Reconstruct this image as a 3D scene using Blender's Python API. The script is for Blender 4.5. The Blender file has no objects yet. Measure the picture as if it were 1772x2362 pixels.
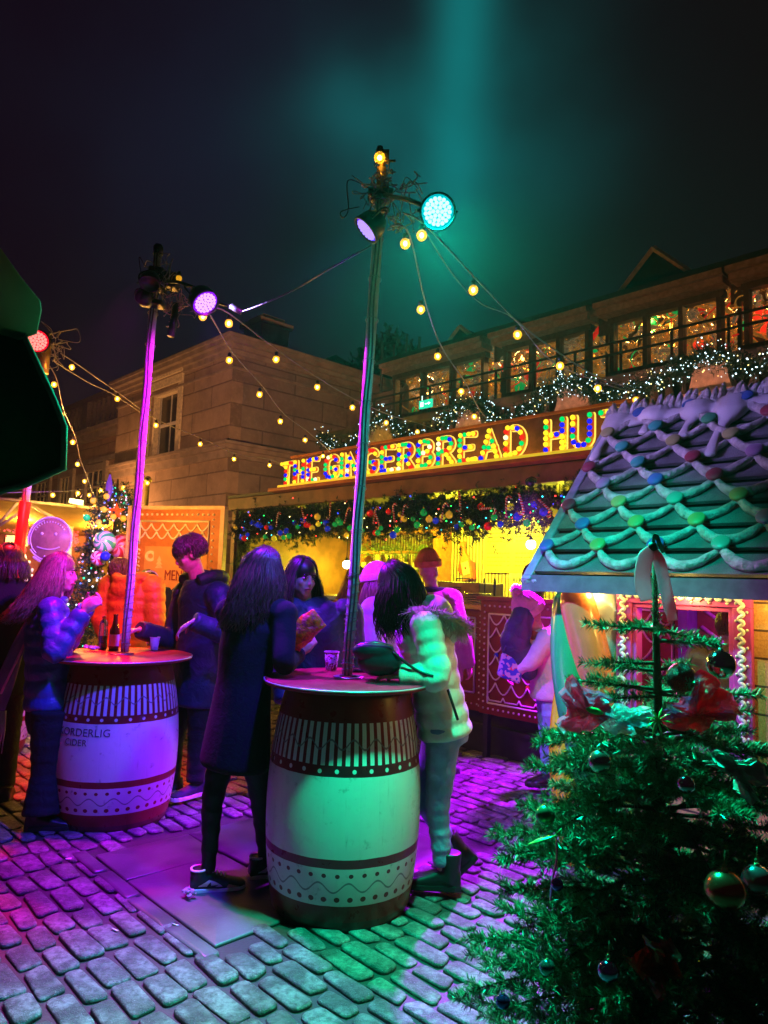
import bpy, math, random
import numpy as np
from mathutils import Vector, Matrix
rnd = random.Random(7)
PI = math.pi
# ------------------------------------------------------------------ camera
FPX, CX, CY = 1650.0, 886.0, 1181.0
PITCH, ROLL, CAMZ = math.radians(5.45), math.radians(1.9), 1.54
sc = bpy.context.scene
COL = sc.collection
cam_d = bpy.data.cameras.new("camera"); cam = bpy.data.objects.new("camera", cam_d); COL.objects.link(cam)
cam.location = (0, 0, CAMZ)
CAMR = Matrix.Rotation(PI/2 + PITCH, 3, 'X') @ Matrix.Rotation(ROLL, 3, 'Z')
cam.rotation_euler = CAMR.to_euler()
cam_d.sensor_fit = 'VERTICAL'; cam_d.sensor_height = 36; cam_d.lens = FPX/2362*36
cam_d.clip_start = 0.05; cam_d.clip_end = 3000
sc.camera = cam
cam_d.dof.use_dof = True; cam_d.dof.focus_distance = 2.9; cam_d.dof.aperture_fstop = 9.0
def ray(px, py): return CAMR @ Vector(((px-CX)/FPX, (CY-py)/FPX, -1.0))
def G(px, py, z=0.0):
    r = ray(px, py); t = (z-CAMZ)/r.z; return Vector((r.x*t, r.y*t, z))
def D(px, py, Y):
    r = ray(px, py); t = Y/r.y; return Vector((r.x*t, Y, CAMZ+r.z*t))
def XZ(px, z, Y):
    """point at depth Y and height z seen at column px"""
    lo, hi = -500.0, 3500.0
    for _ in range(40):
        m = (lo+hi)/2
        if D(px, m, Y).z > z: lo = m
        else: hi = m
    return D(px, lo, Y)
# ------------------------------------------------------------------ node helper
class S:
    def __init__(s, nt, k): s.nt, s.k = nt, k
    def _m(s, op, *a, clamp=False):
        n = s.nt.nodes.new('ShaderNodeMath'); n.operation = op; n.use_clamp = clamp
        for i, x in enumerate((s,)+a):
            if isinstance(x, S): s.nt.links.new(x.k, n.inputs[i])
            else: n.inputs[i].default_value = x
        return S(s.nt, n.outputs[0])
    def __add__(s, o): return s._m('ADD', o)
    def __sub__(s, o): return s._m('SUBTRACT', o)
    def __mul__(s, o): return s._m('MULTIPLY', o)
    def __truediv__(s, o): return s._m('DIVIDE', o)
    def gt(s, o): return s._m('GREATER_THAN', o)
    def lt(s, o): return s._m('LESS_THAN', o)
    def sin(s): return s._m('SINE')
    def abs(s): return s._m('ABSOLUTE')
    def frac(s): return s._m('FRACT')
    def pow(s, o): return s._m('POWER', o)
    def exp(s): return s._m('EXPONENT')
    def max(s, o): return s._m('MAXIMUM', o)
    def min(s, o): return s._m('MINIMUM', o)
    def sm(s, a, b):
        n = s.nt.nodes.new('ShaderNodeMapRange'); n.interpolation_type = 'SMOOTHSTEP'
        s.nt.links.new(s.k, n.inputs[0]); n.inputs[1].default_value = a; n.inputs[2].default_value = b
        return S(s.nt, n.outputs[0])
class B:
    def __init__(b, nt): b.nt = nt; b.N = nt.nodes; b.L = nt.links
    def node(b, t, **kw):
        n = b.N.new(t)
        for k, v in kw.items(): setattr(n, k, v)
        return n
    def obj(b): return b.node('ShaderNodeTexCoord').outputs['Object']
    def gen(b): return b.node('ShaderNodeTexCoord').outputs['Generated']
    def xyz(b, vec):
        n = b.node('ShaderNodeSeparateXYZ'); b.L.new(vec, n.inputs[0]); return [S(b.nt, o) for o in n.outputs]
    def noise(b, vec, scale, detail=4, rough=0.55, dist=0):
        n = b.node('ShaderNodeTexNoise'); b.L.new(vec, n.inputs['Vector'])
        n.inputs['Scale'].default_value = scale; n.inputs['Detail'].default_value = detail
        n.inputs['Roughness'].default_value = rough; n.inputs['Distortion'].default_value = dist
        return S(b.nt, n.outputs['Fac'])
    def mix(b, f, a, c):
        n = b.node('ShaderNodeMix', data_type='RGBA')
        for i, x in ((0, f), (6, a), (7, c)):
            if isinstance(x, S): b.L.new(x.k, n.inputs[i])
            elif hasattr(x, 'links'): b.L.new(x, n.inputs[i])
            elif i == 0: n.inputs[0].default_value = x
            else: n.inputs[i].default_value = (*x[:3], 1)
        return n.outputs[2]
    def comb(b, x, y, z):
        n = b.node('ShaderNodeCombineXYZ')
        for i, q in enumerate((x, y, z)):
            if isinstance(q, S): b.L.new(q.k, n.inputs[i])
            else: n.inputs[i].default_value = q
        return n.outputs[0]
    def bump(b, h, strength, dist=0.01):
        n = b.node('ShaderNodeBump'); n.inputs['Strength'].default_value = strength; n.inputs['Distance'].default_value = dist
        b.L.new(h.k if isinstance(h, S) else h, n.inputs['Height']); return n.outputs[0]
def mat(name, col=(.5,.5,.5), rough=.6, metal=0, var=.18, vs=14, bump=0, bs=60, emit=None, es=0, coat=0, trans=0, alpha=1, sheen=0, fn=None, ior=1.45, bd=.004, spec=None):
    m = bpy.data.materials.new(name); m.use_nodes = True
    nt = m.node_tree; p = nt.nodes['Principled BSDF']; b = B(nt)
    p.inputs['Roughness'].default_value = rough; p.inputs['Metallic'].default_value = metal
    p.inputs['IOR'].default_value = ior
    if spec is not None: p.inputs['Specular IOR Level'].default_value = spec
    o = b.obj()
    if fn:
        r = fn(b, p, o)
        if r is not None: b.L.new(r, p.inputs['Base Color'])
    elif var:
        n = b.noise(o, vs)
        c = b.mix(n.sm(.3, .7), [x*(1-var) for x in col], [min(1, x*(1+var)) for x in col])
        b.L.new(c, p.inputs['Base Color'])
    else: p.inputs['Base Color'].default_value = (*col, 1)
    if bump:
        b.L.new(b.bump(b.noise(o, bs, 6), bump, bd), p.inputs['Normal'])
    if emit: p.inputs['Emission Color'].default_value = (*emit, 1); p.inputs['Emission Strength'].default_value = es
    if coat: p.inputs['Coat Weight'].default_value = coat; p.inputs['Coat Roughness'].default_value = .15
    if trans: p.inputs['Transmission Weight'].default_value = trans
    if alpha < 1: p.inputs['Alpha'].default_value = alpha
    if sheen: p.inputs['Sheen Weight'].default_value = sheen
    return m
def glow(name, col, s):
    m = bpy.data.materials.new(name); m.use_nodes = True; nt = m.node_tree; nt.nodes.clear()
    e = nt.nodes.new('ShaderNodeEmission'); e.inputs[0].default_value = (*col, 1); e.inputs[1].default_value = s
    o = nt.nodes.new('ShaderNodeOutputMaterial'); nt.links.new(e.outputs[0], o.inputs[0]); return m
# ------------------------------------------------------------------ world (night sky with low cloud)
w = bpy.data.worlds.new("World"); sc.world = w; w.use_nodes = True
nt = w.node_tree; nt.nodes.clear(); b = B(nt)
vec = b.gen(); X, Y, Z = b.xyz(vec)
cl = b.noise(vec, 2.2, 5, .5).sm(.35, .75)
cl2 = b.noise(vec, 5.0, 3, .5).sm(.3, .8)
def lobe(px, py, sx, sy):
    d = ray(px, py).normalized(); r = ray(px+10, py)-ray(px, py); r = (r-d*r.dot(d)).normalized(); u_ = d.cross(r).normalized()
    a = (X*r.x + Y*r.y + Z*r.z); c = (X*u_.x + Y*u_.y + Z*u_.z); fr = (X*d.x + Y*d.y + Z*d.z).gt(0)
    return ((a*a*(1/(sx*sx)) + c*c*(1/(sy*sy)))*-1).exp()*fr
# coloured lamp beam and glow painted into the sky as bright patches in fixed directions
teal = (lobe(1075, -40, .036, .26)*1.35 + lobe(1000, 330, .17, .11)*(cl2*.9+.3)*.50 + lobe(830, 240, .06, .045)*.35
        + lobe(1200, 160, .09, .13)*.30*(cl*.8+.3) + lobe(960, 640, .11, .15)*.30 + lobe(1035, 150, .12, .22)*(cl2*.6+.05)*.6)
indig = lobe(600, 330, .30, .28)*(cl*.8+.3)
base = b.mix(X*.9+.5, (.0060, .0018, .0060), (.0050, .0044, .0036))
base = b.mix(cl*.6, base, (.0066, .0060, .0070))
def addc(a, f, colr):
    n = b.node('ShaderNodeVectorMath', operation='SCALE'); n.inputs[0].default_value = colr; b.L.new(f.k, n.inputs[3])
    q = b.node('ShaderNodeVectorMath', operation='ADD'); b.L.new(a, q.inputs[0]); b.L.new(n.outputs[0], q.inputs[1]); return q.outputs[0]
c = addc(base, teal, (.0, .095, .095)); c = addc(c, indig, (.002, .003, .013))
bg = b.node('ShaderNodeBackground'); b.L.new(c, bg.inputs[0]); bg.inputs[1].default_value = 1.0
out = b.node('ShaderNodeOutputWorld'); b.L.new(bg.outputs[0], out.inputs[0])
sc.view_settings.view_transform = 'Standard'; sc.view_settings.look = 'None'; sc.view_settings.exposure = 0; sc.view_settings.gamma = 1
cy = sc.cycles
cy.use_denoising = True; cy.denoiser = 'OPENIMAGEDENOISE'; cy.use_light_tree = True
cy.max_bounces = 5; cy.diffuse_bounces = 2; cy.glossy_bounces = 3; cy.transmission_bounces = 4; cy.transparent_max_bounces = 8; cy.volume_bounces = 0
cy.sample_clamp_indirect = 3; cy.caustics_reflective = False; cy.caustics_refractive = False
cy.volume_step_rate = 4
# ------------------------------------------------------------------ mesh builder
class MB:
    def __init__(s): s.v = []; s.f = []; s.m = []
    def add(s, vs, fs, m=0):
        o = len(s.v); s.v.extend([tuple(p) for p in vs]); s.f.extend([tuple(i+o for i in f) for f in fs]); s.m.extend([m]*len(fs)); return s
    def hexa(s, P, m=0):
        return s.add(P, [(0,3,2,1),(4,5,6,7),(0,1,5,4),(1,2,6,5),(2,3,7,6),(3,0,4,7)], m)
    def box(s, c, d, R=None, m=0, bev=0):
        c = Vector(c); hx, hy, hz = d[0]/2, d[1]/2, d[2]/2
        P = [Vector((x, y, z)) for z in (-hz, hz) for x, y in ((-hx,-hy),(hx,-hy),(hx,hy),(-hx,hy))]
        if R: P = [R @ p for p in P]
        return s.hexa([p+c for p in P], m)
    def fbox(s, s0, s1, w0, w1, z0, z1, m=0, A=None):
        P = [F(a, q, z, A) for z in (z0, z1) for a, q in ((s0,w0),(s1,w0),(s1,w1),(s0,w1))]
        return s.hexa(P, m)
    def rings(s, R, m=0, caps=True, closed=False):
        n = len(R[0]); o = len(s.v)
        for r in R: s.v.extend([tuple(p) for p in r])
        k = len(R); fs = []
        for i in range(k if closed else k-1):
            a, c = o+i*n, o+((i+1) % k)*n
            for j in range(n): fs.append((a+j, a+(j+1) % n, c+(j+1) % n, c+j))
        if caps and not closed:
            fs.append(tuple(o+j for j in range(n-1, -1, -1))); fs.append(tuple(o+(k-1)*n+j for j in range(n)))
        s.f.extend(fs); s.m.extend([m]*len(fs)); return s
    def tube(s, pts, rad, n=8, m=0, caps=True, closed=False, flat=None, up=None):
        P = [Vector(p) for p in pts]; k = len(P)
        if not hasattr(rad, '__len__'): rad = [rad]*k
        R = []; N = None
        for i in range(k):
            if closed: t = (P[(i+1) % k]-P[i-1])
            else: t = P[min(i+1, k-1)]-P[max(i-1, 0)]
            t = t.normalized() if t.length > 1e-9 else Vector((0, 0, 1))
            if N is None:
                N = Vector(up) if up else (Vector((0, 0, 1)) if abs(t.z) < .9 else Vector((1, 0, 0)))
            elif up: N = Vector(up)
            N = N - t*N.dot(t)
            if N.length < 1e-6: N = t.orthogonal()
            N.normalize(); Bn = t.cross(N)
            fl = 1 if flat is None else (flat[i] if hasattr(flat, '__len__') else flat)
            R.append([P[i] + (N*math.cos(2*PI*j/n)*fl + Bn*math.sin(2*PI*j/n))*rad[i] for j in range(n)])
        return s.rings(R, m, caps, closed)
    def ell(s, c, r, R=None, seg=14, rg=9, m=0):
        c = Vector(c); r = (r, r, r) if not hasattr(r, '__len__') else r
        vs = []; fs = []
        def P(x, y, z):
            p = Vector((x*r[0], y*r[1], z*r[2])); p = R @ p if R else p; return p+c
        vs.append(P(0, 0, 1))
        for i in range(1, rg):
            a = PI*i/rg
            for j in range(seg):
                q = 2*PI*j/seg; vs.append(P(math.sin(a)*math.cos(q), math.sin(a)*math.sin(q), math.cos(a)))
        vs.append(P(0, 0, -1)); L = len(vs)-1
        for j in range(seg): fs.append((0, 1+j, 1+(j+1) % seg))
        for i in range(rg-2):
            a, d = 1+i*seg, 1+(i+1)*seg
            for j in range(seg): fs.append((a+j, d+j, d+(j+1) % seg, a+(j+1) % seg))
        a = 1+(rg-2)*seg
        for j in range(seg): fs.append((a+j, L, a+(j+1) % seg))
        return s.add(vs, fs, m)
    def lathe(s, prof, n=32, c=(0,0,0), R=None, m=0, caps=True):
        c = Vector(c); rg = []
        for r, z in prof:
            q = [Vector((r*math.cos(2*PI*j/n), r*math.sin(2*PI*j/n), z)) for j in range(n)]
            if R: q = [R @ p for p in q]
            rg.append([p+c for p in q])
        return s.rings(rg, m, caps)
    def build(s, name, mats, parent=None, smooth=True, org=None, tag_=None):
        me = bpy.data.meshes.new(name)
        o = Vector(org) if org is not None else (ORG.get(parent.name, Vector()) if parent else Vector())
        vs = np.array(s.v, dtype=np.float64).reshape(-1, 3) - np.array(o)
        me.from_pydata(vs.tolist(), [], s.f)
        if not isinstance(mats, (list, tuple)): mats = [mats]
        for m_ in mats: me.materials.append(m_)
        if len(mats) > 1: me.polygons.foreach_set('material_index', s.m)
        if smooth: me.polygons.foreach_set('use_smooth', [True]*len(s.f))
        me.update()
        ob = bpy.data.objects.new(name, me); COL.objects.link(ob)
        if parent: ob.parent = parent; ORG[ob.name] = ORG.get(parent.name, Vector())
        return ob
ORG = {}
def tag(o, label=None, cat=None, group=None, kind=None):
    if label: o['label'] = label
    if cat: o['category'] = cat
    if group: o['group'] = group
    if kind: o['kind'] = kind
    return o
def thing(name, label, cat, loc=(0,0,0), rz=0, group=None, world=True):
    """Empty at the thing's base; with world=True its parts are given in world coordinates"""
    e = bpy.data.objects.new(name, None); COL.objects.link(e); e.location = loc; e.rotation_euler = (0, 0, rz)
    e.empty_display_size = .1
    ORG[e.name] = Vector(loc) if world else Vector()
    return tag(e, label, cat, group)
def edge_split(o, ang=35):
    md = o.modifiers.new('es', 'EDGE_SPLIT'); md.split_angle = math.radians(ang); return o
def bevel(o, wdt=.004, seg=2):
    md = o.modifiers.new('bv', 'BEVEL'); md.width = wdt; md.segments = seg; md.limit_method = 'ANGLE'; md.angle_limit = math.radians(40); return o
def remesh(o, vox, smooth=2, fac=.5):
    """join the shapes of one mesh into one continuous surface"""
    r = o.modifiers.new('r', 'REMESH'); r.mode = 'VOXEL'; r.voxel_size = vox; r.use_smooth_shade = True
    if smooth: q = o.modifiers.new('s', 'SMOOTH'); q.iterations = smooth; q.factor = fac
    dg = bpy.context.evaluated_depsgraph_get(); dg.update()
    me = bpy.data.meshes.new_from_object(o.evaluated_get(dg))
    old = o.data; o.modifiers.clear(); o.data = me
    me.name = old.name
    if not me.materials:
        for m_ in old.materials: me.materials.append(m_)
    return o
def dup(o, parent=None, loc=None, rz=None):
    c = o.copy(); COL.objects.link(c); c.parent = parent
    if loc is not None: c.location = loc
    if rz is not None: c.rotation_euler[2] = rz
    for ch in o.children: dup(ch, c)
    return c
def catmull(P, k=6, closed=False):
    P = [Vector(p) for p in P]; n = len(P); R = []
    rng = range(n) if closed else range(n-1)
    for i in rng:
        if closed: a, b_, c_, d = P[i-1], P[i], P[(i+1) % n], P[(i+2) % n]
        else: a, b_, c_, d = P[max(i-1,0)], P[i], P[i+1], P[min(i+2,n-1)]
        for j in range(k):
            t = j/k; R.append(.5*((2*b_)+(c_-a)*t+(2*a-5*b_+4*c_-d)*t*t+(3*b_-a-3*c_+d)*t**3))
    if not closed: R.append(P[-1])
    return R
def lerp(a, c_, t): return a+(c_-a)*t
def text_mesh(txt, size, ext=.0015, spacing=1.0):
    cu = bpy.data.curves.new('t', 'FONT'); cu.body = txt; cu.size = size; cu.extrude = ext; cu.align_x = 'CENTER'; cu.align_y = 'CENTER'; cu.space_character = spacing
    o = bpy.data.objects.new('t', cu); COL.objects.link(o)
    dg = bpy.context.evaluated_depsgraph_get(); dg.update()
    me = bpy.data.meshes.new_from_object(o.evaluated_get(dg))
    vs = [v.co.copy() for v in me.vertices]; fs = [tuple(p.vertices) for p in me.polygons]
    bpy.data.objects.remove(o); bpy.data.curves.remove(cu); bpy.data.meshes.remove(me)
    return vs, fs
# market axis frame: s runs along the hut front (far left to near right), w goes into the hut
UA = Vector((math.sin(math.radians(43.5)), -math.cos(math.radians(43.5)), 0)); VA = Vector((math.cos(math.radians(43.5)), math.sin(math.radians(43.5)), 0))
A0 = G(1120, 1742)
def F(s_, w_, z_, A=None): 
    p = (A or A0) + UA*s_ + VA*w_; return Vector((p.x, p.y, z_))
def fs(px, py, w_=0.0, A=None):
    """(s, z) where the pixel meets the plane parallel to the hut front at offset w_"""
    A = A or A0; r = ray(px, py); t = ((A+VA*w_-Vector((0,0,0))).dot(VA))/(r.dot(VA)); p = r*t
    return (p-A).dot(UA), CAMZ+p.z
FR = Matrix((UA, VA, Vector((0,0,1)))).transposed()   # local (s,w,z) -> world
# needles: thin blades along twigs, vectorised
def needles(tw, n_per_m, ln, wd, seed=1, spread=.9, droop=0.0):
    """tw: list of (p0, p1). returns verts(n*3,3)"""
    r = np.random.RandomState(seed); V = []
    P0 = np.array([t[0] for t in tw], float); P1 = np.array([t[1] for t in tw], float)
    Ls = np.linalg.norm(P1-P0, axis=1); cnt = np.maximum(4, (Ls*n_per_m).astype(int))
    idx = np.repeat(np.arange(len(tw)), cnt); t = r.rand(len(idx))
    d = (P1-P0)/np.maximum(Ls, 1e-6)[:, None]; d = d[idx]
    base = P0[idx] + (P1-P0)[idx]*t[:, None]
    rv = r.randn(len(idx), 3); rv -= d*(rv*d).sum(1)[:, None]; rv /= np.linalg.norm(rv, axis=1)[:, None]
    dr = d*(.55+.3*r.rand(len(idx))[:, None]) + rv*spread; dr[:, 2] += .12-droop; dr /= np.linalg.norm(dr, axis=1)[:, None]
    side = np.cross(dr, r.randn(len(idx), 3)); side /= np.linalg.norm(side, axis=1)[:, None]
    L = (ln*(.75+.5*r.rand(len(idx))))[:, None]
    a = base-side*wd/2; c_ = base+side*wd/2; tip = base+dr*L; mid = base+dr*L*.6
    V = np.stack([a, c_, mid+side*wd*.5, tip, mid-side*wd*.5], 1).reshape(-1, 3)
    return V
def needle_mesh(name, V, mats, parent=None, org=None, mi=None):
    n = len(V)//5; o = org if org is not None else (ORG.get(parent.name, Vector()) if parent else Vector())
    me = bpy.data.meshes.new(name); me.vertices.add(len(V)); me.vertices.foreach_set('co', (V-np.array(o)).ravel())
    me.loops.add(n*5); me.loops.foreach_set('vertex_index', np.arange(n*5))
    me.polygons.add(n); me.polygons.foreach_set('loop_start', np.arange(n)*5); me.polygons.foreach_set('loop_total', np.full(n, 5))
    for m_ in (mats if isinstance(mats, (list, tuple)) else [mats]): me.materials.append(m_)
    if mi is not None: me.polygons.foreach_set('material_index', mi)
    me.update(); me.validate()
    ob = bpy.data.objects.new(name, me); COL.objects.link(ob)
    if parent: ob.parent = parent; ORG[ob.name] = ORG.get(parent.name, Vector())
    return ob
# ------------------------------------------------------------------ the light poles' lamps (positions reused by their builder) and added fill spots
def spot(name, loc, target, col, power, size=110, blend=.6, rad=.06):
    d = bpy.data.lights.new(name, 'SPOT'); d.energy = power; d.color = col; d.spot_size = math.radians(size); d.spot_blend = blend; d.shadow_soft_size = rad
    o = bpy.data.objects.new(name, d); COL.objects.link(o); loc = Vector(loc); o.location = loc
    o.rotation_euler = (Vector(target)-loc).to_track_quat('-Z', 'Y').to_euler(); return o
def point(name, loc, col, power, rad=.05):
    d = bpy.data.lights.new(name, 'POINT'); d.energy = power; d.color = col; d.shadow_soft_size = rad
    o = bpy.data.objects.new(name, d); COL.objects.link(o); o.location = loc; return o
Y1, Y2, Y3 = 3.60, 4.68, 6.0
lamp_teal = D(1010, 488, 2.85); lamp_blue = D(843, 532, 3.2); lamp_violet = D(475, 700, 4.05); lamp_red = D(85, 787, 5.7)
lamp_mag = D(345, 655, 4.35); lamp_far = D(330, 690, 4.5); lamp_hut = F(.72, -.40, 2.34); pole_fill = D(866, 600, 3.25)
spot('spot_teal', lamp_teal+Vector((0,-.03,-.03)), (.50, 1.55, 0), (.0, 1.0, .50), 1350, 94, .6)
spot('spot_teal_side', lamp_teal+Vector((.03,-.02,-.02)), (1.25, 3.95, 1.6), (.0, 1.0, .66), 400, 48, .9)
spot('spot_blue', lamp_blue+Vector((-.04,-.03,-.03)), (-1.9, 3.6, .6), (.07, .02, 1.0), 850, 75, .7)
spot('spot_violet', lamp_violet+Vector((.03,-.04,-.03)), (.05, 4.1, .3), (.26, .0, 1.0), 900, 78)
spot('spot_red', lamp_red+Vector((0,-.04,-.03)), (-2.75, 4.9, 0), (1.0, .01, .02), 1700, 66)
spot('spot_purple', lamp_hut+Vector((0,0,-.05)), (.75, 4.75, 0), (.42, .0, 1.0), 2300, 84, .5)
spot('spot_magenta', lamp_mag+Vector((-.05,-.05,-.03)), (-1.95, 3.15, 0), (1.0, .0, .78), 640, 58)
spot('spot_indigo', lamp_far+Vector((-.05,.05,-.03)), (-4.0, 8.2, 1.6), (.16, .03, 1.0), 2200, 26)
spot('fill_pole_magenta', pole_fill, D(318, 1050, Y2), (1.0, .0, .85), 620, 48)  # this and the next: added fills without a lamp head, brightening the second pole
spot('fill_pole_blue', pole_fill+Vector((-.05,.1,.05)), D(318, 1050, Y2)+Vector((-.2,0,0)), (.25, .02, 1.0), 330, 48)
spot('spot_pole_violet', lamp_violet+Vector((.05,0,0)), D(836, 1000, Y1), (.75, .0, 1.0), 330, 40)
spot('spot_violet_roof', lamp_violet+Vector((.05,.02,.03)), (2.3, 4.5, 2.45), (.42, .28, 1.0), 520, 36, 1.0)
spot('spot_pole_cyan', lamp_teal+Vector((.0,.02,0)), D(850, 900, Y1), (.0, .9, .85), 110, 75)
spot('fill_pink_back', lamp_hut+Vector((-.02,-.04,0)), (.70, 1.78, 1.17), (1.0, .12, .42), 420, 16, .8)  # added pink backlight for the sweet wrappers, set at the hut lamp
# ------------------------------------------------------------------ materials
def m_sett(b, p, o):
    n1 = b.noise(o, 7.0, 2); n2 = b.noise(o, 38, 8, .65); n3 = b.noise(o, 230, 3)
    c = b.mix(n1.sm(.35, .65), (.08, .076, .072), (.25, .24, .23)); c = b.mix(n2.sm(.35, .65)*.8, c, (.045, .04, .038))
    c = b.mix(n3.gt(.66)*.5, c, (.62, .6, .58))
    b.L.new((n2*.3+n1*.2+.22).k, p.inputs['Roughness'])
    b.L.new(b.bump(n2*1.1+n3*.5, 1.0, .010), p.inputs['Normal']); return c
M_sett = mat('sett_stone', fn=m_sett)
def m_joint(b, p, o):
    n = b.noise(o, 60, 5); b.L.new(b.bump(n, .7, .004), p.inputs['Normal']); b.L.new((n*.4+.3).k, p.inputs['Roughness'])
    return b.mix(n, (.018, .017, .016), (.06, .055, .05))
M_joint = mat('wet_joint', fn=m_joint)
def m_slab(b, p, o):
    n = b.noise(o, 2.5, 4); n2 = b.noise(o, 90, 5); c = b.mix(n.sm(.3, .7), (.055, .052, .05), (.12, .115, .11))
    c = b.mix(b.noise(o, 300, 2).gt(.7)*.5, c, (.5, .5, .5))
    b.L.new((n*.35+.18).k, p.inputs['Roughness']); b.L.new(b.bump(n2, .35, .003), p.inputs['Normal']); return c
M_slab = mat('flagstone', fn=m_slab)
# ------------------------------------------------------------------ ground, setts and the flagstone path
MB().add([(-60,-8,0),(60,-8,0),(60,90,0),(-60,90,0)], [(0,1,2,3)]).build('ground', M_joint, smooth=False)['kind'] = 'structure'
K = G(212, 1980); Kv = K.dot(VA); Ku = K.dot(UA)
PU0, PU1, PV0 = Ku, Ku+1.25, Kv
mb = MB(); gb = MB()
def stone(mb, u0, u1, v0, v1, z, r=.02, jit=.008, m=0, seg=3):
    """worn stone with rounded corners and a domed top"""
    j = lambda: rnd.uniform(-jit, jit)
    cx, cy_ = (u0+u1)/2, (v0+v1)/2; hx, hy = (u1-u0)/2, (v1-v0)/2; r = min(r, hx*.6, hy*.6); rot = rnd.uniform(-.03, .03)
    out_ = []
    cs = [(hx+j(), hy+j()), (-hx+j(), hy+j()), (-hx+j(), -hy+j()), (hx+j(), -hy+j())]
    for k, (x, y) in enumerate(cs):
        sx, sy = (1, 1, -1, -1)[k] if False else (1 if x > 0 else -1), (1 if y > 0 else -1)
        for q in range(seg):
            a = (k*PI/2) + q*(PI/2)/(seg-1)
            out_.append((x-sx*r+math.cos(a)*r, y-sy*r+math.sin(a)*r))
    tl = (rnd.uniform(-.02, .02), rnd.uniform(-.02, .02)); zz = z+rnd.uniform(-.003, .004)
    def ring(sc_, h, inset=0):
        R = []
        for x, y in out_:
            d = math.hypot(x, y); k_ = (d-inset)/d*sc_
            X_, Y_ = x*k_, y*k_; X_, Y_ = X_*math.cos(rot)-Y_*math.sin(rot), X_*math.sin(rot)+Y_*math.cos(rot)
            w_ = UA*(cx+X_)+VA*(cy_+Y_); R.append((w_.x, w_.y, h+X_*tl[0]+Y_*tl[1]))
        return R
    mb.rings([ring(1, 0.001), ring(1, zz*.55, .001), ring(1, zz*.85, .004), ring(1, zz, .012), ring(.4, zz+.001)], m)
def vis(u, v):
    p = UA*u+VA*v
    return -5.2 < p.x < 4.2 and 1.55 < p.y < 11.5 and abs(p.x) < p.y*.75+.9
v = -2.0; row = 0
while v < 10.0:
    wd = rnd.uniform(.094, .112); u = -13 + rnd.uniform(0, .3)
    while u < 4:
        L_ = rnd.uniform(.19, .29)
        inpath = (PU0-.02 < u+L_/2 < PU1) and PV0-.05 < v < PV0+1.74
        if not inpath and vis(u+L_/2, v): stone(mb, u+.011, u+L_-.011, v+.010, v+wd-.009, rnd.uniform(.013,.021), rnd.uniform(.015,.032), .009)
        u += L_
    v += wd; row += 1
o = mb.build('cobbled_ground', M_sett); tag(o, kind='structure')
mb = MB()
v = PV0+.01
while v < PV0+1.6:
    wd = .55; u = PU0+.01; ws = [.62, .62] if rnd.random() < .6 else [.4, .84]
    for L_ in ws: stone(mb, u+.003, u+L_-.004, v+.003, v+wd-.004, .017, .008, .001); u += L_
    v += wd
for i in range(4):   # kerb stones along the near edge of the path
    u = PU0-.1+i*.36; stone(mb, u+.006, u+.35, PV0-.085, PV0-.01, .022, .012, .003)
tag(mb.build('path', M_slab), kind='structure')
# ------------------------------------------------------------------ stone block pattern shared by the buildings
def ashlar(col1, col2, bw, bh, depth=.02, sc_=1.0, ax=None):
    def fn(b, p, o):
        x, y, z = b.xyz(o)
        h = x*UA.x + y*UA.y if ax is None else x*ax.x + y*ax.y
        v3 = b.comb(h, z, 0.0)
        br = b.node('ShaderNodeTexBrick'); b.L.new(v3, br.inputs['Vector'])
        br.inputs['Scale'].default_value = 1; br.inputs['Brick Width'].default_value = bw; br.inputs['Row Height'].default_value = bh
        br.inputs['Mortar Size'].default_value = .022; br.inputs['Mortar Smooth'].default_value = .4
        br.inputs['Color1'].default_value = (*col1, 1); br.inputs['Color2'].default_value = (*col2, 1); br.inputs['Mortar'].default_value = (*[q*.55 for q in col1], 1)
        n = b.noise(o, 1.3, 6, .6); n2 = b.noise(o, 9, 6, .65)
        c = b.mix(n.sm(.35, .75)*.6, br.outputs['Color'], [q*.5 for q in col1]); c = b.mix(n2.sm(.45, .8)*.35, c, [q*1.35 for q in col2])
        hh = S(b.nt, br.outputs['Fac'])*-1 + n2*.25
        b.L.new(b.bump(hh, .9, depth), p.inputs['Normal']); return c
    return fn
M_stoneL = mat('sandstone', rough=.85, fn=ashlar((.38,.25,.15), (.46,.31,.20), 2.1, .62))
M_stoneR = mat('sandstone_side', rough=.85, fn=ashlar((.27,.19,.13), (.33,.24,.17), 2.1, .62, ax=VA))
M_stoneT = mat('sandstone_trim', (.33,.24,.17), .8, var=.2, vs=3, bump=.3, bs=30)
M_glassd = mat('dark_window_glass', (.05,.035,.02), .12, var=0)
M_paint = mat('cream_window_paint', (.80,.66,.42), .5)
M_slate = mat('slate', (.022,.022,.025), .6, bump=.5, bs=12, bd=.02)
M_leadd = mat('dark_lead', (.05,.04,.035), .6)
# ------------------------------------------------------------------ sandstone corner building behind the festoon lights
YC = 19.0
C0 = D(527, 1045, YC); zs = C0.z; zt = D(532, 788, YC).z; C0.z = 0
bd = thing('sandstone_building', 'tall sandstone corner building with a sash window and a moulded roof cornice', 'building', (C0.x, C0.y, 0))
LL, RR = 7.4, 8.5     # lengths of the two faces: left one runs along -UA, right one along +VA
def Bp(s_, w_, z_): return Vector((C0.x, C0.y, 0))+UA*s_+VA*w_+Vector((0,0,z_))
def bbox(mb, s0, s1, w0, w1, z0, z1, m=0):
    mb.hexa([Bp(a, q, z) for z in (z0, z1) for a, q in ((s0,w0),(s1,w0),(s1,w1),(s0,w1))], m)
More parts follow.
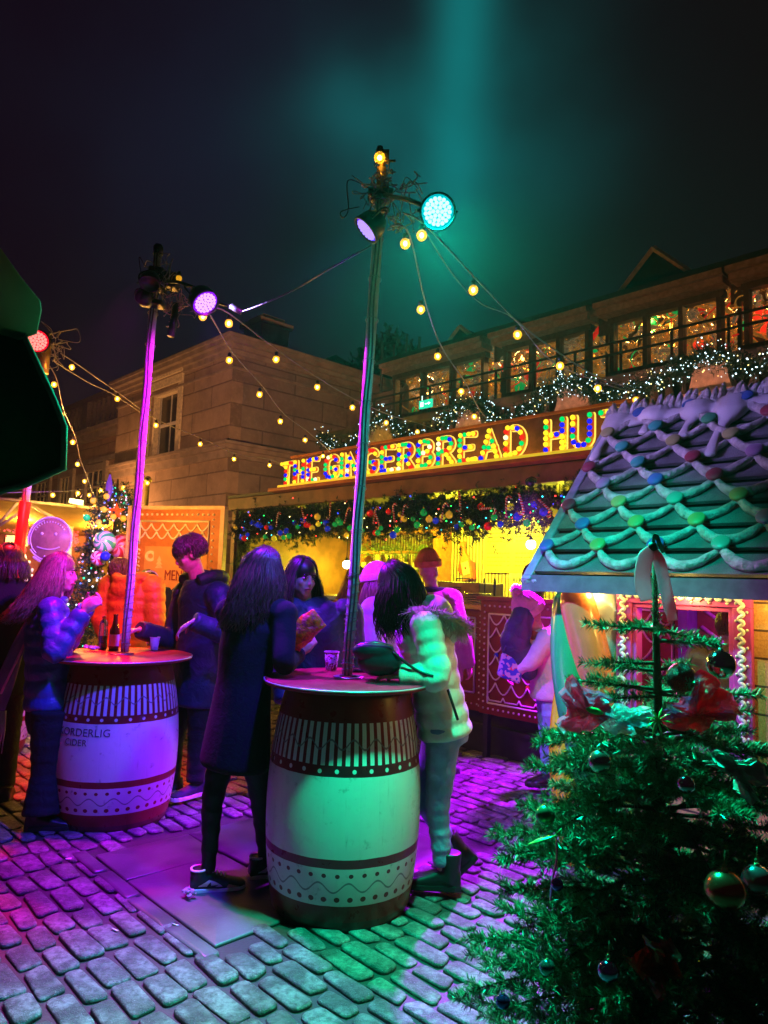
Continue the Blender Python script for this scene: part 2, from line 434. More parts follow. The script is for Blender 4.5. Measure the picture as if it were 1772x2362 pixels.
# window opening on the left face
def on_face(px, py):
    r = ray(px, py); t = (C0.dot(VA))/(r.dot(VA)); p = r*t; return (p-C0).dot(UA), CAMZ+p.z
wa, wz1 = on_face(352, 908); wb, _ = on_face(413, 900); _, wz0 = on_face(352, 1058)
mb = MB(); th = .35
for s0, s1, z0, z1 in ((-LL, wa, 0, zt), (wb, 0, 0, zt), (wa, wb, 0, wz0), (wa, wb, wz1, zt)): bbox(mb, s0, s1, 0, th, z0, z1)
mb.build('wall', M_stoneL, bd, False)
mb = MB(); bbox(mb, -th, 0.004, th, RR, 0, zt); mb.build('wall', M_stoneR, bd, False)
mb = MB()
for k, (z0, z1, pr) in enumerate(((zs-.12, zs+.10, .10), (zs+.10, zs+.22, .20), (zs+.22, zs+.30, .28))):
    bbox(mb, -LL, pr, -pr, -.003, z0, z1); bbox(mb, .006, pr, -.002, RR, z0, z1)
mb.build('string_course', M_stoneT, bd, False)
mb = MB()
for z0, z1, pr in ((zt-.75, zt-.68, .06), (zt-.35, zt-.22, .08), (zt-.22, zt-.10, .18), (zt-.10, zt+.03, .32), (zt+.03, zt+.12, .38)):
    bbox(mb, -LL, pr, -pr, -.003, z0, z1); bbox(mb, .006, pr, -.002, RR, z0, z1)
mb.build('cornice', M_stoneT, bd, False)
mb = MB(); q = .4
mb.add([Bp(-LL, -q, zt+.125), Bp(q, -q, zt+.125), Bp(q, RR, zt+.125), Bp(-LL, RR, zt+.125), Bp(-LL+2, 4, zt+1.5), Bp(-3.5, 4, zt+1.5)],
       [(0,1,5,4), (1,2,5), (2,3,4,5), (3,0,4)])
mb.build('roof', M_slate, bd, False)
ch = MB(); bbox(ch, -2.3, -1.3, 1.7, 2.7, zt, zt+1.35); bbox(ch, -2.4, -1.2, 1.6, 2.8, zt+1.35, zt+1.5); bbox(ch, -2.2, -1.4, 1.8, 2.6, zt+1.5, zt+1.68)
ch.build('chimney', M_stoneT, bd, False)
# window: lit cream reveal and sash
fr = MB(); bbox(fr, wa-.02, wa+.13, .06, th+.05, wz0, wz1); bbox(fr, wb-.14, wb+.02, .06, th+.05, wz0, wz1); bbox(fr, wa+.14, wb-.14, .06, th+.05, wz1-.14, wz1)
bbox(fr, wa-.28, wa-.03, -.05, .01, wz0-.1, wz1+.05); bbox(fr, wb+.03, wb+.28, -.05, .01, wz0-.1, wz1+.05); bbox(fr, wa-.28, wb+.28, -.07, .012, wz1+.05, wz1+.33); bbox(fr, wa-.35, wb+.35, -.14, .013, wz1+.33, wz1+.43)
wf = fr.build('window', M_paint, bd, False)
sx = MB(); zm = (wz0+wz1)/2; sm_ = (wa+wb)/2
bbox(sx, wa+.14, wb-.14, .22, .27, zm-.05, zm+.05)
for a in (sm_,): bbox(sx, a-.025, a+.025, .23, .265, wz0, wz1-.14)
bbox(sx, wa+.14, wa+.22, .215, .275, wz0, wz1-.14); bbox(sx, wb-.22, wb-.14, .215, .275, wz0, wz1-.14); bbox(sx, wa+.22, wb-.22, .214, .274, wz0, wz0+.1)
sx.build('sash', mat('white_sash', (.6,.55,.48), .5), wf, False)
pn = MB(); bbox(pn, wa+.14, wb-.14, .245, .25, wz0, wz1-.14); pn.build('pane', M_glassd, wf, False)
sl = MB(); bbox(sl, wa-.3, wb+.3, -.18, .02, wz0-.16, wz0-.02); sl.build('sill', M_stoneT, wf, False)
# ------------------------------------------------------------------ terrace building far left with balustrade and small-paned windows
YL = 27.0
L0 = D(262, 1100, YL); L0.z = 0
lb = thing('terrace_building', 'dim terrace building with a roof balustrade and small-paned windows left of the corner building', 'building', (L0.x, L0.y, 0))
def Lp(s_, w_, z_): return L0+UA*s_+VA*w_+Vector((0,0,z_))
def lbox(mb, s0, s1, w0, w1, z0, z1, m=0): mb.hexa([Lp(a, q, z) for z in (z0, z1) for a, q in ((s0,w0),(s1,w0),(s1,w1),(s0,w1))], m)
zl = D(262, 982, YL).z
mb = MB(); lbox(mb, -14, 2, 0, .5, 0, zl); mb.build('wall', mat('ochre_sandstone', rough=.85, fn=ashlar((.42,.24,.13), (.48,.29,.16), 1.4, .5)), lb, False)
mb = MB(); lbox(mb, -14, 2.02, -.35, -.002, zl-.35, zl-.12); lbox(mb, -14, 2.04, -.5, -.001, zl-.12, zl+.05); lbox(mb, -14, 2.03, -.12, -.003, zl-1.3, zl-1.1); mb.build('cornice', M_stoneT, lb, False)
mb = MB()
lbox(mb, -14, 2, -.3, .1, zl+1.25, zl+1.45)
for i in range(34):
    s_ = -13.6+i*.46
    if i % 8 == 0: lbox(mb, s_-.3, s_+.3, -.32, .12, zl+.06, zl+1.24)
    else: mb.lathe([(.09,0),(.13,.1),(.07,.35),(.13,.75),(.07,1.05),(.1,1.18)], 8, Lp(s_, -.1, zl+.06))
mb.build('balustrade', mat('sooty_stone', (.12,.085,.07), .85, bump=.3), lb, False)
for px0, px1 in ((208, 246), (150, 172), (95, 120)):
    r = ray(px0, 1050); t = L0.dot(VA)/r.dot(VA); s0 = (r*t-L0).dot(UA)
    r = ray(px1, 1050); t = L0.dot(VA)/r.dot(VA); s1 = (r*t-L0).dot(UA)
    z1, z0 = zl-1.6, zl-4.2
    f_ = MB(); lbox(f_, s0-.3, s0, -.12, -.002, z0-.1, z1+.3); lbox(f_, s1, s1+.3, -.12, -.002, z0-.1, z1+.3); lbox(f_, s0, s1, -.125, -.003, z1, z1+.25)
    wo = f_.build('window', mat('pale_surround', (.5,.38,.26), .7), lb, False)
    g_ = MB(); lbox(g_, s0, s1, -.03, -.004, z0, z1); g_.build('pane', M_glassd, wo, False)
    h_ = MB(); n_ = 3
    for i in range(n_+1): a = lerp(s0, s1, i/n_); lbox(h_, a-.03, a+.03, -.06, -.032, z0, z1)
    for i in range(5): a = lerp(z0, z1, i/4); lbox(h_, s0, s1, -.062, -.031, a-.03, a+.03)
    h_.build('glazing_bar', M_paint, wo, False)
# dark far house roofs seen under the festoon strings
hb = thing('distant_roofline', 'dark distant slate roof behind the left balustrade', 'building', Lp(-6, 8, 0))
mb = MB(); P = [Lp(a, q, z) for a, q, z in ((-12, 6, 0), (3, 6, 0), (3, 14, 0), (-12, 14, 0), (-12, 6, zl+2.6), (3, 6, zl+2.6), (3, 14, zl+2.6), (-12, 14, zl+2.6))]
mb.hexa(P); mb.build('wall', mat('dark_wall', (.05,.04,.035), .9), hb, False)
mb = MB(); mb.add([Lp(-12.5, 5.6, zl+2.61), Lp(3.5, 5.6, zl+2.61), Lp(3.5, 14, zl+2.61), Lp(-12.5, 14, zl+2.61), Lp(-11, 9, zl+4.6), Lp(2, 9, zl+4.6)], [(0,1,5,4),(1,2,5),(2,3,4,5),(3,0,4),(0,3,2,1)]); mb.build('roof', M_slate, hb, False)
# ------------------------------------------------------------------ market building on the right with a glazed upper arcade
WB = 5.2
sbl, zb_l = fs(900, 975, WB); sbr, zb_r = fs(1760, 780, WB)
_, zg0 = fs(1320, 878, WB); _, zg1 = fs(1310, 775, WB); _, ze1 = fs(1310, 740, WB)
print('arcade', sbl, sbr, zg0, zg1, ze1, zb_l, zb_r)
hb = thing('market_building', 'long market building with a glazed upper arcade full of hanging gold decorations', 'building', F(0, WB, 0))
M_frame = mat('brown_window_frame', (.13,.07,.05), .55); M_eave = mat('pink_painted_eave', (.45,.25,.22), .6)
M_dstone = mat('dim_stone', (.17,.11,.085), .85, var=.35, vs=2, bump=.4, bs=8, bd=.03)
SL, SR = sbl, sbr+2.5
mb = MB(); mb.fbox(SL, SR, WB, WB+.4, 0, zg0-.08); mb.fbox(SL, SL+.15, WB+.4, WB+3, 0, ze1-.1); mb.build('wall', M_dstone, hb, False)
mb = MB(); mb.fbox(SL+.1, SR, WB+1.5, WB+1.6, zg0-.5, zg1+.9); mb.fbox(SL+.16, SR-.01, WB+.3, WB+1.49, zg1+.36, zg1+.40); mb.fbox(SL+.15, SR, WB+.41, WB+2.6, zg0-.4, zg0-.3); mb.build('back_wall', mat('dark_interior', (.22,.11,.05), .8), hb, False)
bays = []
for a, c_ in ((905, 1122), (1160, 1365), (1405, 1672), (1712, 1900)):
    s0, _ = fs(a, lerp(980, 700, (a-905)/800), WB); s1, _ = fs(c_, lerp(980, 700, (c_-905)/800), WB); bays.append((s0, s1))
bays[-1] = (bays[-1][0], SR)
mb = MB(); me_ = MB()
for k, (s0, s1) in enumerate(bays):
    me_.fbox(s0-.08, s1+.08, WB-.28, WB+.05, zg1+.10, zg1+.20); me_.fbox(s0-.10, s1+.10, WB-.36, WB+.06, zg1+.203, zg1+.33)
me_.build('eave', M_eave, hb, False)
for k, (s0, s1) in enumerate(bays):
    n_ = 3 if k < 3 else 4
    wn = MB(); wn.fbox(s0, s1, WB-.04, WB+.1, zg1, zg1+.098); wn.fbox(s0, s1, WB-.041, WB+.1, zg0-.078, zg0)
    for i in range(n_+1):
        a = lerp(s0+.07, s1-.07, i/n_); wn.fbox(a-.035, a+.035, WB-.045, WB+.1, zg0+.001, zg1-.001)
    wo = wn.build('window', M_frame, hb, False)
    for i in range(n_):
        a, c_ = lerp(s0+.07, s1-.07, i/n_), lerp(s0+.07, s1-.07, (i+1)/n_)
        g_ = MB(); g_.fbox(a+.035, c_-.035, WB+.0, WB+.008, zg0+.002, zg1-.002); g_.build('pane', bpy.data.materials.get('clear_pane') or mat('clear_pane', (.5,.45,.4), .03, var=0, alpha=.10), wo, False)
    if k < 3:   # recessed pane between the bays
        a, c_ = s1+.002, bays[k+1][0]-.002
        g_ = MB(); g_.fbox(a, c_, WB+.22, WB+.26, zg1-.06, zg1+.25); g_.fbox(a, c_, WB+.22, WB+.26, zg0-.078, zg0+.02); g_.fbox((a+c_)/2-.03, (a+c_)/2+.03, WB+.219, WB+.26, zg0+.02, zg1-.06)
        g_.build('window', M_frame, hb, False)
mb = MB()   # roof slopes and gable dormers
z0 = zg1+.335
P = [F(SL-.2, WB-.45, z0), F(SR, WB-.45, z0), F(SR, WB+2.6, z0+1.15), F(SL+.5, WB+2.6, z0+1.15)]
mb.add(P+[p-Vector((0,0,.08)) for p in P], [(0,1,2,3),(7,6,5,4),(0,4,5,1),(2,6,7,3),(0,3,7,4),(1,5,6,2)])
rf = mb.build('roof', M_slate, hb, False)
for px_, wd_, hh in ((1455, .9, .62), (1040, .5, .30)):
    s_, _ = fs(px_, 760, WB); dm = MB()
    a, c_, t_ = F(s_-wd_*.3, WB+.1, z0+.15), F(s_+wd_*1.1, WB+.1, z0+.15), F(s_+wd_*.4, WB+.1, z0+.15+hh)
    a2, c2, t2 = F(s_-wd_*.3, WB+2.2, z0+.15), F(s_+wd_*1.1, WB+2.2, z0+.15), F(s_+wd_*.4, WB+2.2, z0+.15+hh)
    dm.add([a, c_, t_, a2, c2, t2], [(0,1,2),(1,4,5,2),(0,2,5,3),(3,5,4)]); ob = dm.build('dormer', M_slate, rf, False)
    bb = MB()
    for p0, p1 in ((a, t_), (t_, c_)): bb.tube([p0+VA*-.06, p1+VA*-.06], .045, 4)
    bb.build('bargeboard', M_eave, rf, False)
# hanging decorations behind the glass
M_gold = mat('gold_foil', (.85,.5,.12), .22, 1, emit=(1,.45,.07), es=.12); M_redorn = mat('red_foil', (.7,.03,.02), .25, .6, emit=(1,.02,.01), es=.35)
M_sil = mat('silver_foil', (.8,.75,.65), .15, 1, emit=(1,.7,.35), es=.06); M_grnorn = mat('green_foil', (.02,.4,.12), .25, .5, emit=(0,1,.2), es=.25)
mb = MB()
for i in range(1500):
    s_ = rnd.uniform(SL+.3, SR-.2); w_ = WB+rnd.uniform(.16, 1.3); z_ = rnd.uniform(zg0-.02, zg1+.30); k = rnd.choices((0,1,2,3), (6,.7,4,.5))[0]; r_ = rnd.uniform(.03, .13); q = rnd.random()
    p = F(s_, w_, z_)
    if q < .4: mb.ell(p, r_, seg=8, rg=6, m=k)
    elif q < .7: mb.ell(p, (r_*.4, r_*.4, r_*1.9), Matrix.Rotation(rnd.uniform(0, 3), 3, 'X') @ Matrix.Rotation(rnd.uniform(0, 3), 3, 'Y'), 6, 5, k)
    elif q < .85: mb.tube([p+Vector((math.cos(t)*r_*1.4*UA.x, math.cos(t)*r_*1.4*UA.y, math.sin(t)*r_*1.4)) for t in [j*PI/6 for j in range(12)]], .012, 4, k, closed=True)
    else: mb.tube([p, p+Vector((rnd.uniform(-.3,.3), rnd.uniform(-.3,.3), rnd.uniform(-.2,.3)))], .012, 4, k)
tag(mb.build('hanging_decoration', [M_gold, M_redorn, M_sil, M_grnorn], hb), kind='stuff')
# pendant lantern with a bright filament and red baubles cluster
sp_, zp_ = fs(1548, 765, WB+.6); lt = MB(); c0 = F(sp_, WB+.6, zp_)
for j in range(14):
    a = 2*PI*j/14; q = Vector((math.cos(a)*.20, math.sin(a)*.20, .05)); lt.tube([c0+Vector((0,0,.16)), c0+q, c0+Vector((0,0,-.20))], .006, 4)
lo = lt.build('pendant_lantern', M_gold, hb); mb = MB(); mb.tube([c0+Vector((0,0,-.12)), c0+Vector((0,0,.14))], .022, 8); mb.build('filament', glow('filament_glow', (1,.55,.06), 9), lo)
mb = MB()
for i in range(26): 
    s_, z_ = fs(1765+rnd.uniform(-22, 30), 730+rnd.uniform(-22, 24), WB+.5); mb.ell(F(s_, WB+.5+rnd.uniform(-.1,.3), z_), .055, seg=8, rg=6)
for i in range(7):
    s_, z_ = fs(1617+rnd.uniform(-18, 12), 797+rnd.uniform(-6, 6), WB+.4); mb.ell(F(s_, WB+.4, z_), .045, seg=8, rg=6)
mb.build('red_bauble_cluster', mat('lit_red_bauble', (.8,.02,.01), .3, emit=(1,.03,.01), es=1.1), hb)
for i, px_ in enumerate((1000, 1230, 1520, 1700)):
    s_, z_ = fs(px_, 760, WB+1.0); point('arcade_light', F(s_, WB+.75, zg1+.05), (1,.52,.14), 30, .12)
# railing in front of the arcade, balustrade, lunettes
mb = MB()
for z_ in (zg0+.12, zg0+.30): mb.tube([F(SL-.3, WB-.5, z_), F(SR, WB-.5, z_)], .022, 6)
for i in range(16): mb.fbox(SL+i*.8, SL+i*.8+.03, WB-.52, WB-.48, zg0-.3, zg0+.3)
mb.build('railing', M_leadd, hb, False)
WG = 3.2
mb = MB(); s0, zbl = fs(905, 1015, WG); s1, zbr = fs(1700, 800, WG)
_, zA = fs(1322, 915, WG)
print('balustrade', s0, zbl, s1, zbr, zA)
_, zt0 = fs(1322, 886, WG); zc = zt0-.60
GL0, _ = fs(735, 1040, WG)
mb.fbox(GL0, SR-1, WG, WG+.3, 0, zc-.25); mb.fbox(GL0-.08, SR-1, WG-.12, WG+.34, zc-.25, zc-.12); mb.fbox(GL0-.05, SR-1, WG-.03, WG+.28, zc+.50, zc+.60)
n_ = int((SR-1-GL0)/.2)
for i in range(n_): mb.lathe([(.035,0),(.06,.04),(.03,.15),(.065,.32),(.03,.5),(.045,.6)], 7, F(GL0+.1+i*.2, WG+.12, zc-.12))
tb = thing('terrace_wall', 'dark stone terrace wall with a balustrade below the glazed arcade', 'wall', F(2, WG, 0))
mb.build('balustrade', M_dstone, tb, False)
lun = [(878, 1005, 52), (1083, 968, 52), (1322, 925, 70), (1639, 872, 84)]
M_pinkst = mat('pale_pink_stone', (.62,.36,.25), .8, bump=.4, bs=20)
for px_, py_, hw in lun:
    sa, za = fs(px_-hw*.62, py_, WG-.2); sb, zb = fs(px_+hw*.62, py_, WG-.2); sm_ = (sa+sb)/2; hs = (sb-sa)/2; _, zq = fs(px_, py_, WG-.2)
    mb = MB(); prof = [(-hs, -.16), (hs, -.16)]+[(hs*math.cos(a)*.82, hs*math.sin(a)*1.15+.0) for a in [PI*j/10 for j in range(11)]]
    n_ = len(prof); R0 = [F(sm_+x, WG-.22, zq+z) for x, z in prof]; R1 = [F(sm_+x, WG-.01, zq+z) for x, z in prof]
    mb.add(R0+R1, [tuple(range(n_)), tuple(range(2*n_-1, n_-1, -1))]+[(j, j+n_, (j+1) % n_+n_, (j+1) % n_) for j in range(n_)])
    mb.fbox(sm_-hs*1.15, sm_+hs*1.15, WG-.28, WG-.008, zq-.24, zq-.162)
    mb.build('lunette_panel', M_pinkst, tb, False)
# fairy-light garland looping over the panels
gpx = [(742, 1000), (765, 1030), (800, 1030), (838, 1000), (878, 958), (915, 990), (950, 1022), (985, 1020), (1030, 965), (1060, 938), (1100, 932), (1130, 955), (1165, 975), (1200, 962), (1245, 925), (1285, 890), (1322, 882), (1360, 898), (1395, 915), (1440, 905), (1500, 885), (1560, 860), (1595, 832), (1640, 820), (1690, 838), (1740, 845), (1790, 825)]
path_g = [F(*(lambda q: (q[0], WG-.42, q[1]))(fs(x, y, WG-.42))) for x, y in gpx]
cp = catmull(path_g, 6)
gt = thing('lit_garland', 'green garland with white fairy lights looped over the pale stone panels', 'garland', F(1.5, WG-.4, zc))
tw = []; r2 = random.Random(3)
for i in range(len(cp)-1):
    for k in range(9):
        p = cp[i].lerp(cp[i+1], r2.random()); d = Vector((r2.gauss(0,1), r2.gauss(0,1), r2.gauss(0,1))).normalized(); tw.append((p, p+d*r2.uniform(.10, .22)))
M_fir = mat('fir_needles', (.022,.055,.022), .5, var=.4, vs=8)
needle_mesh('foliage', needles(tw, 150, .05, .006, 4), M_fir, gt)
mb = MB()
for i in range(800):
    k = r2.randrange(len(cp)-1); p = cp[k].lerp(cp[k+1], r2.random()); d = Vector((r2.gauss(0,1), r2.gauss(0,1), r2.gauss(0,1))).normalized()*r2.uniform(.05, .24)
    r_ = r2.uniform(.004, .009); mb.ell(p+d, r_, seg=5, rg=4, m=0 if r2.random() < .75 else 1)
tag(mb.build('fairy_light', [glow('cool_fairy', (.62,.88,1), 4.5), glow('warm_fairy', (1,.75,.25), 3.5)], gt), kind='stuff')
# exit sign under the arcade
s_, z_ = fs(983, 932, WB-.6); es = thing('exit_sign', 'small glowing green exit sign hanging under the arcade windows', 'sign', F(s_, WB-.6, z_))
mb = MB(); mb.fbox(s_-.17, s_+.17, WB-.62, WB-.59, z_-.08, z_+.08); mb.build('panel', glow('exit_green', (.02,.55,.30), 1.6), es, False)
mb = MB(); mb.fbox(s_-.13, s_-.05, WB-.625, WB-.6205, z_-.045, z_+.045); mb.fbox(s_-.01, s_+.10, WB-.625, WB-.6205, z_-.01, z_+.01); mb.add([F(s_+.08, WB-.624, z_+.035), F(s_+.14, WB-.624, z_), F(s_+.08, WB-.624, z_-.035)], [(0,1,2)])
mb.fbox(s_-.11, s_-.095, WB-.61, WB-.6, z_+.08, zg0+.1)
mb.build('pictogram', glow('exit_white', (.7,1,.85), 2.0), es, False)
# dark garden trees far behind, against the sky
def bare_tree(px, py, Y, r_, h_, lab, seed):
    c0 = D(px, py, Y); g0 = Vector((c0.x, c0.y, 0)); t = thing('tree', lab, 'tree', g0, group='dark trees behind the market'); R_ = random.Random(seed)
    mb = MB(); mb.tube([g0, g0+Vector((.1,0,c0.z*.6)), c0], [.28, .18, .08], 8)
    for i in range(14):
        a = R_.uniform(0, 6.3); p0 = g0+Vector((0,0,c0.z*R_.uniform(.55,.95))); p1 = c0+Vector((math.cos(a)*r_*.8, math.sin(a)*r_*.8, R_.uniform(-.6,.9)*r_)); mb.tube([p0, p0.lerp(p1,.5)+Vector((0,0,.3)), p1], [.07,.04,.015], 5)
    mb.build('trunk', mat('bark_dark', (.05,.035,.025), .9), t)
    tw = []
    for i in range(700):
        d = Vector((R_.gauss(0,.5), R_.gauss(0,.5), R_.gauss(0,.45)*h_/r_)); cl_ = R_.choice([(0,0,0), (.5,0,.3), (-.5,.2,-.2), (.1,.3,.6)])
        p = c0+(Vector(cl_)*.8+d*.6)*r_; tw.append((p, p+Vector((R_.gauss(0,.3), R_.gauss(0,.3), R_.gauss(0,.3)))))
    needle_mesh('crown', needles(tw, 26, .16, .07, seed), mat('dark_leaves', (.03,.045,.03), .7), t)
bare_tree(885, 850, 26, 1.1, 1.1, 'small dark leafy tree showing between the tall pole and the arcade', 1)
bare_tree(925, 900, 24, 1.0, .9, 'low dark bushy tree just left of the arcade corner', 2)
# lower annexe between the corner building and the arcade
ax = thing('stone_annexe', 'low dim stone annexe with a flat parapet between the tall buildings', 'building', D(860, 1000, 22).to_2d().to_3d())
a0 = D(790, 900, 22); mb = MB(); zz = D(860, 905, 22).z; q0 = Vector((a0.x, a0.y, 0)); 
def Xp(s_, w_, z_): return q0+UA*s_+VA*w_+Vector((0,0,z_))
mb.hexa([Xp(a, q, z) for z in (0, zz-.6) for a, q in ((-1,0),(5,0),(5,3),(-1,3))]); mb.hexa([Xp(a, q, z) for z in (zz-.6, zz-.4) for a, q in ((-1.1,-.12),(5.1,-.12),(5.1,3.1),(-1.1,3.1))])
mb.build('wall', M_dstone, ax, False)
mb = MB()
for i in range(5): mb.tube([Xp(1.5+i*.5, -.2, zz-.4), Xp(1.5+i*.5, -.2, zz+.9+.2*(i % 2))], .04, 6)
mb.build('flue_pipe', M_leadd, ax)
# ------------------------------------------------------------------ the gingerbread hut (bar)
M_red = mat('dark_red_paint', (.16,.010,.012), .42, var=.12, bump=.15, bs=30)
M_icing = mat('white_icing_paint', (.72,.68,.62), .5, var=.06)
M_wood = mat('brown_beam_wood', (.16,.065,.035), .55, var=.3, vs=5, bump=.3, bs=20)
M_orangew = mat('orange_stained_ledge', (.42,.12,.03), .5, var=.2, vs=6)
M_black = mat('black_plastic', (.012,.012,.013), .4, var=0); M_blackm = mat('black_painted_steel', (.02,.02,.022), .45, var=.2)
M_alu = mat('brushed_aluminium', (.62,.62,.64), .3, 1, var=.08); M_steel = mat('stainless_steel', (.55,.55,.56), .25, 1, var=.08)
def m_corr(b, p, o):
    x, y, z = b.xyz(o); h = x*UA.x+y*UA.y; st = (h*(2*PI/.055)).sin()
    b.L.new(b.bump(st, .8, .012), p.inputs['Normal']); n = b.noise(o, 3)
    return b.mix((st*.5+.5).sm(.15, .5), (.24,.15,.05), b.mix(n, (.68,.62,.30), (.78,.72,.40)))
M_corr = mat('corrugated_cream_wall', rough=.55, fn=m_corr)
sHL, zbeamL = fs(560, 1168); sT, _ = fs(1442, 931, -.1); _, zbeam = fs(1000, 1128); _, zledge0 = fs(1000, 1092, -.1); 
print('hut', sHL, sT, zbeamL, zbeam, zledge0, [fs(1331,1099), fs(640,1147,-.15), fs(1382,1052,-.15), fs(1442,931,-.1), fs(654,1068,-.1), fs(1120,1376), fs(1120,1645)])
zB = 2.42; SH0, SH1 = sHL, 2.4
hut = thing('gingerbread_bar', 'long red timber drinks hut with an open serving front below the bulb-lit letters', 'market hut', F(-1, 1, 0))
mb = MB(); mb.fbox(SH0-.12, SH0+.03, 2.2, 2.3, 0, zB+.15); 
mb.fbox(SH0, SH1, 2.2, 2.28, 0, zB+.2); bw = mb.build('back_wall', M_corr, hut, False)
mb = MB(); mb.fbox(SH0-.06, SH0, .02, 2.2, 0, zB); mb.build('side_wall', M_wood, hut, False)
mb = MB(); mb.fbox(SH0-.2, SH1, -.12, 2.35, zB+.163, zB+.2); mb.build('roof', M_leadd, hut, False)
mb = MB(); mb.fbox(SH0-.2, SH1, -.11, .06, zB, zB+.16); 
bevel(mb.build('beam', M_wood, hut, False), .008)
mb = MB(); mb.fbox(SH0-.14, SH0-.05, -.07, .02, 0, zB-.001); mb.build('post', M_wood, hut, False)
mb = MB(); mb.fbox(SH0-.035, SH0-.01, -.04, .0, 0, zB-.001); mb.build('post', M_blackm, hut, False)
mb = MB(); mb.fbox(SH0+.02, SH1, .002, .6, .22, .26); mb.fbox(SH0+.02, SH1, .03, .07, 0, .22); mb.build('floor_frame', M_blackm, hut, False)
# counter: dark red painted front panel with icing line and dots, then worktop
zc0, zc1 = .38, 1.30
sP0, _ = fs(1117, 1500, -.06); sP1 = sP0+1.15
mb = MB(); mb.fbox(SH0+.05, sP0-.02, -.02, .03, zc0, zc1); cf = mb.build('counter_front', M_red, hut, False)
mb = MB(); 
def trim(mb, s0, s1, z0, z1, w_, t=.014):
    for a, c_ in (((s0,z0),(s1,z0)), ((s1,z0),(s1,z1)), ((s1,z1),(s0,z1)), ((s0,z1),(s0,z0))):
        mb.tube([F(a[0], w_, a[1]), F(c_[0], w_, c_[1])], t, 8)
def dotsline(mb, p0, p1, w_, step, r_=.012):
    L_ = math.hypot(p1[0]-p0[0], p1[1]-p0[1]); n_ = int(L_/step)
    for i in range(n_+1):
        t = i/max(n_, 1); mb.ell(F(lerp(p0[0], p1[0], t), w_, lerp(p0[1], p1[1], t)), (r_, r_, r_), seg=8, rg=5)
for k in range(4):
    b1 = sP0-.14-k*1.0; trim(mb, b1-.78, b1, zc0+.16, zc1-.08, -.024, .009)
    dotsline(mb, (b1+.06, zc0+.05), (b1+.06, zc1), -.024, .055, .009); dotsline(mb, (b1-.78, zc0+.06), (b1+.1, zc0+.06), -.024, .06, .009)
mb.build('icing_trim', M_icing, cf)
mb = MB(); mb.fbox(SH0+.05, SH1, -.08, .55, zc1+.001, zc1+.045); mb.build('worktop', M_steel, hut, False)
mb = MB(); mb.fbox(SH0+.05, SH1, .071, .09, .02, .40); mb.build('skirting', M_blackm, hut, False)
# scalloped door panel standing proud of the counter
gp = thing('scalloped_panel', 'dark red panel of purple-lit icing scallops and sweets in front of the bar', 'panel', F(sP0, -.1, 0))
_, zp1 = fs(1120, 1376, -.1); _, zp0 = fs(1120, 1645, -.1)
def scallop_panel(par, s0, s1, z0, z1, w_, A=None, sp=.17, rh=.15, seed=2, nm='icing_scallops'):
    R_ = random.Random(seed); mb = MB(); ic = MB(); sw = MB()
    mb.fbox(s0, s1, w_-.02, w_+.02, z0, z1, A=A); bevel(mb.build('board', M_red, par, False), .004)
    i0, i1, j0, j1 = s0+.10, s1-.10, z0+.10, z1-.12
    g = lambda a, z: F(a, w_-.028, z, A)
    for a, c_ in (((i0,j0),(i1,j0)), ((i1,j0),(i1,j1)), ((i1,j1),(i0,j1)), ((i0,j1),(i0,j0))): ic.tube([g(*a), g(*c_)], .008, 6)
    k = 0; z = j1
    while z > j0+.05:
        s_ = i0-(sp/2 if k % 2 else 0)
        while s_ < i1-.01:
            pts = []
            for q in range(9):
                a = s_+sp*q/8; zz = z-rh*.62*math.sin(PI*q/8)
                if i0 <= a <= i1 and zz > j0: pts.append(g(a, zz))
            if len(pts) > 1: ic.tube(pts, .007, 6)
            if R_.random() < .28 and i0 < s_ < i1: MB().lathe([(.022, 0), (.022, .01), (.012, .014)], 12, F(s_, w_-.02, z, A), FR @ Matrix.Rotation(PI/2, 3, 'X')).build('sweet', bpy.data.materials.get('sweet_%d' % (k%3)) or mat('sweet_%d' % (k%3), [(.02,.05,.8),(.9,.12,.02),(.7,.01,.02)][k%3], .3), par)
            s_ += sp
        z -= rh*.8; k += 1
    g2 = lambda a, z: F(a, w_-.024, z, A)
    for p0, p1 in (((s0+.05,z0+.05),(s1-.05,z0+.05)), ((s0+.05,z1-.05),(s1-.05,z1-.05)), ((s0+.05,z0+.05),(s0+.05,z1-.05)), ((s1-.05,z0+.05),(s1-.05,z1-.05))):
        L_ = math.hypot(p1[0]-p0[0], p1[1]-p0[1]); n_ = int(L_/.055)
        for i in range(n_+1): t = i/n_; ic.ell(g2(lerp(p0[0],p1[0],t), lerp(p0[1],p1[1],t)), .010, seg=8, rg=5)
    ic.build(nm, M_icing, par)
scallop_panel(gp, sP0, sP1, zp0, zp1-.03, -.1)
mb = MB(); mb.fbox(sP0-.02, sP1+.02, -.16, -.03, zp1-.028, zp1+.005); mb.build('cap_rail', M_red, gp, False)
mb = MB(); mb.fbox(sP0+.05, sP0+.10, -.12, -.07, 0, zp0); mb.build('leg', M_blackm, gp, False)
mb = MB(); mb.fbox(sP1-.10, sP1-.05, -.12, -.07, 0, zp0); mb.build('leg', M_blackm, gp, False)
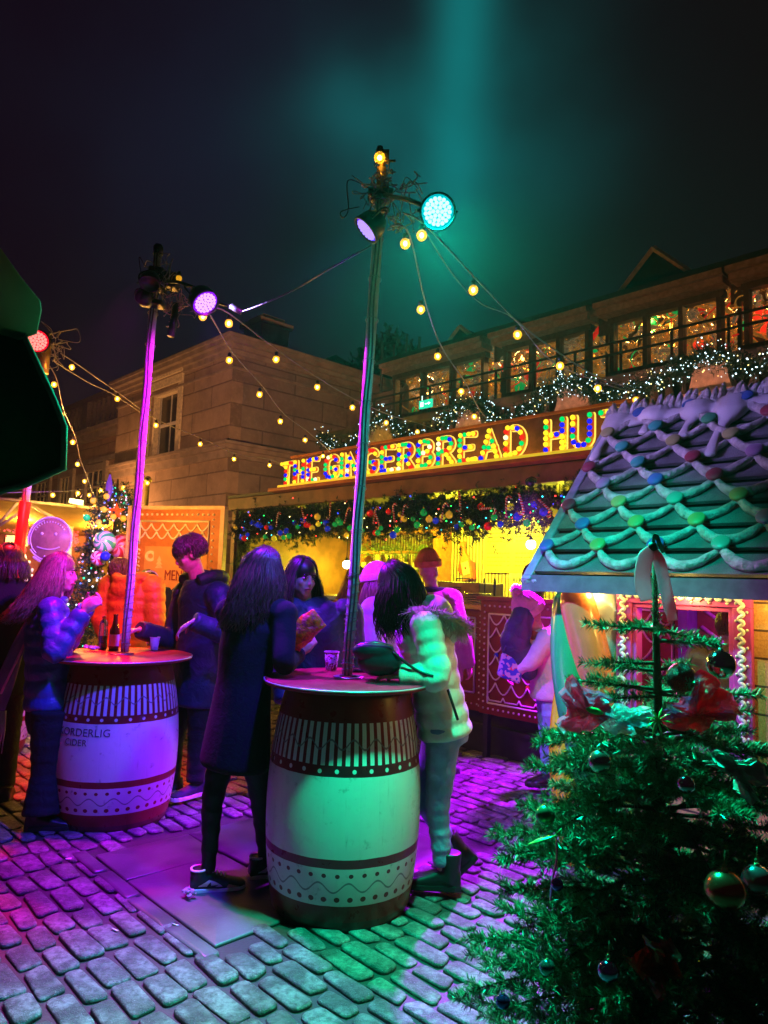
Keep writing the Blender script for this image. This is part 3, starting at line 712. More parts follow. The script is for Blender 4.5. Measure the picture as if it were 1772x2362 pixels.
# ------------------------------------------------------------------ back-of-bar things
def on_back(px, py, w_=2.17): s_, z_ = fs(px, py, w_); return s_, z_
sm0, zm1 = on_back(1120, 1190); sm1, zm0 = on_back(1225, 1322)
mn = thing('menu_board', 'glossy yellow menu poster with small printed lines on the bar back wall', 'menu', F(sm0, 2.17, zm0))
mb = MB(); mb.fbox(sm0, sm1+.9, 2.16, 2.195, zm0, zm1+.1); mb.build('poster', mat('yellow_poster', (.80,.70,.12), .35, var=.04), mn, False)
mb = MB(); R_ = random.Random(5)
for c_ in range(4):
    for k in range(15):
        if k in (5, 6): continue
        a = sm0+.05+c_*.45; z_ = zm1-.14-k*.052
        if z_ < zm0+.04: continue
        x_ = a
        while x_ < a+.26+R_.uniform(-.06, .04):
            l_ = R_.uniform(.015, .05); mb.fbox(x_, x_+l_, 2.156, 2.1585, z_, z_+.016); x_ += l_+.012
        mb.fbox(a+.32, a+.36, 2.156, 2.1585, z_, z_+.016)
mb.build('printed_text', mat('brown_ink', (.28,.17,.03), .7), mn, False)
# white notice reading REKO...
s_, z_ = on_back(1187, 1347, 1.9)
nt_ = thing('paper_notice', 'small cream notice with dark capitals below the yellow menu poster', 'notice', F(s_, 1.9, z_-.2))
s0_, z1_ = on_back(1175, 1322, 1.9); s1_, z0_ = on_back(1232, 1366, 1.9)
mb = MB(); mb.fbox(s0_, s1_, 1.895, 1.905, z0_, z1_); mb.build('paper', mat('cream_paper', (.7,.66,.45), .7), nt_, False)
tv, tf = text_mesh('REKO', .085, .001); mb = MB(); mb.add([F((s0_+s1_)/2-.02+v_.x, 1.892-v_.z, z1_-.085+v_.y) for v_ in tv], tf); mb.build('lettering', mat('dark_green_ink', (.03,.08,.03), .6), nt_, False)
# bottle-shaped wooden cut-out
s_, z_ = on_back(1078, 1300); bc = thing('bottle_cutout', 'orange bottle-shaped wooden cut-out with a cream label fixed to the ribbed wall', 'decoration', F(s_, 2.15, z_-.3))
prof = [(-.075,-.22),(.075,-.22),(.08,.05),(.035,.13),(.03,.25),(.045,.26),(.045,.30),(-.045,.30),(-.045,.26),(-.03,.25),(-.035,.13),(-.08,.05)]
Rt = Matrix.Rotation(math.radians(14), 2)
def plate(prof, s_, z_, w0, w1, R2=None, m=0, mb=None):
    mb = mb or MB(); n_ = len(prof); pr = [R2 @ Vector(q) if R2 else Vector(q) for q in prof]
    mb.add([F(s_+q.x, w0, z_+q.y) for q in pr]+[F(s_+q.x, w1, z_+q.y) for q in pr], [tuple(range(n_-1,-1,-1)), tuple(range(n_, 2*n_))]+[(j, (j+1) % n_, (j+1) % n_+n_, j+n_) for j in range(n_)], m); return mb
plate(prof, s_, z_, 2.12, 2.16, Rt).build('bottle_shape', mat('orange_board', (.62,.22,.05), .5), bc, False)
plate([(-.058,-.15),(.058,-.15),(.058,.02),(-.058,.02)], s_, z_, 2.115, 2.119, Rt).build('label', mat('cream_label', (.8,.72,.45), .5), bc, False)
plate([(0,-.09),(.022,-.06),(.012,-.045),(0,-.055),(-.012,-.045),(-.022,-.06)], s_, z_, 2.112, 2.1145, Rt).build('heart_mark', M_red, bc, False)
mb = plate([(-.16,-.1),(-.06,-.16),(-.06,.05),(-.14,.04)], s_, z_, 2.165, 2.18); plate([(.05,-.24),(.15,-.2),(.12,.02),(.05,.05)], s_, z_, 2.165, 2.18, mb=mb); mb.build('backing_shape', mat('red_orange_board', (.65,.10,.04), .5), bc, False)
# bottle shelf with garland: a rack at the middle of the back wall
sa, zt_ = on_back(835, 1210, 1.95); sb, zb_ = on_back(1010, 1330, 1.95)
sh = thing('bottle_shelf', 'wooden wall shelf hung with a baubled garland above rows of upturned bottles', 'shelf', F((sa+sb)/2, 2.0, zb_))
mb = MB()
for z_ in (zb_+.02, zb_+.32, zt_-.16): mb.fbox(sa, sb, 1.85, 2.15, z_, z_+.03)
mb.fbox(sb, sb+.05, 1.84, 2.16, zb_-.05, zt_); mb.fbox(sa-.05, sa, 1.84, 2.16, zb_-.05, zt_)
mb.build('rack', mat('orange_pine', (.5,.20,.05), .5), sh, False)
tw = []
for i in range(150):
    p = F(rnd.uniform(sa, sb), 1.84, zb_+.36+rnd.gauss(0, .05)); d = Vector((rnd.gauss(0,1), rnd.gauss(0,.6), rnd.gauss(0,1))).normalized(); tw.append((p, p+d*rnd.uniform(.06, .13)))
for i in range(90):
    p = F(rnd.uniform(sa, sb), 1.84, zb_+.08+rnd.gauss(0, .03)); d = Vector((rnd.gauss(0,1), rnd.gauss(0,.6), rnd.gauss(0,1))).normalized(); tw.append((p, p+d*rnd.uniform(.06, .13)))
needle_mesh('garland', needles(tw, 220, .035, .004, 8), mat('green_garland', (.16,.26,.06), .5), sh)
def bottle_prof(h=.28, r=.036): return [(r*.9,0),(r,.01),(r,h*.55),(r*.85,h*.64),(r*.4,h*.76),(r*.36,h*.97),(r*.42,h*.975),(r*.42,h),(0.001,h)]
M_bot = [mat('amber_glass', (.35,.14,.02), .1, var=0, trans=.5), mat('green_glass', (.06,.16,.03), .1, var=0, trans=.5), mat('clear_glass', (.8,.8,.75), .05, var=0, trans=.8), mat('brown_glass', (.05,.02,.008), .08, var=0)]
bt0 = None; M_lab = mat('paper_label', (.75,.68,.45), .6)
cols_ = ['amber', 'green', 'clear', 'brown']
words = ['leftmost', 'second', 'third', 'fourth', 'fifth', 'sixth', 'seventh', 'eighth', 'ninth', 'tenth', 'eleventh', 'twelfth', 'thirteenth', 'rightmost']
for i in range(10):
    s_ = lerp(sa+.06, sb-.06, i/9); k = rnd.randrange(4); p = F(s_, 1.98, zt_-.129)
    e = thing('bottle', f'{words[i] if i<9 else "rightmost"} {cols_[k]} glass bottle on the top shelf behind the bar', 'bottle', p, group='bottles on the back bar shelf', world=False)
    MB().lathe(bottle_prof(), 12).build('glass', M_bot[k], e); MB().lathe([(.037,.05),(.0375,.051),(.0375,.13),(.037,.131)], 12, caps=False).build('label', M_lab, e)
for i in range(9):
    s_ = lerp(sa+.08, sb-.08, i/8); p = F(s_, 1.95, zb_+.05)
    e = thing('bottle', f'{words[i] if i<8 else "rightmost"} pale-labelled bottle on the lower shelf behind the bar', 'bottle', p, group='bottles on the lower bar shelf', world=False)
    MB().lathe(bottle_prof(.24), 12).build('glass', M_bot[(i*3) % 4], e); MB().lathe([(.037,.04),(.0385,.041),(.0385,.14),(.037,.141)], 12, caps=False).build('label', M_lab, e)
# dark till screen on the wall, coffee machine, beer tap, lamps
s_, z_ = on_back(710, 1235, 2.0); sc_ = thing('wall_screen', 'dark grey screen on the yellow bar wall left of the tall pole', 'screen', F(s_, 2.0, z_-.3))
mb = MB(); mb.fbox(s_-.32, s_+.18, 2.02, 2.08, z_-.22, z_+.26); bevel(mb.build('case', mat('grey_case', (.16,.13,.08), .4), sc_, False)); mb = MB(); mb.fbox(s_-.29, s_+.15, 2.012, 2.0195, z_-.19, z_+.23); mb.build('display', M_glassd, sc_, False)
sa_, z1 = fs(1045, 1342, .35); sb_, z0 = fs(1140, 1398, .35)
cmn = thing('drinks_machine', 'dark metal drinks machine with a vent grille and top handle on the bar counter', 'machine', F(sa_, .35, zc1))
mb = MB(); mb.fbox(sa_, sb_, .12, .5, zc1+.05, z1); bevel(mb.build('body', mat('bronze_metal', (.14,.10,.06), .35, .7), cmn, False), .01)
mb = MB()
for i in range(7):
    for j in range(8): mb.fbox(sa_+.16+i*.022, sa_+.174+i*.022, .112, .119, z1-.06-j*.022, z1-.048-j*.022)
mb.build('vent', M_black, cmn, False)
mb = MB(); q = [F(sa_+.10, .3, z1), F(sa_+.10, .3, z1+.035), F(sa_+.26, .3, z1+.035), F(sa_+.26, .3, z1)]; mb.tube(catmull(q, 4), .007, 6); mb.build('handle', M_black, cmn)
tr = thing('glass_tray', 'stack of pale trays beside the drinks machine on the bar counter', 'tray', F(sb_-.1, .1, zc1+.046))
mb = MB(); s_t, _ = fs(1085, 1410, -.02)
for k in range(5): mb.fbox(s_t-.14, s_t+.16, -.05, .10, zc1+.05+k*.022, zc1+.05+k*.022+.012)
bevel(mb.build('tray_stack', M_steel, tr, False), .004)
for k, px_ in enumerate((1117, 1141)):
    s_, z_ = fs(px_, 1370, .2); e = thing('tap_handle', ('left' if k == 0 else 'right')+' slim black beer tap handle between machine and counter panel', 'tap', F(s_, .2, zc1+.046), group='beer taps on the bar counter', world=False)
    MB().lathe([(.03,0),(.03,.01),(.014,.02),(.014,.06),(.016,.065),(.010,.09),(.014,.18),(.010,.24),(.002,.25)], 12).build('lever', M_black, e)
s_, z_ = fs(1212, 1345, .1); bt_ = thing('beer_font', 'tall dark curved beer font with a glowing white bulb top on the bar', 'beer tap', F(s_, .1, zc1+.046))
mb = MB(); b0 = F(s_, .1, zc1+.046); mb.tube(catmull([b0, b0+Vector((0,0,.12)), b0+Vector((0,0,.30)), b0+Vector((.05,-.02,.37)), b0+Vector((.10,-.04,.34))], 5), [.03]*15+[.028]*6, 10); mb.build('column', mat('dark_chrome', (.12,.09,.07), .12, 1), bt_)
mb = MB(); mb.fbox(s_-.1, s_+.12, .02, .18, zc1+.047, zc1+.075); mb.build('drip_tray', M_black, bt_, False)
M_lampw = glow('bar_lamp_glow', (1,.95,.75), 14)
def bar_lamp(px, py, w_, r_, lab, pw):
    s_, z_ = fs(px, py, w_); p = F(s_, w_, z_); e = thing('bar_lamp', lab, 'lamp', p)
    MB().ell(p, r_).build('bulb', M_lampw, e); mb = MB(); mb.tube([p+Vector((0,0,r_*.9)), Vector((p.x,p.y,zB+.15))], .006, 5); mb.build('cord', M_black, e)
    mb = MB(); mb.lathe([(r_*.5, r_*.8), (r_*.55, r_*.8+.001), (r_*.3, r_*1.6), (.008, r_*1.7)], 12, p, caps=False); mb.build('lamp_holder', M_black, e)
    point('bar_light', p+Vector((0,-.02,-r_-.03)), (1,.90,.02), pw, r_)
bar_lamp(800, 1302, 1.4, .06, 'bright round lamp in the bar partly behind the tall pole', 110)
bar_lamp(650, 1225, 1.3, .055, 'bright round lamp at the left end of the bar', 130)
bar_lamp(1225, 1256, .9, .05, 'bright white lamp glowing beside the gingerbread roof edge', 28)
bar_lamp(1290, 1262, .9, .05, 'bright round lamp hidden just behind the gingerbread roof', 30)
point('bar_light', F(-1.7, 1.3, 2.25), (1,.90,.025), 170, .1); point('bar_light', F(-.2, 1.35, 2.25), (1,.90,.025), 62, .1)
# ------------------------------------------------------------------ fir garland under the beam with baubles, candy canes, tiny lights
gl = thing('fir_garland', 'thick fir garland hung along the front edge of the bar under the beam', 'garland', F(-1, 0, 2.1))
tw = []; r3 = random.Random(11); gc = []
s_ = SH0+.02
while s_ < 1.6:
    zc_ = 2.20+.03*math.sin(s_*5)+.02*math.sin(s_*13); gc.append((s_, zc_))
    for k in range(26):
        p = F(s_+r3.uniform(-.02,.02), r3.gauss(-.01, .05), zc_+.04+r3.gauss(0, .095)); d = Vector((r3.gauss(0,.8), r3.gauss(0,.8), r3.gauss(-.35,.8))).normalized(); tw.append((p, p+d*r3.uniform(.07, .17)))
    s_ += .036
for i in range(150):   # drop at the left post
    p = F(SH0+.05+abs(r3.gauss(0,.06)), r3.gauss(0,.05), r3.uniform(1.45, 2.2)); d = Vector((r3.gauss(0,.8), r3.gauss(0,.8), r3.gauss(-.3,.8))).normalized(); tw.append((p, p+d*r3.uniform(.06,.14)))
needle_mesh('foliage', needles(tw, 260, .035, .0062, 12), mat('garland_needles', (.016,.028,.012), .5, var=.4, vs=20), gl)
mb = MB()
CL = [(.02,.05,1), (1,.03,.03), (.02,.9,.12), (1,.75,.3), (.02,.7,.9)]
for i in range(150):
    s_ = r3.uniform(SH0, 1.6); mb.ell(F(s_, -.08+r3.gauss(0,.03), 2.2+r3.gauss(0,.1)), .0065, seg=5, rg=4, m=r3.randrange(5))
tag(mb.build('fairy_light', [glow('fairy_%d' % i, c_, 7) for i, c_ in enumerate(CL)], gl), kind='stuff')
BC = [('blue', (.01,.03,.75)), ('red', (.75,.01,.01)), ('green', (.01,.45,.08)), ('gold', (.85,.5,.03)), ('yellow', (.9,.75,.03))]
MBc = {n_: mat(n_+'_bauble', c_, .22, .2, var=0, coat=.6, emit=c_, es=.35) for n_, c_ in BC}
cnt_ = {}; ORD = 'first second third fourth fifth sixth seventh eighth ninth tenth eleventh twelfth thirteenth fourteenth fifteenth sixteenth seventeenth eighteenth nineteenth twentieth twenty-first twenty-second twenty-third twenty-fourth twenty-fifth twenty-sixth twenty-seventh twenty-eighth twenty-ninth thirtieth'.split()
i = 0; s_ = SH0+.06
while s_ < 1.55:
    n_, c_ = BC[r3.choices(range(5), (5,4,4,3,2))[0]]; z_ = 2.06+r3.uniform(-.05, .20); r_ = r3.uniform(.026, .04)
    p = F(s_, -.10+r3.uniform(-.03,.02), z_)
    cnt_[n_] = cnt_.get(n_, 0)+1; ordn = ORD[cnt_[n_]-1]
    e = thing('bauble', f'{ordn} {n_} bauble from the left end of the bar garland', 'bauble', p, group=f'{n_} baubles in the bar garland', world=False)
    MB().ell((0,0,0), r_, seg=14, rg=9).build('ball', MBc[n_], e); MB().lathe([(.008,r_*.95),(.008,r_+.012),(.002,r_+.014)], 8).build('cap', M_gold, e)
    s_ += r3.uniform(.055, .10); i += 1
def m_cane(b, p, o):
    x, y, z = b.xyz(o); return b.mix(((z+x*.6)*38).frac().gt(.5), (.75,.72,.7), (.7,.015,.02))
M_cane = mat('candy_cane_stripe', rough=.25, fn=m_cane, coat=.5)
for k, (px, py, rot) in enumerate([(1168, 1165, 0), (1128, 1172, 90), (1205, 1165, 160), (1262, 1170, 130), (1062, 1160, 170), (1022, 1178, 10), (930, 1180, 15), (908, 1180, -10), (865, 1185, 10), (872, 1200, 150), (800, 1185, 20), (762, 1182, 180), (700, 1190, 160), (640, 1195, 10), (1310, 1150, 40), (825, 1210, 170), (1400, 1140, 30)]):
    s_, z_ = fs(px, py, -.14); p = F(s_, -.14, z_)
    if s_ > 1.55: continue
    where = ['under the letter A', 'lying level under the letter E', 'leaning under the last D', 'slanting beside the gingerbread roof', 'tilted under the first letter R', 'upright under the letter B', 'upright right of the tall pole by the letter E', 'small one under the second G', 'upright just right of the tall pole', 'leaning away beside the tall pole', 'just left of the tall pole', 'upside down under the first G', 'leaning under the word THE', 'at the far left end', 'tilted near the gingerbread roof edge', 'hanging low beside the pole', 'at the near right end'][k]
    e = thing('candy_cane', f'striped candy cane in the garland, {where}', 'candy cane', p, group='candy canes in the bar garland', world=False)
    e.rotation_euler = (0, math.radians(rot), math.atan2(UA.y, UA.x)); L_ = .19
    pts = [Vector((0,0,-L_*.6+L_*t)) for t in (0,.25,.5,.75)]+[Vector((.028-.028*math.cos(a), 0, L_*.25+.028*math.sin(a))) for a in [PI*j/6 for j in range(7)]]
    MB().tube(pts, .011, 7).build('cane', M_cane, e)
# ------------------------------------------------------------------ lit letter sign
sg = thing('letter_sign', 'illuminated bulb-lettered sign THE GINGERBREAD HUT along the top of the bar', 'sign', F(-1, -.1, zB+.2))
WS = -.12; zl0 = zB+.225
mb = MB(); sL, _ = fs(626, 1140, -.2); mb.fbox(sL, sT+.12, -.26, .08, zB+.164, zB+.205); bevel(mb.build('ledge', M_orangew, sg, False), .006)
mb = MB(); sLt, _ = fs(645, 1130, -.2); mb.fbox(sLt, sT+.1, -.235, -.02, zB+.207, zB+.235); mb.build('lit_tray', mat('yellow_tray', (.8,.62,.05), .4, var=.05, emit=(1,.75,.03), es=.55), sg, False)
mb = MB(); mb.fbox(sLt, sT+.1, -.03, .0, zB+.24, zB+.60); mb.build('backboard', mat('maroon_board', (.14,.035,.03), .5, var=.25), sg, False)
mb = MB(); mb.fbox(sLt-.02, sT+.1, -.05, .02, zB+.601, zB+.625); mb.build('top_rail', M_orangew, sg, False)
mb = MB(); mb.tube([F(sLt, -.045, zB+.255), F(sT+.1, -.045, zB+.255)], .008, 6); mb.build('light_strip', glow('strip_yellow', (1,.72,.04), 16), sg)
def arc(cx, cy_, rx, ry, a0, a1, n_=8): return [(cx+rx*math.cos(math.radians(lerp(a0,a1,i/n_))), cy_+ry*math.sin(math.radians(lerp(a0,a1,i/n_)))) for i in range(n_+1)]
LET = {'T': [[(0,1),(.6,1)], [(.3,1),(.3,0)]], 'H': [[(0,0),(0,1)], [(.55,0),(.55,1)], [(0,.5),(.55,.5)]],
 'E': [[(.5,1),(0,1),(0,0),(.5,0)], [(0,.5),(.4,.5)]], 'I': [[(0,0),(0,1)]], 'N': [[(0,0),(0,1),(.52,0),(.52,1)]],
 'G': [arc(.3,.7,.3,.3,20,180)+arc(.3,.3,.3,.3,180,360)+[(.6,.45),(.35,.45)]],
 'R': [[(0,0),(0,1)], [(0,1)]+arc(.25,.74,.27,.26,90,-90)+[(0,.48)], [(.22,.48),(.55,0)]],
 'B': [[(0,0),(0,1)]+[(.1,1)]+arc(.24,.76,.25,.24,90,-90)+[(.05,.52)], [(.1,.52)]+arc(.26,.26,.28,.26,90,-90)+[(0,0)]],
 'A': [[(0,0),(.28,1),(.56,0)], [(.1,.36),(.46,.36)]], 'D': [[(0,0),(0,1),(.15,1)]+arc(.2,.5,.36,.5,70,-70)+[(.15,0),(0,0)]],
 'U': [[(0,1),(0,.3)]+arc(.27,.28,.27,.28,180,360)+[(.54,1)]]}
WID = {'T':.6,'H':.55,'E':.5,'I':.0,'N':.52,'G':.6,'R':.55,'B':.54,'A':.56,'D':.56,'U':.54}
M_face = mat('letter_face', (.55,.05,.02), .4, emit=(1,.10,.01), es=.25, fn=lambda b,p,o: b.mix(b.noise(o, 18, 1).sm(.45,.55), (.8,.10,.01), (.85,.6,.02)))
M_edge = glow('letter_edge', (1,.62,.08), 1.5)
MBU = [glow('bulb_blue', (.01,.01,.9), 1.3), glow('bulb_green', (.0,.75,.14), 1.1), glow('bulb_yellow', (1,.72,.02), 1.5), glow('bulb_red', (.9,.02,.01), 1.1), glow('bulb_white', (1,.9,.5), 1.6)]
bulb_mesh = []
for k in range(5):
    ob = MB().ell((0,0,0), (.0225,.0225,.0225), seg=10, rg=7).build('bulb', MBU[k]); bulb_mesh.append(ob.data); bpy.data.objects.remove(ob)
Hl = .335; r4 = random.Random(5)
def lay_word(word, px0, px1, py):
    s0, _ = fs(px0, py, WS); s1, _ = fs(px1, py, WS); s0 += .03; s1 -= .03
    tot = sum(WID[c_] for c_ in word); gap = .30*Hl; W_ = (s1-s0-gap*(len(word)-1))/tot
    a = s0
    for ci, c_ in enumerate(word):
        fm = MB(); em = MB(); bulbs = []
        for st in LET[c_]:
            P2 = [(a+x*W_, zl0+.045+y*(Hl-.09)) for x, y in st]
            pts = [F(x, WS-.01, z) for x, z in P2]
            e0, e1 = (pts[0]-pts[1]).normalized(), (pts[-1]-pts[-2]).normalized()
            q = [pts[0]+e0*.026, pts[0]+e0*.018]+pts+[pts[-1]+e1*.018, pts[-1]+e1*.026]
            fm.tube(q, [.012,.022]+[.0265]*len(pts)+[.022,.012], 10, flat=.45, up=VA)
            q2 = [p+VA*.014 for p in q]; em.tube(q2, [.024,.032]+[.036]*len(pts)+[.032,.024], 10, flat=.3, up=VA)
            Ls = [0]
            for i in range(len(pts)-1): Ls.append(Ls[-1]+(pts[i+1]-pts[i]).length)
            n_ = max(1, round(Ls[-1]/.052))
            for i in range(n_+1):
                d = Ls[-1]*i/n_
                for j in range(len(pts)-1):
                    if Ls[j] <= d+1e-6 <= Ls[j+1]+1e-5: bulbs.append(pts[j].lerp(pts[j+1], (d-Ls[j])/max(1e-6, Ls[j+1]-Ls[j]))); break
        lo = fm.build('letter', M_face, sg); lo['label'] = f'letter {c_} in {word} on the bulb-lit sign'
        em.build('lit_edge', M_edge, lo)
        kept = []
        for p in bulbs:
            if any((p-q_).length < .036 for q_ in kept): continue
            kept.append(p); k = r4.choices(range(5), (3,3,4,1.2,.5))[0]
            ob = bpy.data.objects.new('bulb', bulb_mesh[k]); COL.objects.link(ob); ob.parent = lo; ob.location = p-VA*.026-ORG[sg.name]
        a += WID[c_]*W_+gap
lay_word('THE', 652, 738, 1080); lay_word('GINGERBREAD', 754, 1216, 1040); lay_word('HUT', 1258, 1446, 980)
for a in (-3.0, -2.0, -1.0, 0, .9): 
    point('sign_strip_light', F(a, -.20, zB+.27), (1,.72,.05), 1.6, .03)

# added unseen amber fill lights on the bar roof, washing the terrace wall, and the purple LED lamp under the beam
for k, a in enumerate((-2.6, -.6, 1.1)):
    p = F(a, 1.9, zB+.2); e = thing('roof_fill_light', ['left','middle','right'][k]+' small added amber fill light on the flat roof of the bar', 'lamp', p, group='added fill lights on the bar roof')
    mb = MB(); mb.fbox(a-.10, a+.10, 1.86, 1.94, zB+.26, zB+.40); mb.fbox(a-.02, a+.02, 1.88, 1.92, zB+.2, zB+.26); mb.build('case', M_black, e, False)
    mb = MB(); mb.fbox(a-.085, a+.085, 1.942, 1.948, zB+.275, zB+.385); mb.build('lens', glow('fill_lens_%d' % k, (1,.5,.22), 6), e, False)
    spot('roof_fill', F(a, 2.0, zB+.36), F(a+.4, 3.2, zB+1.9), (1,.42,.28), 60, 120, .4)
# ------------------------------------------------------------------ gingerbread shed at the right
YE = 4.25
E0 = D(1228, 1326, YE); zE = E0.z; E0v = Vector((E0.x, E0.y, 0))
def SF(s_, w_, z_): return F(s_, w_, z_, E0v)
# ridge: solve horizontal offset so that the left ridge end lands where the photo shows it
best = None
for i in range(400):
    a = .4+i*.004; p = E0v+VA*a; r = ray(1420, 968); t = p.y/r.y; e_ = abs(r.x*t-p.x)
    if best is None or e_ < best[0]: best = (e_, a, CAMZ+r.z*t)
RA, zR = best[1], best[2]; print('shed', E0, RA, zR)
SLs = 2.6
shed = thing('gingerbread_shed', 'small gingerbread shed with a teal-lit icing tile roof and a pink framed window', 'shed', SF(1, RA, 0))
nrm = (Vector((0,0,1))*RA - VA*(zR-zE)).normalized()   # roof normal
slope = (VA*RA+Vector((0,0,zR-zE))); Lr = slope.length; sd = slope.normalized()
def RP(s_, q, h=0): return E0v+Vector((0,0,zE))+UA*s_+sd*q+nrm*h    # point on the roof: s along eave, q up the slope
def m_shingle(b, p, o):
    n = b.noise(o, 160, 4, .7); n1 = b.noise(o, 5, 3); b.L.new(b.bump(n, 1.0, .012), p.inputs['Normal'])
    return b.mix(n.sm(.4,.75)*.6, b.mix(n1.sm(.3,.7), (.15,.15,.16), (.28,.28,.29)), (.07,.07,.08))
M_shing = mat('grey_glitter_felt', rough=.6, fn=m_shingle)
M_rope = mat('rough_white_icing', (.50,.48,.50), .75, var=.3, vs=20, bump=1.0, bs=55, bd=.022)
rh = .178; nrow = int(Lr/rh)+1
mb = MB()
for k in range(nrow):
    q0, q1 = k*rh, min((k+1)*rh-.032, Lr-.01)
    P = [RP(.03, q0, .012), RP(SLs, q0, .012), RP(SLs, q1, .0), RP(.03, q1, .0)]; Q = [p+nrm*.022 for p in P]
    mb.hexa(P+Q)
rf = mb.build('roof', M_shing, shed, False)
mb = MB(); P = [RP(.0, 0, -.03), RP(SLs, 0, -.03), RP(SLs, Lr, -.03), RP(0, Lr, -.03)]; mb.hexa(P+[p+nrm*.028 for p in P])
# back slope and fascia
kb = .40; P = [SF(0, RA, zR-.03), SF(SLs, RA, zR-.03), SF(SLs, RA*(1+kb), zR-(zR-zE)*kb), SF(0, RA*(1+kb), zR-(zR-zE)*kb)]; mb.hexa([p-Vector((0,0,.03)) for p in P]+P)
mb.build('roof_deck', M_black, rf, False)
mb = MB(); mb.fbox(-.04, SLs, -.05, -.012, zE-.095, zE+.0, A=E0v); mb.build('fascia', mat('grey_fascia', (.13,.14,.15), .6), rf, False)
ic = MB(); sp = .335
CM = [mat('candy_'+n_, c_, .35, var=.03) for n_, c_ in (('teal', (.05,.40,.32)), ('blue', (.06,.13,.45)), ('olive', (.35,.36,.14)), ('lilac', (.36,.22,.42)), ('green', (.06,.36,.16)), ('maroon', (.30,.04,.08)))]
R_ = random.Random(21)
for k in range(nrow-1):
    q = (k+1)*rh-.012 if k else rh-.012; off = (sp/2 if k % 2 else 0)+.06; s_ = off-sp
    while s_ < SLs:
        pts = []; rr = []
        for j in range(13):
            a = s_+sp*j/12; qq = q-rh*.74*math.sin(PI*j/12)**.8
            if a > .04 and a < SLs and qq > -.02: pts.append(RP(a, qq, .05+.004*R_.uniform(-1,1))); rr.append(.0250*(.70+.5*math.sin(PI*(j/12)**.7))+R_.uniform(-.0035,.0035))
        if len(pts) > 2: ic.tube(pts, rr, 9)
        if .02 < s_ < SLs-.02: 
            Rm = Matrix((UA, sd, nrm)).transposed(); MB().lathe([(.0,0),(.042,0),(.046,.006),(.046,.018),(.040,.024),(.0,.024)], 18, RP(s_, q+.004, .065), Rm, caps=False).build('candy_disc', CM[R_.randrange(6)], rf)
        s_ += sp
remesh(ic.build('icing_scallop', M_rope, rf), .0065, 1)
# verge board and its piping
mb = MB(); P = [RP(-.035, -.06, -.09), RP(.028, -.06, -.09), RP(.028, Lr+.02, -.09), RP(-.035, Lr+.02, -.09)]; mb.hexa(P+[p+nrm*.125 for p in P]); bevel(mb.build('verge_board', mat('blue_grey_board', (.28,.32,.40), .6), rf, False), .008)
mb = MB()
for i in range(30): q = i*Lr/29; mb.ell(RP(-.045, q, -.05+.012*math.sin(i*2.1)), (.026,.026,.033), seg=10, rg=7)
mb.ell(RP(-.01, -.03, -.01), (.05,.05,.04)); mb.ell(RP(.05, -.03, -.02), (.05,.05,.035)); mb.ell(RP(-.04,-.01,-.05), (.04,.04,.05))
remesh(mb.build('piping', M_rope, rf), .008, 2)
# dripping ridge icing
mb = MB(); q = 0
topq = Lr+.0
mb.tube([RP(-.02, topq-.02, .03), RP(SLs, topq-.02, .03)], .045, 12, flat=.6, up=nrm)
mb.tube([RP(-.02, topq-.085, .04), RP(SLs, topq-.085, .04)], .045, 12, flat=.5, up=nrm)
s_ = .05; k = 0
while s_ < SLs-.1:
    L_ = [.42, .20, .30, .50, .20, .38, .26, .46, .28][k % 9]; wd = R_.uniform(1.1, 1.6)
    pts = [RP(s_, topq-.05, .045), RP(s_+.01, topq-.10-L_*.25, .05), RP(s_-.01, topq-.10-L_*.6, .055), RP(s_, topq-.10-L_*.92, .06), RP(s_, topq-.10-L_, .06)]
    mb.tube(catmull(pts, 4), [.075*wd]*4+[.055*wd, .045, .036, .030, .028, .030, .034, .038, .040, .038, .030, .018, .01], 12, flat=.55, up=nrm)
    nx = R_.uniform(.20, .32); mid = s_+nx/2
    mb.tube(catmull([RP(s_, topq-.09, .045), RP(mid, topq-.115+R_.uniform(-.02,.01), .05), RP(s_+nx, topq-.09, .045)], 4), .05, 10, flat=.5, up=nrm)
    s_ += nx; k += 1
remesh(mb.build('ridge_icing', mat('smooth_icing', (.62,.60,.64), .4, var=.05, coat=.3), rf), .010, 4)
mb = MB(); s_ = -.02
while s_ < SLs:
    for wv in (-.05, .03):
        hgt = R_.uniform(.07, .11); b0 = SF(s_, RA+wv, zR+.0); lean = Vector((R_.uniform(-.02,.02), -.03, 0))
        mb.tube([b0, b0+Vector((0,0,hgt*.4))+lean*.3, b0+Vector((0,0,hgt*.8))+lean, b0+Vector((0,0,hgt))+lean*1.8], [.032, .030, .018, .004], 8)
    s_ += .045
mb.tube([SF(-.03, RA, zR), SF(SLs, RA, zR)], .055, 12)
mb.build('cream_ridge', M_rope, rf)
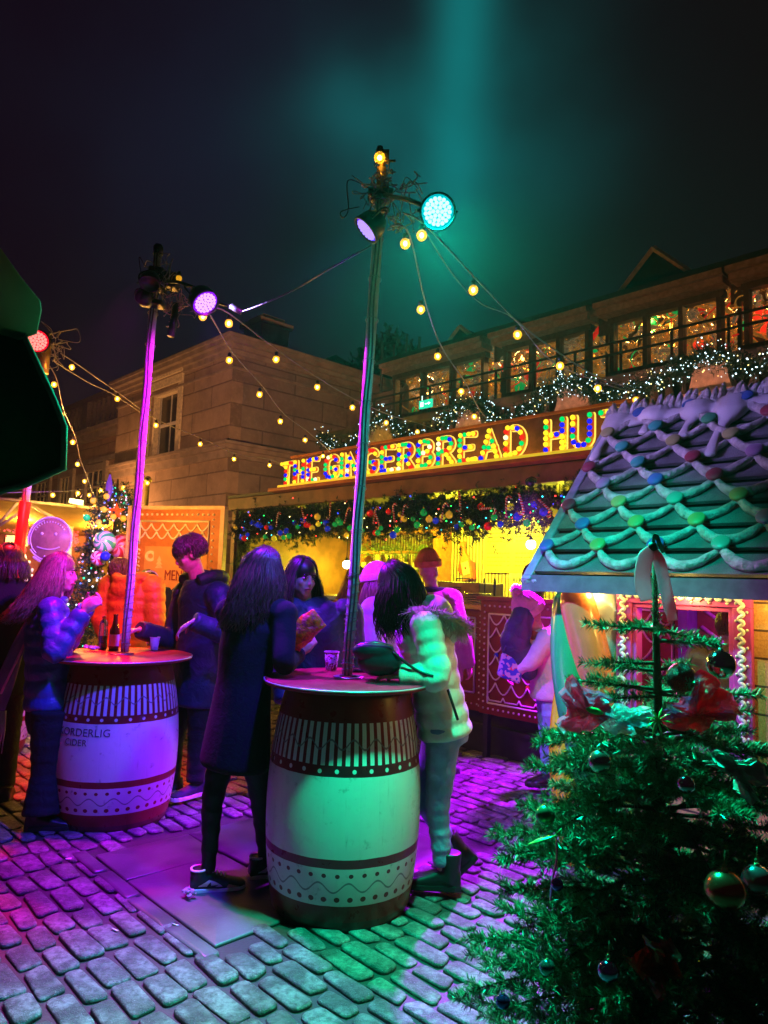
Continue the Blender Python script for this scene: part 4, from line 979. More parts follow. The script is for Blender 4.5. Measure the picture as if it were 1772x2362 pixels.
# walls with open window, plank front
Wf = .22; zf0, zf1 = .9, zE-.10
def fsA(px, py, w_): return fs(px, py, w_, E0v)
w0, wz1 = fsA(1428, 1352, Wf); w1, _ = fsA(1738, 1352, Wf); _, wz0 = fsA(1736, 1760, Wf)
wz1 = zE-.05; wz0 = .72; print('window', w0, w1, wz1, wz0)
def m_plank(b, p, o):
    x, y, z = b.xyz(o); h = z*(1/.135); n = b.noise(o, 90, 5, .7); g_ = b.noise(o, 4, 3)
    b.L.new(b.bump((h.frac()*-1)+n*.25, .8, .012), p.inputs['Normal'])
    return b.mix(h.frac().lt(.08), b.mix(n.sm(.3,.7), (.42,.19,.05), (.62,.32,.10)), (.09,.04,.015))
M_plank = mat('gingerbread_planks', rough=.6, fn=m_plank)
fw = .075
mb = MB(); mb.fbox(w0-.10, w0+fw, Wf+.004, Wf+.06, 0, zE+.05, A=E0v); mb.fbox(w1-fw, SLs, Wf+.004, Wf+.06, 0, zE+.05, A=E0v); mb.fbox(w0+fw, w1-fw, Wf+.004, Wf+.06, 0, wz0+fw, A=E0v); mb.fbox(w0+fw, w1-fw, Wf+.004, Wf+.06, wz1-fw, zE+.05, A=E0v)
mb.build('front_wall', M_plank, shed, False)
mb = MB(); mb.fbox(w0-.10, w0-.05, Wf+.061, Wf+.3, 0, zE, A=E0v); mb.fbox(SLs-.06, SLs, Wf+.061, RA*1.35, 0, zE, A=E0v); mb.build('side_wall', M_plank, shed, False)
M_pink = mat('magenta_frame_paint', (.55,.06,.30), .4, var=.08)
mb = MB()
for a, c_, z0, z1 in ((w0, w1, wz1-.09, wz1), (w0, w1, wz0, wz0+.09), (w0, w0+.09, wz0+.09, wz1-.09), (w1-.09, w1, wz0+.09, wz1-.09)): mb.fbox(a, c_, Wf-.035, Wf+.002, z0, z1, A=E0v)
for a, c_, z0, z1 in ((w0+.09, w0+.115, wz0+.09, wz1-.09), (w1-.115, w1-.09, wz0+.09, wz1-.09), (w0+.09, w1-.09, wz1-.115, wz1-.0901)): mb.fbox(a, c_, Wf-.02, Wf+.05, z0, z1, A=E0v)
wn = mb.build('window', M_pink, shed, False); bevel(wn, .005)
mb = MB(); wl = Wf-.042
def wavy(p0, p1, nw):
    pts = []; n_ = int(nw*8)
    for i in range(n_+1):
        t = i/n_; o_ = .011*math.sin(2*PI*nw*t); a = lerp(p0[0], p1[0], t); z = lerp(p0[1], p1[1], t)
        if p0[0] == p1[0]: a += o_
        else: z += o_
        pts.append(SF(a, wl, z))
    return pts
L0_, L1_, B0, B1 = w0+.045, w1-.045, wz0+.045, wz1-.045
mb.tube(wavy((L0_, B0), (L0_, B1), 17), .0105, 8); mb.tube(wavy((L1_, B0), (L1_, B1), 17), .0105, 8); mb.tube(wavy((L0_, B1), (L1_, B1), 13), .0105, 8)
for p0, p1 in (((L0_,B0),(L0_,B1)), ((L1_,B0),(L1_,B1)), ((L0_,B1),(L1_,B1))):
    L_ = abs(p1[0]-p0[0])+abs(p1[1]-p0[1]); n_ = int(L_/.042)
    for i in range(n_):
        t = (i+.5)/n_; a, z = lerp(p0[0],p1[0],t), lerp(p0[1],p1[1],t); o_ = .026 if i % 2 else -.026
        mb.ell(SF(a+(o_ if p0[0]==p1[0] else 0), wl+.003, z+(o_ if p0[0]!=p1[0] else 0)), .0075, seg=8, rg=6)
mb.build('frame_icing', M_icing, wn)
# LED strip under the eave
mb = MB(); mb.tube([SF(.15, Wf-.12, zE-.06), SF(SLs, Wf-.12, zE-.06)], .009, 6); mb.build('eave_light_strip', glow('eave_strip', (1,.86,.30), 10), shed)
for a in (.35, .85, 1.35, 1.8): point('eave_strip_light', SF(a, Wf-.13, zE-.085), (1,.66,.12), 5.5, .03)
# gingerbread panel with purple scallops inside the shed and the tilted window leaf
ip = thing('scalloped_panel', 'purple-lit scalloped gingerbread panel seen through the pink window of the shed', 'panel', SF(w0, .9, 0))
wi = 1.1; ia, _ = fsA(1425, 1400, wi); ib, _ = fsA(1590, 1400, wi)
scallop_panel(ip, ia, ib, .55, 1.52, wi, E0v, .17, .15, 9)
sp2 = thing('striped_panel', 'brown panel with diagonal icing stripes behind the shed window', 'panel', SF(ib, 1.2, 0))
ic2, _ = fsA(1800, 1400, wi+.05)
mb = MB(); mb.fbox(ib+.03, ib+.62, wi+.05, wi+.08, .5, 1.56, A=E0v); mb.build('board', mat('brown_board', (.22,.09,.04), .6), sp2, False)
mb = MB()
for i in range(8): z_ = .75+i*.12; mb.tube([SF(ib+.06, wi+.045, z_+.08), SF(ib+.28, wi+.045, z_-.07)], .012, 6)
mb.build('icing_stripe', M_icing, sp2)
mb = MB(); mb.fbox(ib-.03, ib+.028, wi-.1, wi+.1, 0, 1.6, A=E0v); tag(mb.build('timber_post', mat('violet_post', (.20,.10,.28), .5), smooth=False), 'purple upright post between the two panels inside the shed', 'post')
point('shed_magenta', SF(.95, .75, 1.5), (.8,.02,1), 9, .05)
# ------------------------------------------------------------------ twisted barley-sugar columns
def twisted(px, Y, rad, lab, ztop, turns=.95, phase=0.0, order=(0,1,2,3)):
    c0 = XZ(px, 0, Y); e = thing('twisted_column', lab, 'column', c0, group='barley sugar columns', world=True)
    cols = [('green', (.03,.45,.12)), ('white', (.70,.68,.66)), ('red', (.85,.22,.08)), ('yellow', (.80,.62,.02))]
    for k in range(4):
        n_, c_ = cols[order[k]]; pts = []; rr = []
        for i in range(41):
            t = i/40; a = phase+k*PI/2 - turns*2*PI*t; rc = rad*.50; tp = 1 if t < .93 else math.sqrt(max(0, 1-((t-.93)/.07)**2))*.35+.65
            pts.append(c0+Vector((math.cos(a)*rc*tp, math.sin(a)*rc*tp, ztop*t))); rr.append(rad*.54*tp)
        MB().tube(pts, rr, 18).build('strand', bpy.data.materials.get('sugar_'+n_) or mat('sugar_'+n_, c_, .22, var=.05, coat=.5), e)['label'] = n_+' glossy twisted strand'
twisted(1350, 4.22, .20, 'fat twisted column of green, white, red and yellow strands at the shed corner', 1.52, .60, -PI/2-.3, (3,0,2,1))
twisted(1392, 4.75, .15, 'thinner yellow and orange twisted column just behind the front one', 1.56, .5, 1.2, (3,2,3,1))
# ------------------------------------------------------------------ barrel tables
def m_barrel(H, stripes=60, worn=False, seed=0.0):
    def fn(b, p, o):
        x, y, z = b.xyz(o); f_ = z*(1/H)
        an = b.node('ShaderNodeMath', operation='ARCTAN2'); b.L.new(y.k, an.inputs[0]); b.L.new(x.k, an.inputs[1]); A = S(b.nt, an.outputs[0])
        wob = b.noise(o, 9, 2)*.012 - .006; f_ = f_+wob*.5
        R0, W0 = (.15,.008,.014), (.62,.62,.60)
        def band(a, c_): return f_.gt(a)*f_.lt(c_)
        st = (A*(stripes/(2*PI))+wob*6).frac().gt(.47)*band(.700,.874)
        wh = band(.317,.653); lo = band(.12,.278)
        fac = st.max(wh).max(lo)
        def dots(n_, h0, r_, sx=.36):
            u = ((A*(n_/(2*PI))).frac()-.5)*(2*PI/n_*sx); v = (f_-h0)*H; return (u*u+v*v).lt(r_*r_)
        wd = dots(29, .676, .0095)
        fac = fac.max(wd)
        dk = (dots(38, .248, .0095, .33)).max(dots(38, .148, .0115, .32))*lo
        fac = fac*(dk*-1+1)
        wv = ((A*21).sin()*.020+(.785 if True else 0)); line1 = (f_-wv).abs().lt(.0045)*band(.70,.874)
        wv2 = ((A*17+.8).sin()*.020+.198); line2 = (f_-wv2).abs().lt(.0042)
        n = b.noise(o, 14, 6, .65); n2 = b.noise(o, 2.2, 3)
        whc = b.mix(n2.sm(.3,.8)*.5, W0, (.45,.44,.42)); rdc = b.mix(n2.sm(.3,.8), R0, (.24,.018,.02))
        c = b.mix(fac, rdc, whc); c = b.mix((line1.max(line2))*.85, c, (.16,.13,.15))
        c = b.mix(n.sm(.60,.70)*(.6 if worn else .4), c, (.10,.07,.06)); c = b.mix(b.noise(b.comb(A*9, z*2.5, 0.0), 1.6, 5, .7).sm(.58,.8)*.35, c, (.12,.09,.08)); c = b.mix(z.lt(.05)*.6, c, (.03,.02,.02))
        b.L.new((n*.25+.18).k, p.inputs['Roughness']); b.L.new(b.bump(n*.3+((A*(26/(2*PI))).frac()-.5).abs().lt(.025)*-.9, .7, .006), p.inputs['Normal'])
        return c
    return fn
def m_top(b, p, o):
    n = b.noise(o, 5, 5, .6); n2 = b.noise(o, 60, 4); b.L.new((n*.4+.28).k, p.inputs['Roughness']); b.L.new(b.bump(n2, .12, .002), p.inputs['Normal'])
    return b.mix(n2.sm(.55,.7)*.5, b.mix(n.sm(.3,.7), (.22,.006,.014), (.36,.015,.03)), (.42,.07,.09))
M_top = mat('red_table_top', fn=m_top, spec=.35)
M_rim = mat('worn_metal_rim', (.5,.42,.42), .35, .5)
def barrel_table(c0, H, rt, rb, lab, worn=False, rot=0):
    e = thing('barrel_table', lab, 'table', c0, rot, 'painted barrel tables', world=False)
    hb_ = H-.03; pr = []
    for i in range(33):
        t = i/32; r_ = rb*(.845+.155*math.sin(PI*min(1, max(0, (t*.93+.04))))**.9) if False else rb*(1-.20*abs((t-.44)/.56)**2.1) if t > .44 else rb*(1-.13*((.44-t)/.44)**2)
        pr.append((r_, hb_*t))
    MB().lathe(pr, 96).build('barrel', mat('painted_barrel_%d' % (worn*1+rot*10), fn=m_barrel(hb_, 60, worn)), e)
    MB().lathe([(rt*.3, hb_+.001), (rt-.015, hb_+.002), (rt-.002, hb_+.006), (rt, hb_+.014), (rt-.003, hb_+.024), (rt-.012, hb_+.028), (.001, hb_+.028)], 72).build('tabletop', M_top, e)
    MB().tube([(math.cos(a)*rt, math.sin(a)*rt, hb_+.020) for a in [2*PI*i/72 for i in range(72)]], .0045, 6, closed=True).build('rim', M_rim, e)
    MB().lathe([(.045,hb_+.029),(.075,hb_+.029),(.075,hb_+.035),(.045,hb_+.035)], 20, caps=False).build('pole_socket', M_alu, e)
    return e
def radius_at(px0, px1, Y): return abs(XZ(px1, 1.08, Y).x-XZ(px0, 1.08, Y).x)/2
B1c = G(781, 2085); B1c.y = Y1; B1c = XZ(790, 0, Y1) if False else Vector((D(785, 2060, Y1).x, Y1, 0))
z1t = D(800, 1562, Y1).z; r1 = radius_at(606, 994, Y1)*.985
barrel_table(B1c, z1t, r1, .372, 'nearest white barrel table with red tabletop, green-lit front and paper cup on top')
B2c = Vector((D(256, 1870, Y2).x, Y2, 0)); z2t = D(283, 1508, Y2).z; r2_ = radius_at(124, 440, Y2)
t2 = barrel_table(B2c, z2t, r2_, .385, 'purple-lit barrel table with worn cider lettering beside the woman in the blue jacket', True, .6)
B3c = Vector((D(-40, 1600, 6.1).x, 6.1, 0))
barrel_table(B3c, 1.05, .43, .385, 'pink-lit barrel table cut off at the left edge', False, 1.1)
print('tables', B1c, z1t, r1, B2c, z2t, r2_)
# worn lettering on the second barrel, wrapped round its belly
for txt, zz, sz in (('REKORDERLIG', .590, .062), ('CIDER', .532, .052)):
    tv, tf = text_mesh(txt, sz, .0004, 1.05); mb = MB(); ang0 = math.radians(-90-16)
    P = []
    for v_ in tv:
        z_ = zz+v_.y; hb_ = z2t-.03; t = z_/hb_; r_ = .385*(1-.20*abs((t-.44)/.56)**2.1) if t > .44 else .385*(1-.13*((.44-t)/.44)**2)
        a = ang0+v_.x/.385; P.append((math.cos(a)*(r_+.0015+v_.z), math.sin(a)*(r_+.0015+v_.z), z_))
    # the root is turned by .6 rad: turn back
    P = [Matrix.Rotation(-.6, 3, 'Z') @ Vector(p) for p in P]
    mb.add(P, tf); o_ = mb.build('lettering', mat('faded_black_ink', (.09,.08,.10), .7), t2, False)
# ------------------------------------------------------------------ light poles
def led_head(e, c0, aim, dia, gcol, es, n_rings=3, hcol=M_black, lit=True, leds=True, lcol=None):
    aim = (Vector(aim)-c0).normalized(); R = aim.to_track_quat('Z', 'Y').to_matrix(); r_ = dia/2
    hd = MB().lathe([(r_*.35,-r_*1.5),(r_*.6,-r_*1.45),(r_*.95,-r_*.9),(r_*1.08,-r_*.1),(r_*1.08,.0),(r_*.98,.002),(r_*.96,-.012),(.001,-.014)], 24, c0, R).build('lamp_head', hcol, e)
    if leds: MB().lathe([(.001,-.010),(r_*.94,-.010),(r_*.94,-.0125),(.001,-.0125)], 24, c0, R, caps=False).build('lens', glow('lens_%s' % hd.name, lcol or gcol, 1.5), hd)
    mb = MB()
    if leds:
        pts = [(0,0)]+[(math.cos(a)*r_*.30, math.sin(a)*r_*.30) for a in [2*PI*i/6 for i in range(6)]]+[(math.cos(a)*r_*.56, math.sin(a)*r_*.56) for a in [2*PI*i/12+.2 for i in range(12)]]+[(math.cos(a)*r_*.82, math.sin(a)*r_*.82) for a in [2*PI*i/17 for i in range(17)]]
        for x, y in pts: mb.ell(c0+R @ Vector((x*.86, y*.86, -.004)), (r_*.125, r_*.125, r_*.08), R, 8, 6)
        mb.build('led_array', glow('led_%s' % e.name, gcol, es), hd)
    yk = MB(); yk.tube(catmull([c0+R @ Vector((r_*1.12,0,-r_*.5)), c0+R @ Vector((r_*1.15,0,-r_*1.5)), c0+R @ Vector((0,0,-r_*2.2)), c0+R @ Vector((-r_*1.15,0,-r_*1.5)), c0+R @ Vector((-r_*1.12,0,-r_*.5))], 4), .006, 5); yk.build('yoke', M_blackm, hd)
    return c0+R @ Vector((0,0,-r_*2.2))
M_pole = mat('galvanised_pole', (.66,.66,.66), .32, .0, var=.12, vs=30)
M_wire = mat('pale_cable', (.35,.32,.30), .5); M_bulbg = mat('amber_bulb_glass', (1,.55,.08), .1, var=0, emit=(1,.50,.02), es=.85, alpha=.45); M_core = glow('bulb_core', (1,.70,.12), 26); M_sock = mat('black_socket', (.03,.025,.02), .5)
def tangle(e, c0, r_, n_, seed, m=M_wire, flat=1.0):
    R_ = random.Random(seed); mb = MB()
    for i in range(n_):
        p = c0+Vector((R_.gauss(0,.4)*r_, R_.gauss(0,.3)*r_, R_.gauss(0,.5)*r_*flat)); P = [p]
        for k in range(5): p = p+Vector((R_.gauss(0,.5)*r_, R_.gauss(0,.4)*r_, R_.gauss(0,.5)*r_)); p = c0+(p-c0)*.82; P.append(p)
        mb.tube(catmull(P, 5), R_.choice((.0025,.0035)), 4)
    return mb.build('cable_tangle', m, e)
def pole(name, lab, pb, pt, rad, grp='lighting poles'):
    e = thing(name, lab, 'lamp post', pb, group=grp); n_ = 40
    mb = MB(); mb.tube([pb.lerp(pt, i/10) for i in range(11)], rad, 20); mb.build('pole', M_pole, e)
    ax = (pt-pb).normalized(); sx = ax.cross(Vector((0,1,0))).normalized(); sy = sx.cross(ax)
    if sy.y > 0: sy = -sy
    mb = MB(); L_ = (pt-pb).length
    for off in (-.3, .35): mb.tube([pb.lerp(pt, i/30)+(sy*math.cos(off+.15*math.sin(i*.9))+sx*math.sin(off+.15*math.sin(i*.9)))*(rad+.003) for i in range(31)], .0045, 6)
    mb.build('cable', mat('grey_flex', (.10,.08,.09), .45), e)
    mb = MB()
    k = 0
    while k*.22 < L_-.1:
        c_ = pb+ax*(k*.22+.05); MB().tube([c_+(sx*math.cos(a)+sy*math.sin(a))*(rad+.006)+ax*.01*math.sin(a) for a in [2*PI*i/16 for i in range(16)]], .0025, 4, closed=True).build('cable_tie', M_wire, e); k += 1
    for i in range(60): pass
    mb.tube([pb+ax*(.02+.004*i)+(sx*math.cos(i*.55)+sy*math.sin(i*.55))*(rad+.004) for i in range(120)], .0022, 4)
    mb.build('cable_wrap', M_wire, e); return e, ax
pb1, pt1 = D(801, 1556, Y1), D(879, 437, Y1)
p1, ax1 = pole('light_pole', 'tall silver pole rising from the nearest barrel with a glowing cyan LED lamp on top', pb1, pt1, .0265)
mb = MB(); tt = D(883, 348, Y1); mb.tube([pt1-ax1*.05, tt], .019, 12); mb.build('top_tube', mat('brass_tube', (.75,.45,.12), .3, .8), p1)
mb = MB(); mb.box(pt1+(tt-pt1)*.25, (.05,.05,.12)); mb.box(pt1+(tt-pt1)*.85, (.07,.055,.05)); mb.tube([tt+Vector((-.01,-.02,-.07)), tt+Vector((.07,-.02,-.065))], .007, 6); mb.build('clamp', mat('gold_clamp', (.7,.42,.12), .35, .8), p1)
mb = MB(); mb.lathe([(.034,-.05),(.05,-.05),(.05,0),(.034,0)], 16, pt1-ax1*.02); mb.box(pt1+Vector((0,0,-.03)), (.13,.09,.03)); mb.build('bracket', M_black, p1)
tangle(p1, pt1+Vector((-.01,-.04,.03)), .085, 13, 4); tangle(p1, D(940, 460, Y1-.1), .11, 8, 5); tangle(p1, D(925, 520, Y1-.05), .05, 9, 6, mat('gold_wire', (.6,.4,.15), .4, .5)); tangle(p1, D(850, 460, Y1), .09, 7, 16, M_black)
def arm(e, a, c_, r_=.011): MB().tube([a, a.lerp(c_, .5)+Vector((0,0,.015)), c_], r_, 8).build('lamp_arm', M_blackm, e)
t_ = led_head(p1, lamp_teal, Vector((.2, 0, 1.4)), .142, (.35,1,.95), 2.2, lcol=(0,.36,.42)); arm(p1, pt1+Vector((0,0,-.03)), t_)
t_ = led_head(p1, lamp_blue, Vector((-1.6, 3.05, 1.6)), .135, (.32,.20,1), 1.9, lcol=(.08,.0,.9)); arm(p1, pt1-ax1*.15, t_)
hl = thing('stage_lamp', 'black LED stage lamp clamped under the bar beam above the serving front', 'lamp', lamp_hut)
t_ = led_head(hl, lamp_hut+Vector((0,0,.03)), Vector((.35, 4.2, 0)), .07, (.7,.1,1), 5, leds=False); MB().tube([t_, F(.45, -.05, zB+.01)], .008, 6).build('clamp_arm', M_blackm, hl)
pb2, pt2 = D(288, 1503, Y2), D(365, 580, Y2)
p2, ax2 = pole('light_pole', 'magenta-lit pole rising from the second barrel with a violet lamp and cable tangle', pb2, pt2, .0265)
for c_, d_ in ((D(362, 645, Y2-.05), (.10,.12,.14)), (D(350, 700, Y2-.06), (.17,.12,.035)), (D(395, 650, Y2-.03), (.10,.1,.10))):
    mb = MB(); mb.box(c_, d_, Matrix.Rotation(.12, 3, 'Y')); bevel(mb.build('junction_box', M_blackm, p2, False), .008)
mb = MB(); mb.tube([D(406, 700, Y2-.08), D(402, 735, Y2-.08), D(394, 775, Y2-.1)], [.022, .022, .026], 10); mb.build('hanging_plug', M_blackm, p2)
tangle(p2, D(372, 640, Y2-.08), .10, 16, 14); tangle(p2, D(405, 710, Y2-.08), .08, 14, 17, mat('pink_wire', (.5,.3,.3), .5)); tangle(p2, D(365, 650, Y2-.1), .09, 14, 18, M_black)
mb = MB(); mb.lathe([(.024,-.02),(.033,-.02),(.033,.03),(.026,.045),(.001,.05)], 14, pt2); mb.build('pole_cap', M_black, p2)
t_ = led_head(p2, lamp_violet, Vector((1.6, 2.2, -.2)), .16, (.55,.30,1), 2.0, lcol=(.25,.0,.95)); arm(p2, D(380, 650, Y2), t_)
t_ = led_head(p2, lamp_far, Vector((-4.0, 8.2, 1.6)), .10, (.3,.1,1), 3, leds=False); arm(p2, D(364, 660, Y2), t_)
t_ = led_head(p2, lamp_mag, Vector((-1.3, 2.6, 0)), .12, (1,.2,.9), 1, leds=False); arm(p2, D(366, 640, Y2), t_)
pb3 = Vector((D(20, 1480, 6.0).x, 6.0, 1.05)); pt3 = D(104, 795, 6.0)
p3, ax3 = pole('light_pole', 'red-lit pole at the left edge with a red LED lamp half behind the parasol', pb3, pt3, .033)
tangle(p3, D(125, 800, 5.95), .12, 14, 24); t_ = led_head(p3, lamp_red, Vector((-.5, 1.0, .6)), .19, (1,.18,.15), 2.5, lcol=(.8,0,.02)); arm(p3, pt3+Vector((0,0,-.05)), t_)
mb = MB(); mb.tube([pb3+ax3*.0, pb3+ax3*1.05], .046, 14); mb.build('red_sleeve', mat('red_pole_sleeve', (.7,.04,.05), .35), p3)
mb = MB(); mb.tube([D(106, 770, 6), D(98, 860, 6)], .05, 10); mb.build('brass_collar', mat('brass_collar', (.6,.35,.12), .35, .7), p3)
# ------------------------------------------------------------------ festoon strings
def festoon(lab, anchors, bulbs, extra=None, br=.025):
    """anchors: list of (px,py,Y) cable points; bulbs: list of (px,py,Y)"""
    P = [D(*a) for a in anchors]; e = thing('festoon_string', lab, 'string lights', P[0], group='festoon strings over the market')
    mb = MB(); mb.tube(catmull(P, 6), .0045, 5)
    if extra: mb.tube(catmull([D(*a) for a in extra], 6), .0035, 5)
    mb.build('cable', M_wire, e)
    for x, y, Yb in bulbs:
        p = D(x, y, Yb); r_ = br*(1.0)
        bo = MB().ell(p, (r_, r_, r_*1.08), seg=12, rg=8).build('bulb', M_bulbg, e); MB().ell(p, (r_*.42, r_*.42, r_*.55), seg=8, rg=6).build('filament', M_core, bo)
        mb = MB(); mb.lathe([(r_*.45, r_*.9), (r_*.6, r_*.95), (r_*.55, r_*1.9), (.003, r_*2.3)], 8, p); mb.build('socket', M_sock, bo)
def ylin(pts, Ya, Yb):
    n_ = len(pts)-1; return [(x, y, lerp(Ya, Yb, i/n_)) for i, (x, y) in enumerate(pts)]
bA = ylin([(935,562),(971,714),(1010,822),(1064,903),(1094,961),(1124,1000)], 3.3, 6.9)
festoon('string from the tall pole down to the middle of the letter sign', [(905,520,3.3)]+[(x+10, y-20, Y_) for x, y, Y_ in bA]+[(1140,1010,7.0)], bA)
bB = ylin([(973,543),(1092,669),(1194,772),(1292,844),(1379,896),(1467,923)], 3.2, 4.9)
festoon('double string from the cyan lamp to the snowy ridge of the gingerbread shed', [(930,490,3.2)]+[(x+10, y-22, Y_) for x, y, Y_ in bB], bB, [(985,540,3.2),(1050,640,3.7),(1110,700,3.9),(1185,735,4.2),(1270,830,4.4),(1380,880,4.7),(1462,905,4.9)])
bC = ylin([(528,746),(637,829),(732,893),(813,940),(891,975),(963,996)], 4.3, 7.4)
festoon('long string from the second pole passing behind the tall pole to the sign', [(500,710,4.2)]+[(x+8, y-18, Y_) for x, y, Y_ in bC]+[(1020,998,7.6)], bC)
bE = ylin([(468,730),(529,831),(599,910),(647,972),(704,1015),(745,1052)], 4.2, 8.0)
festoon('string from the violet lamp down to the word THE on the sign', [(450,700,4.2)]+[(x+8, y-18, Y_) for x, y, Y_ in bE]+[(770,1052,8.1)], bE)
bD = ylin([(166,847),(271,920),(360,981),(462,1024),(540,1059),(622,1073)], 6.1, 8.6)
festoon('low string from the red lamp pole across the sandstone building to the bar roof', [(140,815,6.0)]+[(x+5, y-12, Y_) for x, y, Y_ in bD]+[(655,1078,8.9)], bD, [(120,830,6.0),(200,880,6.4),(262,910,6.6),(330,955,7)])
bF = ylin([(125,887),(141,957),(168,1020),(179,1071),(195,1110),(206,1142),(219,1167),(237,1187)], 6.1, 9.4)
festoon('steep string from the red lamp pole down to the distant Christmas tree', [(112,840,6.0)]+[(x+6, y-12, Y_) for x, y, Y_ in bF], bF)
bG = [(-8,1145,8),(122,1142,8.6),(180,1138,9),(233,1132,9.2),(285,1125,9.4),(340,1114,9.4)]
festoon('faint level string over the orange tent roof', [(x, y-8, Y_) for x, y, Y_ in bG], bG, br=.03)
P = [D(855,567,3.3), D(760,620,3.5), D(690,662,3.8), D(610,700,4.0), D(555,720,4.1)]
cb = thing('power_cable', 'black power cable sagging between the two tall poles', 'cable', P[0])
MB().tube(catmull(P, 8), .0055, 6).build('cable', mat('grey_cable', (.10,.09,.11), .4), cb); mb = MB(); mb.tube([D(557,720,4.1), D(532,706,4.1)], .018, 10); mb.tube([D(532,706,4.1), D(505,700,4.15)], .008, 6); mb.build('connector', M_blackm, cb)
b0_ = thing('bare_bulb', 'single yellow bulb clamped at the very top of the tall pole', 'bulb', D(876,364,Y1-.05)); MB().ell(D(876,364,Y1-.05), .03, seg=14, rg=9).build('bulb', M_bulbg, b0_); MB().ell(D(876,364,Y1-.05), .013, seg=8, rg=6).build('filament', M_core, b0_); MB().lathe([(.016,.027),(.018,.03),(.016,.06),(.003,.065)], 10, D(876,364,Y1-.05)).build('socket', M_sock, b0_)
b0_ = thing('bare_bulb', 'small yellow bulb in the cable tangle of the second pole', 'bulb', D(413,642,Y2-.1)); MB().ell(D(413,642,Y2-.1), .02, seg=12, rg=8).build('bulb', M_bulbg, b0_); MB().lathe([(.010,.018),(.012,.02),(.012,.045),(.003,.05)], 8, D(413,642,Y2-.1)).build('socket', M_sock, b0_)
# ------------------------------------------------------------------ people
def m_skin(b, p, o):
    n = b.noise(o, 30, 3); b.L.new(b.bump(b.noise(o, 220, 3), .12, .001), p.inputs['Normal'])
    return b.mix(n.sm(.35,.7), (.50,.27,.19), (.60,.36,.27))
M_skin = mat('skin', rough=.5, fn=m_skin); M_skin.node_tree.nodes['Principled BSDF'].inputs['Subsurface Weight'].default_value = 0
M_lip = mat('lips', (.42,.10,.09), .4, var=.05); M_eyew = mat('eye_white', (.75,.72,.7), .25, var=0); M_iris = mat('dark_iris', (.02,.012,.01), .1, var=0)
def hairmat(n_, c_, r_=.38): return mat(n_, fn=lambda b, p, o: b.mix(b.noise(b.comb(*[q*w_ for q, w_ in zip(b.xyz(o), (160, 160, 6))]), 1, 2).sm(.3,.7), [x*.55 for x in c_], [min(1,x*1.6) for x in c_]), rough=r_)
def clothmat(n_, c_, rough=.75, bs=90, bump=.25, var=.15, sheen=.0, wr=1.0):
    def fn(b, p, o):
        n = b.noise(o, 7, 4); n2 = b.noise(o, bs, 4); n3 = b.noise(o, 11, 3, .5, 1.2)
        b.L.new(b.bump(n3*wr+n2*.15, bump+.35, .02), p.inputs['Normal'])
        return b.mix(n.sm(.3,.7), [x*(1-var) for x in c_], [min(1,x*(1+var)) for x in c_])
    return mat(n_, fn=fn, rough=rough, sheen=sheen)
def rotx(a): return Matrix.Rotation(a, 3, 'X')
def yawpitch(yaw, pitch=0, roll=0): return Matrix.Rotation(yaw, 3, 'Z') @ Matrix.Rotation(pitch, 3, 'X') @ Matrix.Rotation(roll, 3, 'Y')
